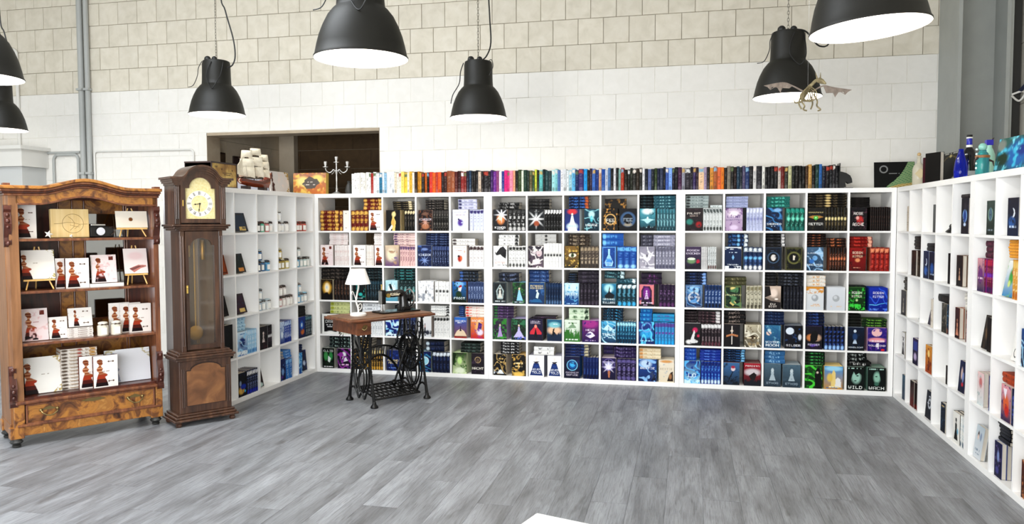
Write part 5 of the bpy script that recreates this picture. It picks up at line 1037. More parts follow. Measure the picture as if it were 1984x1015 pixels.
cab_book(.075, .12, Z1, .108, .235, .022, 'white lady-silhouette book standing on cabinet top shelf, beside corner post', 'gf4f0ea,f8f4f0 k18,3,88 x68,76 x68,20 l56,30,2,d0c4b8')
def woodbox():
    m = MB().box(0, .245, 0, .05, 0, .205)
    o = m.build('engraved_box', M['cardwood'], None, bevel=.004); o.location = cabp(.274, .13, Z1+.0035); o.rotation_euler = (-.06, 0, RZ)
    tag(o, 'pale wooden box engraved with crescent moon on cabinet top shelf', 'box')
    e = MB(); e.ring((.14, -.0005, .1), .068, .0013, 'y', 36, 4); e.tube([(.02, -.0005, .098), (.06, -.0005, .1), (.1, -.0005, .108), (.14, -.0005, .106), (.18, -.0005, .095), (.235, -.0005, .096)], .0012, 4)
    e.tube([(.11, -.0005, .15), (.135, -.0005, .13), (.15, -.0005, .105), (.145, -.0005, .075), (.12, -.0005, .05)], .0012, 4).tube([(.12, -.0005, .09), (.15, -.0005, .08), (.18, -.0005, .075)], .0011, 4).tube([(.15, -.0005, .06), (.18, -.0005, .09), (.19, -.0005, .085)], .0011, 4)
    e.build('engraving', plain('engraved_line', '8a6a3a', .8), o)
woodbox()
def star(s, y, z, r, lab):
    m = MB(); pts = []
    for k in range(10):
        rr = r if k % 2 == 0 else r*.42; a = PI/2+k*PI/5; pts.append((rr*math.cos(a), rr*math.sin(a)))
    c0 = (0, -.01, 0); c1 = (0, .01, 0); vs = [(x, 0, zz) for x, zz in pts]+[c0, c1]
    fs = [(i, (i+1) % 10, 10) for i in range(10)]+[((i+1) % 10, i, 11) for i in range(10)]
    m.add(vs, fs); o = m.build('ceramic_star', M['star']); o.location = cabp(s, y, z+r*.97); o.rotation_euler = (-.25, .3, RZ); tag(o, lab, 'ornament', 'white ceramic stars')
star(.245, .06, Z1, .03, 'larger white ceramic star leaning before engraved wooden box'); star(.385, .06, Z1, .016, 'tiny white ceramic star lying at foot of engraved box')
def camera_thing():
    t = thing('folding_camera', 'black vintage camera with pale round lens on cabinet top shelf', 'camera', cabp(.61, .17, Z1), RZ)
    MB().box(-.08, .085, 0, .05, 0, .085).build('body', M['black_plastic'], t, bevel=.008)
    MB().lathe([(.034, -.012), (.034, .0)], 24, (-.01, 0, .045), 'y').build('lens_ring', M['black_plastic'], t, True)
    MB().lathe([(.029, -.015), (.0, -.016)], 24, (-.01, 0, .045), 'y').build('lens', M['lens'], t, True)
    MB().tube([(.05, -.005, .075), (.07, -.02, .08), (.09, -.02, .06), (.075, -.02, .03), (.06, -.01, .02)], .003, 6).build('strap', M['chrome'], t, True)
    MB().box(-.07, .03, .01, .04, .085, .1).build('top_plate', M['chrome'], t, bevel=.003)
camera_thing()
easel('pine easel under sealed envelope card on cabinet top shelf', .80, .10, Z1, .22, .125, .07, 'gf6eede,f8f2e6 e47,50,7,12,8a5a30', 'cream card with brown wax seal on cabinet easel')
easel('pine easel under framed lady print on second cabinet shelf', .185, .10, Z2, .20, .205, .075, 'gf4efe6,f6f2ec k8,0,86 l55,30,2,b8aea0 cb8a868,32', 'cream lady-silhouette print on pine easel, second cabinet shelf')
cab_book(.290, .125, Z2, .15, .215, .03, 'dark-edged lady book, rear copy of pair, second cabinet shelf', 'gf2eae6,f4eeea k22,3,88', sp='3a1c18/b08a68')
cab_book(.345, .075, Z2, .15, .215, .03, 'white lady-silhouette book, front copy of pair, second cabinet shelf', LADY, sp='4a2018/b08a68')
cab_book(.50, .06, Z2, .222, .026, .15, 'white book lying flat under leaning blush book in cabinet', 'gf2eeea,f4f0ec', sp='f0ece8/c8c0b8')
cab_book(.52, .085, Z2+.0265, .165, .205, .022, 'blush lady-silhouette book leaning on flat book in cabinet', LADYP, lean=9)
easel('pine easel under pink hand card on second cabinet shelf', .825, .11, Z2, .165, .19, .085, 'gf4e8e6,f6ecea d50,70,40,20,f4dcdc pc88a80,20,20,60,34,92,32,94,26,70,20,40,4 p8a5a58,20,20,34,12,70,26,90,28,60,30', 'pink card with folded hand on cabinet easel')
cab_book(.075, .11, Z3, .16, .225, .02, 'blush lady-silhouette book leaning on third cabinet shelf', LADYP, lean=10)
cab_book(.242, .11, Z3, .112, .155, .03, 'small white lady-silhouette book on third cabinet shelf', LADY, lean=6, sp='e8e2da/8a6a50')
for k in range(5):
    cab_book(.35+random.uniform(0, .005), .09, Z3+.0005+k*.0145, .16, .0138, .12, 'small white book, %s from bottom of stack on third cabinet shelf' % ORD[k], 'gece8e4,ece8e4 l50,90,50,b8aca4')
cab_book(.365, .10, Z3+.075, .15, .135, .02, 'small lady-silhouette book leaning atop the little stack', LADY, lean=14)
cab_book(.645, .17, Z3, .14, .225, .018, 'white lady-silhouette book, rearmost of three on third cabinet shelf', LADY)
cab_book(.715, .14, Z3, .14, .222, .018, 'white lady-silhouette book, middle of three on third cabinet shelf', LADY)
cab_book(.768, .10, Z3, .15, .215, .03, 'white lady-silhouette book, foremost of three on third cabinet shelf', LADY)
flat('picture_board', 'large cream lady print leaning on cabinet bottom shelf', 'picture', cabp(.08, .10, Z4+.001), E1, math.radians(10), .225, .255, .012, 'gf0eee8,f4f2ee k10,0,86 l52,34,2,b8b0a4 cc0ae80,32')
for k in range(12):
    zz = Z4+.0005+k*.0245
    put_book(.15, .0235, .235, None, spine_spec('f0ebe4/8a6a3a/c89a50/b05a50/5a4a3a'), cabp(.30+random.uniform(0, .006), .115, zz), E2, ZU, E1, 'white red-banded book, %s from bottom of tall cabinet stack' % ORD[k], 'stack of books in cabinet', 'S', area=900)
cab_book(.41, .065, Z4, .16, .235, .022, 'white lady book, rear copy before tall cabinet stack', LADY, sp='5a2418/c8a078')
cab_book(.495, .035, Z4, .162, .232, .022, 'white lady book, front copy before tall cabinet stack', LADY, sp='5a2418/c8a078')
flat('picture_board', 'large pale blue-grey lady print on cabinet bottom shelf', 'picture', cabp(.60, .13, Z4+.001), E1, math.radians(7), .315, .245, .018, 'ge8eaf0,eef0f4 k18,2,92,a8b0c4,c0c6d6 cc8c0a0,13')

# ------------------------------------------------------------------ jars
def make_jar(name, label, col, r=.0315, h=.094, lidcol='2a2622'):
    t = thing(name, label, 'jar', group='labelled candle jars')
    key = ('jar', col, r, h, lidcol)
    if key not in _mesh:
        g = plain('jar_'+col, col, .12, spec=.6)
        lid = plain('lid_'+lidcol, lidcol, .5)
        n = 6
        a = MB().lathe([(r*.9, 0), (r, .004), (r, h*.72), (r*.7, h*.84), (r*.72, h*.86)], 16).mesh('glass', g, True)
        b = MB().lathe([(r*.8, h*.86), (r*.86, h*.87), (r*.86, h*.98), (r*.6, h*1.02), (r*.2, h*1.05)], 14).mesh('lid', lid, True)
        ang = PI/6
        l = MB().box(-r*.46, r*.46, -r-.0012, -r*.86, h*.12, h*.62).mesh('label', M['label_white'])
        bw = MB().tube([(r*.75*math.cos(q), r*.75*math.sin(q), h*.85) for q in [2*PI*k/10 for k in range(10)]], .0022, 5, closed=True).tube([(0, -r*.8, h*.85), (r*.5, -r*1.0, h*.9), (r*.55, -r*1.0, h*.8), (0, -r*.85, h*.85), (-r*.5, -r*1.0, h*.9), (-r*.55, -r*1.0, h*.8), (0, -r*.8, h*.85)], .002, 5).mesh('bow', M['twine'])
        _mesh[key] = (a, b, l, bw)
    for nm, me in zip(('glass', 'lid', 'label', 'bow'), _mesh[key]):
        o = bpy.data.objects.new(nm, me); COL.objects.link(o); o.parent = t
        o.rotation_euler = (0, 0, 0)
    return t
def jars(row, colm, bottom, topn, cols, lids=('2a2622',), x0=4):
    cx, cz = cell_org(row, colm); K = CELL/100; where = '%s row, %s column, jar bookcase' % (ROWN[row], COLN[colm])
    o, r, b = UN['l']; rz = math.atan2(r[1], r[0]); step = .073
    tot = 0
    for lvl, n in ((0, bottom), (1, topn)):
        for k in range(n):
            c = cols[(k+lvl) % len(cols)]
            lab = '%s %s-glass jar from left, %s, %s' % (ORD[k], cname(c), 'bottom layer' if lvl == 0 else 'upper layer', where)
            t = make_jar('candle_jar', lab, c, lidcol=lids[(k+lvl) % len(lids)])
            t.location = wpt('l', cx+.048+step*k+(.014 if lvl else 0), .036+(k % 2)*.006, cz+.0005+lvl*.1)
            t.rotation_euler = (0, 0, rz+random.uniform(-.3, .3)-.55)
jars(0, 2, 4, 0, ['1a2a28', '5ab090', 'c87878', 'd8dcdc'], ('181414', '5a1a18', 'd8d4cc'))
jars(0, 3, 3, 1, ['e8e8e6', 'dfe4e8', 'e8e4e0'], ('2a2622', 'd8d8d4'))
jars(0, 4, 3, 0, ['a83828', 'b04a38', 'c05040'], ('5a1410', '8a3020'))
jars(1, 2, 3, 1, ['1c3a5a', '2a5a88', '4a90b8'], ('14202c', 'b8c8d0'))
jars(1, 3, 3, 1, ['9a8430', 'a89038', 'c8b870'], ('2a2210', 'd8d0b0'))
jars(1, 4, 4, 1, ['6aa8c8', 'c8d4d4', 'b8ccc8', 'd0d8d4'], ('1a1a1a', '8a8a84'))
jars(2, 2, 3, 1, ['a8b8c4', 'c8d0d4', 'd8dcdc'], ('b8c8cc', '6a7478'))
jars(2, 3, 4, 2, ['c89a9a', 'e0d8d4', 'e4dcd8', 'd8d0cc'], ('2a2220', '5a4a44'))
jars(2, 4, 3, 1, ['6aa8d0', 'a8c8dc', 'c8ccd0'], ('8ab8cc', '8a8480'))
for k, (s, lab) in enumerate(((.575, 'cream candle jar on third cabinet shelf, nearer the little stack'), (.665, 'cream candle jar on third cabinet shelf, nearer the three books'))):
    t = make_jar('candle_jar', lab, 'd8d0c0', r=.038, h=.10, lidcol='e8e2d4'); t.location = cabp(s, .075, Z3+.0005); t.rotation_euler = (0, 0, RZ)
    t['group'] = 'candle jars in the cabinet'

# ------------------------------------------------------------------ grandfather clock
CK = np.array((.021-.04*.583, -2.253-.04*.8125, 0.0))
def clock():
    t = thing('grandfather_clock', 'dark walnut grandfather clock with brass dial and glazed pendulum door', 'clock', CK, RZ)
    W = M['walnut']; c = .258
    for fx, fy in ((.05, .03), (.455, .03), (.05, .25), (.455, .25)):
        MB().lathe([(.016, 0), (.022, .006), (.024, .018), (.018, .026), (.026, .036)], 18, (fx, fy, 0)).build('foot', W, t, True)
    MB().box(.008, .498, .0, .28, .036, .055).build('plinth', W, t, bevel=.006); MB().box(.022, .486, .01, .275, .055, .075).build('plinth_moulding', W, t, bevel=.007); MB().box(.036, .474, .02, .27, .075, .092).build('plinth_moulding', W, t, bevel=.006)
    MB().box(.062, .455, .035, .26, .092, .49).build('base', W, t, bevel=.004)
    def arch_poly(x0, x1, z0, zs, rise, sh):
        P = [(x0, z0), (x1, z0), (x1, zs)]
        n = 12; xa, xb = x1-sh, x0+sh
        P.append((xa, zs))
        for i in range(1, n): 
            a = PI*i/n; P.append(((xa+xb)/2+(xa-xb)/2*math.cos(a), zs+rise*math.sin(a)))
        P += [(xb, zs), (x0, zs)]
        return P
    MB().prism(arch_poly(.118, .40, .155, .41, .05, .03), .028, .036).build('base_panel', M['walnut_burl'], t, bevel=.004)
    MB().prism(arch_poly(.11, .408, .147, .418, .055, .03), .031, .036).build('panel_shade_plate', M['walnut_dark'], t)  # dark plate painted as the shade of a recess around the panel
    def quarter(x, y, z0, z1):
        for q in (-.007, .007): MB().tube([(x+q, y, z0), (x+q, y, z1)], .0045, 8).build('reeding', W, t, True)
    for x in (.088, .43): quarter(x, .034, .14, .43)
    for k, (a, z) in enumerate(((.03, .49), (.018, .508), (.04, .525), (.055, .54))):
        MB().box(a+.008, .505-a, a*.6, .275, z, z+.018).build('waist_moulding', W, t, bevel=.006)
    # waist: four walls around a dark case, door in front
    x0, x1, y0, y1, z0, z1 = .095, .42, .07, .25, .555, 1.47
    MB().box(x0, x0+.016, y0, y1, z0, z1).build('waist_side', W, t); MB().box(x1-.016, x1, y0, y1, z0, z1).build('waist_side', W, t)
    MB().box(x0+.016, x1-.016, y1-.012, y1, z0, z1).build('waist_back', ramp_mat('clock_case_inside', [(.3, '8a7866'), (.7, 'a89480')], scale=(6, 6, 1), nscale=3, rough=.6), t)  # back coloured lighter to stand in for reflections on the door glass
    # front frame = door with an arched opening
    gx0, gx1, gz0, gzs, rise, sh = .158, .352, .605, 1.36, .055, .018
    hole = arch_poly(gx0, gx1, gz0, gzs, rise, sh)
    def framed(outer, inner, ya, yb):
        # strips between an outer rectangle and an arched inner outline
        m = MB(); ox0, ox1, oz0, oz1 = outer
        tp = oz1 if callable(oz1) else (lambda x: oz1)
        def stile(a, b):
            n = 6; xs_ = [a+(b-a)*i/n for i in range(n+1)]
            m.prism([(a, oz0), (b, oz0)]+[(x, tp(x)) for x in reversed(xs_)], ya, yb)
        stile(ox0, inner[0][0]); stile(inner[1][0], ox1); m.box(inner[0][0], inner[1][0], ya, yb, oz0, inner[0][1])
        up = inner[2:]
        for i in range(len(up)-1):
            (xa, za), (xb, zb) = up[i], up[i+1]
            if abs(xa-xb) < 1e-6: continue
            m.prism([(xb, zb), (xa, za), (xa, tp(xa)), (xb, tp(xb))], ya, yb)
        return m
    framed((.135, .385, .57, 1.465), hole, .055, .073).build('door', W, t)
    MB().box(x0, .132, .06, .075, z0, z1).build('waist_stile', W, t, bevel=.004); MB().box(.388, x1, .06, .075, z0, z1).build('waist_stile', W, t, bevel=.004)
    for x in (.112, .404): quarter(x, .058, .60, 1.43)
    MB().box(gx0-.004, gx1+.004, .066, .069, gz0-.004, gzs+rise).build('door_glass', M['pane'], t)
    MB().box(.137, .148, .048, .056, 1.0, 1.06).build('door_lock', M['brass'], t); 
    MB().sphere((.1425, .046, 1.045), .007, 8, 6).build('door_knob', M['brass'], t, True)
    # movement seen through the glass
    p = MB().lathe([(0, -.008), (.045, -.006), (.056, 0), (.045, .006), (0, .008)], 36, (.228, .14, .685), 'y', cap=False).build('pendulum_bob', M['brass'], t, True)
    MB().tube([(.228, .14, .72), (.228, .14, 1.44)], .0045, 6).build('pendulum_rod', M['brass'], t, True)
    for x in (.245, .258): MB().tube([(x, .16, .60), (x, .16, 1.44)], .003, 5).build('weight_chain', M['brass'], t, True)
    for x, z in ((.19, 1.27), (.30, 1.245)): MB().lathe([(.014, 0), (.016, .004), (.016, .15), (.012, .156)], 16, (x, .16, z)).build('weight', M['brass'], t, True)
    # hood
    for a, z in ((.055, 1.47), (.04, 1.485), (.028, 1.502)):
        MB().box(a+.008, .502-a, a*.7+.008, .275, z, z+.017).build('hood_moulding', W, t, bevel=.006)
    hx0, hx1 = .063, .445
    MB().box(hx0, hx0+.014, .05, .27, 1.519, 1.845).build('hood_side', W, t); MB().box(hx1-.014, hx1, .05, .27, 1.519, 1.845).build('hood_side', W, t); MB().box(hx0, hx1, .258, .27, 1.519, 1.845).build('hood_back', W, t)
    def crest(x):
        d = abs(x-c)
        if d < .115: return 1.872+.094*math.sqrt(max(0, 1-(d/.125)**2))*1.0
        if d < .16: 
            q = (d-.115)/.045; return 1.872+.094*math.sqrt(1-(.115/.125)**2)*(1-q)**2
        return 1.872
    dial = arch_poly(.140, .364, 1.56, 1.79, .082, .028)
    framed((.105, .40, 1.53, lambda x: crest(x)-.03), dial, .04, .058).build('hood_door', W, t)
    MB().box(hx0, .103, .046, .062, 1.519, 1.845).build('hood_stile', W, t, bevel=.003); MB().box(.402, hx1, .046, .062, 1.519, 1.845).build('hood_stile', W, t, bevel=.003)
    for x in (.083, .425): quarter(x, .045, 1.56, 1.80)
    MB().prism(dial, .057, .061).build('dial_plate', M['brass_dial'], t)
    dc = (.25, .056, 1.675)
    m = MB(); n = 48
    vs = []; fs = []
    for k in range(n):
        a = 2*PI*k/n
        for r in (.062, .098): vs += [(dc[0]+r*math.cos(a), .0555, dc[2]+r*math.sin(a)), (dc[0]+r*math.cos(a), .057, dc[2]+r*math.sin(a))]
    for k in range(n):
        o, q = 4*k, 4*((k+1) % n); fs += [(o, o+2, q+2, q), (o+2, o+3, q+3, q+2), (o, q, q+1, o+1)]
    m.add(vs, fs).build('chapter_ring', M['dial_ring'], t)
    rom = ['XII', 'I', 'II', 'III', 'IIII', 'V', 'VI', 'VII', 'VIII', 'IX', 'X', 'XI']
    for k, s in enumerate(rom):
        g = MB(); wch = .0062; tw = len(s)*wch
        for i, ch in enumerate(s):
            xx = -tw/2+wch*(i+.5)
            def bar(xa, za, xb, zb):
                d = Vector((xb-xa, 0, zb-za)); nn = Vector((-d.z, 0, d.x)).normalized()*.0011
                g.add([(xa+nn.x, 0, za+nn.z), (xa-nn.x, 0, za-nn.z), (xb-nn.x, 0, zb-nn.z), (xb+nn.x, 0, zb+nn.z)], [(0, 1, 2, 3)])
            if ch == 'I': bar(xx, -.012, xx, .012)
            if ch == 'V': bar(xx-.003, .012, xx, -.012); bar(xx+.003, .012, xx, -.012)
            if ch == 'X': bar(xx-.003, .012, xx+.003, -.012); bar(xx+.003, .012, xx-.003, -.012)
        a = -2*PI*k/12; ca, sa = math.cos(a), math.sin(a)
        g.move(lambda p: (dc[0]+(p[0])*ca-(p[2]+.08)*sa, .0548, dc[2]+p[0]*sa+(p[2]+.08)*ca)).build('numeral', M['black_paint'], t)
    def hand(ang, L, w):
        a = math.radians(ang); d = Vector((math.sin(a), 0, math.cos(a))); q = Vector((d.z, 0, -d.x)); c0 = Vector((dc[0], .053, dc[2]))
        pts = [c0+q*w, c0+d*L*.5+q*w*.5, c0+d*L*.62+q*w*1.8, c0+d*L*.75+q*w*.5, c0+d*L, c0+d*L*.75-q*w*.5, c0+d*L*.62-q*w*1.8, c0+d*L*.5-q*w*.5, c0-q*w]
        MB().add([tuple(p) for p in pts]+[tuple(p+Vector((0, .0015, 0))) for p in pts], [tuple(range(9)), tuple(range(17, 8, -1))]+[(i, (i+1) % 9, 9+(i+1) % 9, 9+i) for i in range(9)]).build('clock_hand', M['black_paint'], t)
    hand(188, .075, .0025); hand(262, .055, .003)
    MB().lathe([(.006, -.002), (.006, .006)], 12, (dc[0], .052, dc[2]), 'y').build('hand_boss', M['black_paint'], t)
    MB().box(.117, .124, .034, .041, 1.655, 1.70).build('hood_lock', M['brass'], t)
    # cornice: straight shoulders and an arched middle
    xs = [.022+.470*i/70 for i in range(71)]
    for y, o0, o1, inset in ((-.0, -.016, 0, 0), (.012, -.03, -.016, .01), (.022, -.046, -.03, .02), (.034, -.062, -.046, .03)):
        m = MB(); vs = []; fs = []; X = [x for x in xs if .022+inset <= x <= .492-inset]
        for x in X: vs += [(x, y, crest(x)+o0), (x, .272, crest(x)+o0), (x, .272, crest(x)+o1), (x, y, crest(x)+o1)]
        for i in range(len(X)-1):
            o = 4*i; fs += [(o, o+4, o+5, o+1), (o+1, o+5, o+6, o+2), (o+2, o+6, o+7, o+3), (o+3, o+7, o+4, o)]
        k = 4*(len(X)-1); fs += [(0, 1, 2, 3), (k+3, k+2, k+1, k)]
        m.add(vs, fs).build('cornice', W, t, True)
    # tympanum filling behind the arched moulding
    m = MB()
    P = [(hx0, 1.80)]+[(hx1, 1.80)]+[(x, crest(x)-.055) for x in reversed(xs) if hx0 < x < hx1]
    m.prism(P, .06, .075).build('tympanum', W, t)
clock()
# ------------------------------------------------------------------ treadle sewing table, its machine and the lamp on it
SW = np.array((1.207, -1.357, 0.0))
def swp(s, y, z): return SW+E1*s+E2*y+np.array((0, 0, z))
def curve3(P, n=6):
    out = []
    for i in range(len(P)-1):
        p0, p1, p2, p3 = [Vector(P[max(0, min(len(P)-1, j))]) for j in (i-1, i, i+1, i+2)]
        for k in range(n):
            q = k/n; out.append(.5*((2*p1)+(p2-p0)*q+(2*p0-5*p1+4*p2-p3)*q*q+(3*p1-p0-3*p2+p3)*q**3))
    return out+[Vector(P[-1])]
def sewing_table():
    t = thing('sewing_table', 'antique treadle sewing table with black cast-iron frame and drawer', 'table', SW, RZ)
    TZ = .752
    top = MB().box(-.21, .585, .0, .405, TZ-.014, TZ).build('table_top', M['table_top'], t, bevel=.003)
    MB().box(-.229, .608, -.018, .425, TZ-.03, TZ-.008).build('top_edge', M['table_wood'], t, bevel=.009)
    MB().box(-.19, .57, .01, .40, TZ-.036, TZ-.03).build('under_board', M['table_wood'], t)
    I = M['iron']
    def side(x):
        f = MB().box(x-.008, x+.008, .06, .37, .70, TZ-.036).build('side_frame', I, t)
        def T(P, r=.008, n=7, nm='side_bar'): return MB().tube(curve3(P), r, n).build(nm, I, f, True)
        leg1 = [(x, .012, .02), (x, .025, .10), (x, .055, .25), (x, .075, .42), (x, .07, .56), (x, .085, .71)]
        leg2 = [(x, .413, .02), (x, .40, .10), (x, .37, .25), (x, .35, .42), (x, .355, .56), (x, .34, .71)]
        for L in (leg1, leg2):
            P = curve3(L, 8); m = MB().tube(P, [.016-.006*min(1, i/16) for i in range(len(P))], 8)
            m.build('leg', I, f, True)
            # twisted rope relief
            rp = MB(); pts = []
            for i in range(8, len(P)-3):
                for q in range(4):
                    p = P[i].lerp(P[i+1], q/4); a = (i*4+q)*.9; pts.append((p.x-.0, p.y+.011*math.cos(a), p.z) if 0 else (p.x+.010*math.sin(a), p.y+.010*math.cos(a), p.z))
            rp.tube(pts, .0035, 5).build('rope_twist', I, f, True)
            p = P[0]; MB().lathe([(.03, 0), (.034, .006), (.03, .018), (.018, .03), (.014, .05)], 14, (p.x, p.y, 0)).build('foot', I, f, True)
        # foot arch
        T([(x, .03, .11), (x, .08, .13), (x, .13, .105), (x, .165, .05), (x, .19, .075), (x, .2125, .095), (x, .235, .075), (x, .26, .05), (x, .295, .105), (x, .345, .13), (x, .395, .11)], .009)
        # oval and teardrops
        MB().ring((x, .2125, .21), .1, .007, 'x', 28, 6, sx=.42, sy=1.0).build('oval', I, f, True)
        for q in (-1, 1):
            c = .2125
            T([(x, c+q*.03, .10), (x, c+q*.075, .17), (x, c+q*.085, .25), (x, c+q*.07, .31)]); T([(x, c+q*.09, .12), (x, c+q*.12, .2), (x, c+q*.12, .28), (x, c+q*.105, .33)])
            T([(x, c+q*.13, .33), (x, c+q*.105, .31), (x, c+q*.075, .33), (x, c+q*.045, .31), (x, c, .33)], .006)
            MB().ring((x, c+q*.05, .38), .035, .006, 'x', 18, 6).build('scroll', I, f, True)
            MB().ring((x, c+q*.1, .41), .024, .005, 'x', 16, 6).build('scroll', I, f, True)
            T([(x, c+q*.02, .40), (x, c+q*.05, .47), (x, c+q*.09, .52), (x, c+q*.11, .60), (x, c+q*.125, .70)]); T([(x, c, .36), (x, c+q*.015, .48), (x, c+q*.055, .58), (x, c+q*.05, .70)])
            MB().ring((x, c+q*.085, .64), .022, .005, 'x', 16, 6).build('scroll', I, f, True)
        for k in range(7):
            a = PI*(k+.5)/7; T([(x, .2125+.03*math.cos(a), .325+.02*math.sin(a)), (x, .2125+.06*math.cos(a), .335+.06*math.sin(a))], .0045)
        MB().ring((x, .2125, .55), .05, .006, 'x', 22, 6, sx=.6, sy=1.4).build('oval', I, f, True)
        T([(x, .075, .44), (x, .14, .455), (x, .2125, .44), (x, .285, .455), (x, .35, .44)], .007)
    side(.0); side(.53)
    # arched brace between the frames with its cast lettering slats
    b = MB()
    def arc(h, n=18): return [(.03+.47*i/n, .36, h(i/n)) for i in range(n+1)]
    f_hi = lambda u: .40+.05*math.sin(PI*u)-.10*(2*u-1)**6+.09*(2*u-1)**8; f_lo = lambda u: .10+.27*math.sin(PI*u)**.62
    br = MB().tube(arc(f_hi), .009, 7).build('brace', I, t, True)
    MB().tube([(x, y, max(z, .06)) for x, y, z in arc(f_lo)], .011, 7).build('brace_arch', I, br, True)
    for i in range(4, 15):
        u = i/18; MB().tube([(.03+.47*u-.006*(i % 2), .36, f_lo(u)), (.03+.47*u+.006*((i+1) % 2), .36, f_hi(u))], .006, 6).build('brace_letter_slat', I, br, True)
    for q in (0, 1):
        x0 = .03 if q == 0 else .50; s = 1 if q == 0 else -1
        MB().tube(curve3([(x0, .36, .66), (x0+s*.03, .36, .55), (x0+s*.06, .36, .45), (x0+s*.12, .36, .41)]), .009, 7).build('brace_scroll', I, br, True)
    # flywheel, belt guard, pitman
    w = MB().ring((.475, .20, .40), .155, .012, 'x', 40, 8).build('flywheel', I, t, True)
    MB().lathe([(.022, -.02), (.022, .02)], 14, (.475, .20, .40), 'x').build('hub', I, w, True)
    for k in range(6):
        a = 2*PI*k/6; MB().tube([(.475, .2+.02*math.cos(a), .4+.02*math.sin(a)), (.475, .2+.15*math.cos(a), .4+.15*math.sin(a))], .007, 6).build('spoke', I, w, True)
    MB().tube(curve3([(.49, .05, .38), (.49, .10, .53), (.49, .2, .585), (.49, .30, .53), (.49, .35, .40)]), .006, 6).build('belt_guard', I, t, True)
    MB().tube([(.49, .06, .42), (.49, .34, .50)], .005, 6).build('belt_guard', I, t, True)
    MB().tube([(.455, .21, .45), (.36, .27, .12)], .009, 8).build('pitman_rod', I, t, True); MB().sphere((.36, .27, .125), .026, 12, 8).build('pitman_joint', I, t, True)
    MB().tube([(.0, .20, .10), (.53, .20, .10)], .008, 8).build('treadle_axle', I, t, True)
    # treadle plate: rim and lattice
    tr = MB().tube([(.045, .06, .055), (.485, .06, .055), (.485, .33, .12), (.045, .33, .12)], .009, 6, closed=True).build('treadle', I, t, True)
    def tz(y): return .055+(y-.06)/.27*.065
    for k in range(10):
        x = .06+.045*k; MB().tube([(x, .06, .055), (min(x+.08, .485), .33, .12)], .005, 5).build('treadle_bar', I, tr); MB().tube([(min(x+.08, .485), .06, .055), (x, .33, .12)], .005, 5).build('treadle_bar', I, tr)
    for y in (.11, .17, .22, .28): MB().tube([(.045, y, tz(y)), (.485, y, tz(y))], .006, 5).build('treadle_bar', I, tr)
    # drawer hung at the left of the frame
    d = MB().box(-.16, -.03, .012, .40, .62, TZ-.037).build('drawer', M['table_wood'], t, bevel=.003)
    MB().box(-.163, -.027, .0, .012, .615, TZ-.037).build('drawer_front', M['table_wood'], d, bevel=.003)
    MB().prism([(-.12, .665), (-.105, .69), (-.085, .70), (-.07, .69), (-.085, .672), (-.105, .66)], -.004, .0).build('handle_plate', M['handle'], d)
    MB().tube(curve3([(-.115, -.004, .668), (-.105, -.02, .66), (-.085, -.022, .672), (-.072, -.004, .692)]), .004, 6).build('handle', M['handle'], d, True)
    MB().tube(curve3([(-.16, .25, .61), (-.18, .25, .59), (-.16, .25, .575), (-.145, .25, .60)]), .003, 6).build('hook', I, t, True)
sewing_table()
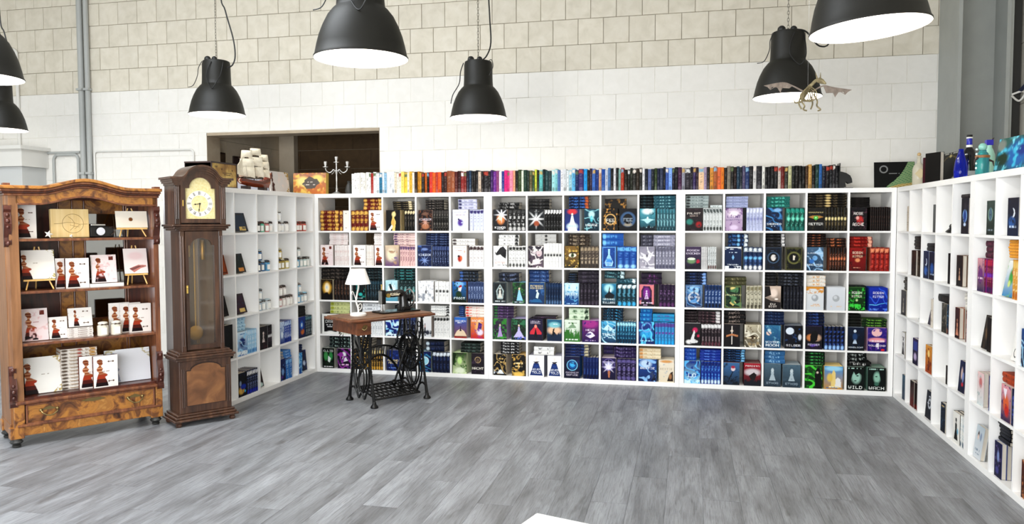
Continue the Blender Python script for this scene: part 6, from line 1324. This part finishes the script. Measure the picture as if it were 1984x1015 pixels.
def sewing_machine():
    t = thing('sewing_machine', 'black antique sewing machine with spoked handwheel on the treadle table', 'sewing machine', swp(0, 0, .7525), RZ)
    K = M['machine_black']
    MB().box(.17, .555, .135, .315, 0, .014).build('bed', K, t, bevel=.004)
    MB().box(.175, .26, .19, .26, .014, .0165).build('slide_plate', M['chrome'], t)
    P = curve3([(.44, .225, .015), (.44, .225, .06), (.435, .225, .11), (.43, .225, .145), (.40, .225, .163), (.33, .225, .158), (.26, .225, .160), (.235, .225, .163)], 6)
    r = [.052, .050, .048, .046, .044, .042, .040, .039, .038, .037, .037, .037, .037, .037, .037, .037]
    n = len(P); rr = [(.052-.018*min(1, i/14)) if i < 16 else .034-.006*min(1, (i-16)/20) for i in range(n)]
    MB().tube(P, rr, 18).build('arm', K, t, True)
    MB().box(.20, .243, .195, .255, .075, .20).build('head', K, t, bevel=.01)
    MB().box(.197, .203, .20, .25, .08, .19).build('face_plate', M['chrome'], t, bevel=.002)
    MB().lathe([(.009, .02), (.009, .078)], 10, (.215, .225, 0)).build('presser_bar', M['chrome'], t, True)
    MB().lathe([(.005, .012), (.005, .07)], 8, (.228, .225, 0)).build('needle_bar', M['chrome'], t, True)
    MB().box(.205, .232, .21, .24, .014, .022).build('presser_foot', M['chrome'], t)
    MB().lathe([(.006, .195), (.006, .235), (.009, .237), (.009, .245)], 10, (.215, .225, 0)).build('thread_post', M['gilt'], t, True)
    MB().lathe([(.018, -.006), (.018, .006)], 14, (.26, .19, .15), 'y').build('tension_disc', M['gilt'], t, True)
    MB().box(.40, .48, .17, .28, .012, .045).build('pillar_foot', K, t, bevel=.008)
    w = MB().ring((.50, .225, .115), .072, .008, 'x', 36, 8).build('handwheel', M['chrome'], t, True)
    MB().lathe([(.03, -.02), (.034, .0), (.02, .03)], 18, (.50, .225, .115), 'x').build('wheel_hub', K, w, True)
    for k in range(6):
        a = 2*PI*k/6+.2; MB().tube([(.5, .225+.02*math.cos(a), .115+.02*math.sin(a)), (.5, .225+.07*math.cos(a), .115+.07*math.sin(a))], .007, 6).build('spoke', K, w, True)
    MB().tube([(.48, .225, .115), (.43, .225, .115)], .02, 12).build('wheel_shaft', K, t, True)
    MB().lathe([(.012, 0), (.014, .05)], 10, (.51, .30, .014)).build('bobbin_winder', M['chrome'], t, True)
    cu = bpy.data.curves.new('lettering', 'FONT'); cu.body = 'Köhler'; cu.size = .036; cu.extrude = .0006; cu.shear = .2; cu.offset = .0006
    o = bpy.data.objects.new('lettering', cu); COL.objects.link(o); o.parent = t; o.location = (.275, .189, .146); o.rotation_euler = (PI/2, 0, 0)
    cu.materials.append(plain('cream_lettering', 'e8dcc0', .5))
    bpy.context.view_layer.update()
    tm = bpy.data.meshes.new_from_object(o.evaluated_get(bpy.context.evaluated_depsgraph_get())); tm.name = 'lettering'
    mo = bpy.data.objects.new('lettering', tm); COL.objects.link(mo); mo.parent = t; mo.location = o.location.copy(); mo.rotation_euler = o.rotation_euler.copy()
    bpy.data.objects.remove(o); mo.name = 'lettering'
sewing_machine()
def table_lamp():
    t = thing('table_lamp', 'white table lamp with conical shade and curled wire stem', 'lamp', swp(-.03, .20, .7525), RZ)
    W = M['white_enamel']
    MB().lathe([(.066, 0), (.068, .004), (.068, .018), (.06, .024), (.012, .027), (.01, .03)], 28).build('base', W, t, True)
    MB().tube(curve3([(0, 0, .02), (.0, 0, .06), (-.018, 0, .12), (-.01, 0, .18), (.004, 0, .24), (.0, 0, .30)]), .0075, 8).build('stem', W, t, True)
    MB().tube(curve3([(-.012, 0, .10), (-.03, 0, .16), (-.045, 0, .20), (-.055, 0, .205), (-.06, 0, .19), (-.05, 0, .182)]), .0035, 6).build('curl', W, t, True)
    MB().tube(curve3([(.0, 0, .045), (.022, 0, .05), (.034, 0, .075), (.026, 0, .098), (.008, 0, .092), (.004, 0, .074), (.016, 0, .068)]), .0035, 6).build('curl', W, t, True)
    m = MB(); n = 40
    m.lathe([(.106, .266), (.062, .392), (.059, .392), (.103, .266), (.106, .266)], n, cap=False).build('lamp_shade', M['shade'], t, True)
    MB().lathe([(.004, .29), (.016, .30), (.018, .33), (.0, .35)], 12).build('bulb', W, t, True)
    MB().tube([(-.064, 0, .385), (.064, 0, .385)], .002, 5).build('shade_wire', M['chrome'], t)
table_lamp()

# ------------------------------------------------------------------ things on top of the left bookcase and in the corner
RZL = PI/2
TOPZ = SZ+.0008
def map_box():
    t = thing('map_chest', 'brown parchment-map box standing behind the grandfather clock', 'box', (-.06, -1.66, TOPZ), RZL)
    w, d, h = .37, .24, .205
    MB().box(0, w, 0, d, 0, h).build('body', ramp_mat('parchment', [(.25, '4a3010'), (.45, '9a7030'), (.6, 'd0b060'), (.8, 'e6d494')], nscale=7, detail=6, distort=.4, rough=.6, bump=.05), t, bevel=.003)
    for a in (0, w-.012): MB().box(a, a+.012, -.003, d+.003, 0, h).build('edge_strip', M['hull_dark'], t)
    MB().box(-.003, w+.003, -.004, d+.004, h-.008, h+.004).build('lid', M['hull_dark'], t)
    MB().box(-.003, w+.003, -.004, 0, 0, .01).build('bottom_strip', M['hull_dark'], t)
    k = MB()
    for x, z in ((.14, .16), (.29, .155)): k.prism([(x, z), (x+.009, z-.016), (x+.018, z), (x+.009, z-.005)], -.0015, 0)
    for x0_, x1_, z_ in ((.16, .2, .12), (.206, .25, .121), (.256, .29, .12), (.18, .27, .106), (.05, .09, .17), (.06, .08, .163)): k.box(x0_, x1_, -.0015, 0, z_, z_+.004)
    k.build('printed_marks', M['hull_dark'], t)
map_box()
def ship():
    t = thing('model_ship', 'model three-masted sailing ship with cream sails and red-brown hull', 'model ship', (-.16, -1.10, TOPZ), RZL)
    # local x along the ship (bow at small x), z up
    h = MB(); st = []
    n = 14
    for i in range(n+1):
        u = i/n; x = u*.50; wd = .045*math.sin(PI*min(1, .12+u*.8))**.6; zb = .028+.03*(1-u)**3+.01*u*u; zt = .085+.02*(1-u)**2+.045*max(0, (u-.6)/.4)**1.3
        st.append([(x, -wd, zt), (x, -wd*.9, (zb+zt)/2), (x, 0, zb), (x, wd*.9, (zb+zt)/2), (x, wd, zt)])
    vs = [p for s in st for p in s]; fs = []
    for i in range(n):
        for k in range(4): fs.append((i*5+k, i*5+k+1, (i+1)*5+k+1, (i+1)*5+k))
        fs.append((i*5+4, i*5, (i+1)*5, (i+1)*5+4))
    fs += [(4, 3, 2, 1, 0), tuple(n*5+k for k in range(5))]
    h.add(vs, fs).build('hull', M['hull'], t)
    for q in (-1, 1):
        for zz in (.0, .016): MB().tube([(p[0][0], q*abs(p[0][1])*1.02, p[0][2]-zz-.004) for p in st], .0025, 5).build('wale', M['hull_dark'], t)
    MB().box(.08, .13, -.035, .035, 0, .04).build('cradle', M['hull_dark'], t); MB().box(.36, .41, -.035, .035, 0, .036).build('cradle', M['hull_dark'], t)
    MB().box(.04, .46, -.05, .05, -.0, .008).build('stand', M['hull'], t)
    MB().tube([(.03, 0, .10), (-.09, 0, .15)], .004, 6).build('bowsprit', M['hull_dark'], t)
    MB().tube(curve3([(.0, -.01, .10), (-.02, -.012, .085), (-.012, -.012, .07), (.01, -.012, .065)]), .004, 6).build('figurehead', M['sail'], t)
    masts = [(.10, .37), (.245, .40), (.385, .35)]
    for x, hh in masts:
        MB().tube([(x, 0, .08), (x, 0, hh)], [.005, .003], 6).build('mast', M['hull_dark'], t)
        MB().box(x-.012, x+.012, -.012, .012, .215, .22).build('crow_platform', M['hull_dark'], t)
    def sail(x, zc, w, hh, bel=.02):
        m = MB(); N = 6; vs = []; fs = []
        for th in (0, .0015):
            for i in range(N+1):
                for j in range(N+1):
                    a, b = i/N-.5, j/N-.5; ww = w*(1.08-.16*(j/N))
                    vs.append((x+a*ww*.86-bel*(1-4*a*a)*(1-4*b*b)*.0, -.016-bel*(1-3.6*a*a)*(1-3.2*b*b)+th-a*ww*.5, zc+b*hh-.012*(4*a*a)*(b < -.3)))
        q = (N+1)**2
        for i in range(N):
            for j in range(N):
                o = i*(N+1)+j; fs.append((o, o+N+1, o+N+2, o+1)); fs.append((q+o, q+o+1, q+o+N+2, q+o+N+1))
        m.add(vs, fs).build('sail', M['sail'], t, True)
        MB().tube([(x-w*.5, -.012+w*.25, zc+hh/2), (x+w*.5, -.012-w*.25, zc+hh/2)], .0025, 5).build('yard', M['hull_dark'], t)
    for x, rows in ((.10, [(.165, .15, .085), (.245, .135, .075), (.325, .105, .06)]), (.245, [(.175, .16, .085), (.265, .14, .08), (.355, .11, .06)]), (.385, [(.17, .12, .07), (.245, .11, .065), (.312, .09, .055)])):
        for zc, w, hh in rows: sail(x, zc, w, hh)
    for P in ([(.10, 0, .33), (-.085, 0, .152), (.06, 0, .13)], [(.10, 0, .24), (-.05, 0, .14), (.09, -.01, .12)]):
        MB().add([*P, *[(p[0], p[1]+.0015, p[2]) for p in P]], [(0, 1, 2), (5, 4, 3), (0, 3, 4, 1), (1, 4, 5, 2), (2, 5, 3, 0)]).build('jib', M['sail'], t)
    for x, hh in masts:
        for q in (-1, 1):
            for dx in (-.03, .03): MB().tube([(x, 0, hh*.85), (x+dx, q*.04, .10)], .0009, 4).build('shroud', M['twine'], t)
    for a, b in ((0, 1), (1, 2)): MB().tube([(masts[a][0], 0, masts[a][1]), (masts[b][0], 0, masts[b][1]*.7)], .0009, 4).build('stay', M['twine'], t)
    MB().prism([(.46, .10), (.50, .13), (.50, .175), (.455, .15)], -.03, .03).build('stern_gallery', M['hull'], t)
ship()
flat('picture_board', 'cream lady-silhouette print on top of bookcase behind the ship', 'picture', (-.25, -.405, TOPZ), (0, 1, 0), math.radians(6), .37, .215, .014, 'gd8d4d4,e4e0de k14,0,96,4a2a28,6a4038 cb89a50,32 n e8dcd8,14'.replace('n e8', 'ne8'))
flat('gift_box', 'orange-gold floral box with grey centre on corner of bookcases', 'box', (-.262, .05, TOPZ), (1, 0, 0), math.radians(3), .365, .215, .06, 'gc87a40,b08070 ne8c870,36,8 nd89058,26,10 d30,60,22,30,f0dc98 d74,70,22,26,f0d888 p6a6460,26,48,34,56,34,66,44,76,48,84,56,80,64,72,72,72,82,50,72,42,66,26,40,24,34,38 l56,20,5,c8c0b8 l44,34,4,d8d0c8')
def candelabra():
    t = thing('candelabra', 'silver three-armed candelabra standing before the dark doorway', 'candelabra', (.152, .20, TOPZ), .25)
    Sv = M['silver']
    MB().lathe([(.055, 0), (.056, .006), (.048, .012), (.03, .022), (.014, .03), (.01, .045), (.014, .055), (.008, .065), (.0065, .12), (.009, .16), (.0065, .2), (.012, .225), (.016, .24), (.008, .255), (.006, .30), (.010, .325), (.03, .33), (.03, .334), (.009, .337), (.014, .36), (.018, .385), (.014, .39)], 24).build('stem', Sv, t, True)
    for q in (-1, 1):
        MB().tube(curve3([(q*.006, 0, .235), (q*.03, 0, .255), (q*.05, 0, .235), (q*.075, 0, .225), (q*.105, 0, .245), (q*.112, 0, .275)]), .0055, 8).build('arm', Sv, t, True)
        MB().lathe([(.006, .27), (.03, .282), (.03, .286), (.009, .289), (.014, .31), (.018, .335), (.014, .34)], 20, (q*.112, 0, 0)).build('candle_cup', Sv, t, True)
        MB().tube(curve3([(q*.02, 0, .245), (q*.035, 0, .22), (q*.05, 0, .21)]), .003, 6).build('scroll', Sv, t, True)
candelabra()
# pictures and a leaning board inside the store room
def frame_pic(lab, y, z, w, h, col):
    t = thing('framed_picture', lab, 'picture', (-1.556, y, z), PI/2, 'dark framed pictures in the store room')
    MB().box(0, w, -.02, -.001, 0, h).build('frame', M['hull_dark'], t, bevel=.003)
    MB().box(.02, w-.02, -.023, -.02, .02, h-.02).build('image', plain('picture_'+col, col, .5, vary=.5, bscale=60), t)
frame_pic('dark framed picture on store-room wall, nearer the opening', .68, 2.1, .15, .24, '4a3a2c'); frame_pic('dark framed picture on store-room wall, further inside', 1.0, 2.02, .20, .30, '3a2a28')
flat('poster_board', 'white board with grey emblem leaning in store room behind map box', 'board', (-1.42, .70, 1.70), np.array((.62, .784, 0)), math.radians(18), .50, .36, .01, 'ge4e4ee,ececf4 p8a90a8,20,60,45,66,50,50,30,44 p5a6078,24,58,40,60,42,54')
def crate():
    o = MB().box(0, .7, 0, .5, 0, 1.695).build('storage_cupboard', M['block_tan']); o.location = (-1.5, .68, 0); tag(o, 'tan cupboard inside dark store room under leaning board', 'cupboard')
crate()

# ------------------------------------------------------------------ things on top of the right-hand bookcases
flat('poster_board', 'black board with green-gold dragon scales atop corner bookcase', 'board', (5.30, .10, TOPZ), (1, -.05, 0)/np.linalg.norm((1, -.05, 0)), math.radians(8), .325, .228, .006, 'g060606,080808 P4a7a58,a8b888,28,0,40,16,52,30,62,44,70,60,78,80,84,100,100,100,100,0 Pa08848,d8c890,34,0,100,0,100,20,60,13 o24,72,9,1.5,989898 l56,26,2,a8a8a8', res=2)
def lathe_bottle(label, loc, prof, mat, neck=None, extra=None):
    t = thing('glass_bottle', label, 'bottle', loc)
    MB().lathe(prof, 28).build('glass', mat, t, True)
    if neck: MB().lathe(neck[0], 20).build('neck_wrap', neck[1], t, True)
    if extra:
        for nm, mb_, mt in extra: mb_.build(nm, mt, t, True)
    return t
lathe_bottle('clear glass bottle with diamond tag beside dragon-scale board', (5.62, -.04, TOPZ), [(.0, 0), (.045, .002), (.05, .01), (.05, .15), (.04, .18), (.016, .205), (.014, .245), (.019, .25), (.019, .262), (.0, .263)], M['clear_glass'],
             extra=[('liquid', MB().lathe([(.0, .006), (.044, .006), (.044, .03), (.0, .03)], 20), plain('red_liquid', '7a1018', .2)), ('tag', MB().prism([(-.045, .11), (0, .155), (.04, .11), (0, .065)], -.056, -.053), plain('parchment_tag', 'd8c8a0', .7)), ('stopper', MB().sphere((0, 0, .275), .016, 10, 8), plain('cork', 'c8a878', .7)), ('light_stand_in', MB().box(-.02, .02, -.01, .01, .05, .12), M['label_white'])])  # white block inside the glass stands in for light in the bottle
for k, (x, y, w, h, c, lab) in enumerate(((5.486, -.655, .16, .20, '4a1426', 'maroon slim folder book behind black book atop side bookcase'), (5.48, -.74, .17, .225, '120e0c', 'black book with copper spine atop side bookcase'))):
    put_book(w, .03, h, 'g%s,%s' % (c, c), spine_spec('%s/6a4a3a' % c), np.array((x, y, TOPZ)), np.array((.35, -.937, 0)), np.array((.937, .35, 0)), ZU, lab, 'books atop the side bookcase', 'F')
flat('poster_board', 'black rectangular board with arched gold outline atop side bookcase', 'board', (5.60, -.50, TOPZ), np.array((.05, -.9987, 0)), math.radians(8), .58, .225, .02, 'g080707,0a0908 l96,44,4,c8c8c0 p7a6a38,50,92,66,84,84,64,90,30,88,30,82,62,64,82,50,88,36,82,20,60,18,60,34,84 d50,88,5,6,d8c890 d30,14,6,10,b8b8b0 d74,12,10,6,a8a8a0 n14120e,20')
lathe_bottle('bright cobalt-blue tapered glass bottle before the tall dark bottle', (5.545, -1.33, TOPZ), [(.0, 0), (.038, .002), (.042, .01), (.044, .06), (.036, .12), (.022, .165), (.016, .19), (.016, .205), (.0, .206)], M['blue_glass'])
lathe_bottle('tall black wine bottle with blue and white neck atop side bookcase', (5.64, -1.19, TOPZ), [(.0, 0), (.04, .002), (.043, .01), (.043, .17), (.034, .205), (.019, .225), (.016, .30), (.019, .302), (.019, .315), (.0, .316)], M['dark_glass'],
             neck=([(.018, .245), (.0185, .246), (.0185, .288), (.018, .289)], plain('blue_foil', '1a22a0', .3)), extra=[('neck_band', MB().lathe([(.0195, .228), (.02, .229), (.02, .243), (.0195, .244)], 20), M['label_white']), ('neck_band', MB().lathe([(.0195, .29), (.02, .291), (.02, .298), (.0195, .299)], 20), M['label_white']), ('label', MB().lathe([(.0435, .03), (.0437, .031), (.0437, .06), (.0435, .061)], 24), plain('silver_label', 'b8bcc0', .4))])
gems = MB()
for k in range(5): gems.sphere((-.038, -.01, .05+k*.03), .008, 8, 6)
horn = MB().tube([(.03, -.02, .1), (.055, -.02, .09), (.06, -.02, .06)], [.008, .006, .002], 6).tube([(-.03, -.02, .12), (-.05, -.02, .1), (-.055, -.02, .07)], [.008, .006, .002], 6)
lathe_bottle('teal glass bottle with beaded trim and round stopper atop side bookcase', (5.56, -1.69, TOPZ), [(.0, 0), (.036, .002), (.04, .01), (.04, .12), (.032, .145), (.022, .155), (.022, .165), (.0, .166)], M['teal_glass'], extra=[('stopper', MB().sphere((0, 0, .185), .026, 14, 8), plain('sea_glass', '8ac8b8', .2)), ('bead', gems, plain('pearl_bead', 'd8ece8', .2)), ('horn', horn, M['hull_dark']), ('band', MB().lathe([(.041, .115), (.043, .12), (.043, .128), (.041, .132)], 18), M['wax'])])
lathe_bottle('pale green glass bottle with blue dragon stopper behind teal bottle', (5.67, -1.47, TOPZ), [(.0, 0), (.034, .002), (.038, .01), (.038, .15), (.026, .185), (.018, .20), (.018, .215), (.0, .216)], plain('milky_green_glass', 'a8dcc8', .15), extra=[('stopper', MB().box(-.02, .02, -.02, .02, .215, .25), plain('blue_stopper', '2018a0', .3)), ('horn', MB().tube([(.015, 0, .245), (.03, 0, .265)], [.006, .002], 6), M['hull_dark'])])
flat('canvas', 'blue-teal underwater canvas leaning atop side bookcase near edge', 'picture', (5.58, -1.81, TOPZ), np.array((.10, -.995, 0)), math.radians(10), .42, .22, .02, 'g0e5a68,3a6a60 d60,50,40,50,1a6ab0 n4ac0e0,30,9 d20,40,22,24,1c3a24 d72,60,16,20,0e3a90 n8ae0f0,14,12 d10,80,16,20,8a9088')
flat('canvas', 'yellow-green canvas at right picture edge behind blue canvas', 'picture', (5.70, -1.98, TOPZ), np.array((.10, -.995, 0)), math.radians(8), .40, .27, .02, 'g4a9a58,b8803a n98d060,34,9 nd8e070,18,12')
# small figurine in a cell
fg = thing('figurine', 'small black crouching figurine in upper side-bookcase cell', 'figurine', wpt('r', *(lambda c: (c[0]+.16, .06, c[1]+.0005))(cell_org(0, 3))), -PI/2)
MB().lathe([(.03, 0), (.045, .008), (.035, .02), (.02, .03)], 16).build('body', M['black_plastic'], fg, True); MB().sphere((.005, 0, .045), .022, 12, 8).build('head', M['black_plastic'], fg, True); MB().sphere((-.04, 0, .02), .016, 10, 6).build('tail', M['black_plastic'], fg, True)
# bookend at the end of the row
def bookend():
    t = thing('bookend', 'black bird-head bookend holding the long row of books', 'bookend', (5.004, .05, TOPZ), 0)
    MB().box(0, .008, 0, .12, 0, .22).build('upright_plate', M['black_plastic'], t); MB().box(0, .115, 0, .12, 0, .006).build('base_plate', M['black_plastic'], t)
    MB().prism([(.008, .006), (.05, .02), (.045, .05), (.06, .075), (.085, .05), (.103, .056), (.1, .08), (.088, .105), (.06, .125), (.03, .135), (.008, .14)], .03, .09).build('bird_head', M['black_plastic'], t, bevel=.012)
bookend()
tn = thing('dark_vase', 'small dark object in shadow beside first white book of row', 'vase', (.335, .10, TOPZ)); MB().lathe([(.0, 0), (.03, .002), (.04, .03), (.03, .08), (.015, .11), (.018, .12)], 16).build('body', M['dark_clip'], tn, True); MB().lathe([(.017, .119), (.02, .124), (.012, .13)], 14).build('rim', M['dark_clip'], tn, True)

# ------------------------------------------------------------------ winged skeleton hanging under the ceiling
def skeleton():
    c = np.array((4.452, -1.938, 2.345)); t = thing('skeleton_figure', 'hanging winged dragon skeleton with ribbed body and bat wings', 'figure', c, .25)
    Bn = M['bone']
    MB().tube([(0, -.05, .05), (0, .0, .035), (0, .06, .0), (0, .10, -.03)], [.012, .014, .012, .008], 8).build('spine', Bn, t, True)
    for k in range(5):
        y = -.035+.022*k; r = .045-.004*k
        MB().tube([(r*math.cos(a), y, -.005+r*math.sin(a)) for a in [PI*.5+2*PI*q/14 for q in range(14)]], .0035, 5, closed=True).build('rib', Bn, t, True)
    MB().tube(curve3([(0, -.05, .05), (.02, -.08, .075), (.035, -.10, .07)]), [.010]*13, 6).build('neck', Bn, t, True)
    MB().tube([(.03, -.095, .075), (.045, -.115, .062), (.055, -.14, .045)], [.018, .015, .006], 8).build('skull', Bn, t, True)
    for q in (-.008, .012): MB().tube([(.03+q, -.09, .085), (.028+q*1.6, -.08, .125)], [.005, .0015], 5).build('horn', Bn, t)
    for q in (-1, 1):
        MB().tube(curve3([(q*.03, -.02, .0), (q*.05, -.03, -.045), (q*.04, -.05, -.08), (q*.055, -.07, -.105), (q*.035, -.08, -.115)]), .005, 6).build('leg', Bn, t, True)
        MB().tube(curve3([(q*.03, .03, .0), (q*.045, .03, -.05), (q*.03, .02, -.09)]), .005, 6).build('leg', Bn, t, True)
        # wing: bone strut and scalloped membrane
        sh = (q*.03, 0, .02); el = (q*.10, 0, .055); hand = (q*.165, .0, .075 if q < 0 else .045); tip = (q*.285, .0, .055 if q < 0 else .03)
        MB().tube(curve3([sh, el, hand, tip]), [.006-.004*i/18 for i in range(19)], 6).build('wing_bone', M['wing'], t, True)
        P = [el, hand, tip, (q*.262, 0, hand[2]-.028), (q*.245, 0, hand[2]-.045), (q*.232, 0, hand[2]-.028), (q*.20, 0, hand[2]-.030), (q*.178, 0, hand[2]-.062), (q*.165, 0, hand[2]-.034), (q*.12, 0, hand[2]-.036)]
        if q > 0: P = P[::-1]
        n = len(P); MB().add([(p[0], p[1]-.001, p[2]) for p in P]+[(p[0], p[1]+.001, p[2]) for p in P], [tuple(range(n)), tuple(range(2*n-1, n-1, -1))]+[(i, (i+1) % n, n+(i+1) % n, n+i) for i in range(n)]).build('wing_membrane', M['wing'], t)
        for e in ((q*.245, hand[2]-.045), (q*.178, hand[2]-.062)): MB().tube([(hand[0], -.002, hand[2]), (e[0], -.002, e[1])], .002, 5).build('wing_finger', M['wing'], t)
    MB().tube(curve3([(0, .10, -.03), (-.02, .15, -.03), (-.01, .2, .0)]), [.007-.0004*i for i in range(13)], 6).build('tail', Bn, t, True)
    MB().tube([(0, 0, .05), (0, 0, 5-c[2])], .0007, 4).build('thread', M['chrome'], t)
skeleton()

# ------------------------------------------------------------------ clamps and strut beside the column; the white table corner
def clamp(z, lab):
    t = thing('pipe_clamp', lab, 'clamp', (6.30, -.13, z))
    MB().tube(curve3([(-.02, 0, .0), (.04, -.03, .02), (.07, -.01, .0), (.04, .02, -.05), (-.02, 0, -.01)]), .008, 6).build('strap', M['conduit_white'], t, True)
    MB().tube([(.035, 0, .02), (.06, -.5, .2)], .016, 8).build('strut', plain('blue_black_strut', '1a2140', .4), t, True)
clamp(2.56, 'upper white strap clamp with dark strut beside grey column'); clamp(2.02, 'lower white strap clamp with blue strut beside grey column')
def white_table():
    a = math.radians(-17); t = thing('white_table', 'white table whose corner shows at the bottom edge', 'table', (3.312, -5.239, 0), a)
    MB().box(0, 1.1, -.65, 0, .715, .74).build('table_top', M['board'], t, bevel=.006)
    for x, y in ((.04, -.04), (1.06, -.04), (.04, -.61), (1.06, -.61)): MB().box(x-.02, x+.02, y-.02, y+.02, 0, .714).build('leg', M['board'], t)
white_table()

# ------------------------------------------------------------------ books become objects: the largest in view singly, the rest as one mass
BOOKS.sort(key=lambda b: -b[0])
NB = 325
seen_labels = {}
V, Fc, Cc = [], [], []; n = 0
for i, (ar, key, m, lab, grp) in enumerate(BOOKS):
    if i < NB and lab:
        a, p = book_meshes(key)
        o = bpy.data.objects.new('book', a); COL.objects.link(o); o.matrix_world = Matrix(m.tolist())
        seen_labels[lab] = seen_labels.get(lab, 0)+1
        tag(o, lab, 'book', grp)
        q = bpy.data.objects.new('pages', p); COL.objects.link(q); q.parent = o
    else:
        (cv, cf, cc), (pv, pf) = _cache[key]
        for vv, ff, col_ in ((cv, cf, cc), (pv, pf, np.tile(hx('c8c0b2'), (len(pv), 1)))):
            V.append(vv@m[:3, :3].T+m[:3, 3]); Fc.append(ff+n); Cc.append(col_); n += len(vv)
me = bpy.data.meshes.new('remaining_books'); set_mesh(me, np.concatenate(V), np.concatenate(Fc), np.concatenate(Cc)); me.materials.append(M['print'])
o = bpy.data.objects.new('remaining_books', me); COL.objects.link(o)
tag(o, 'remaining smaller stacked and upright books filling the white bookcases', 'books', kind='stuff')
print('BOOKS', len(BOOKS), 'dup labels', [k for k, v in seen_labels.items() if v > 1][:20], 'tris', sum(len(x) for x in Fc)*2)
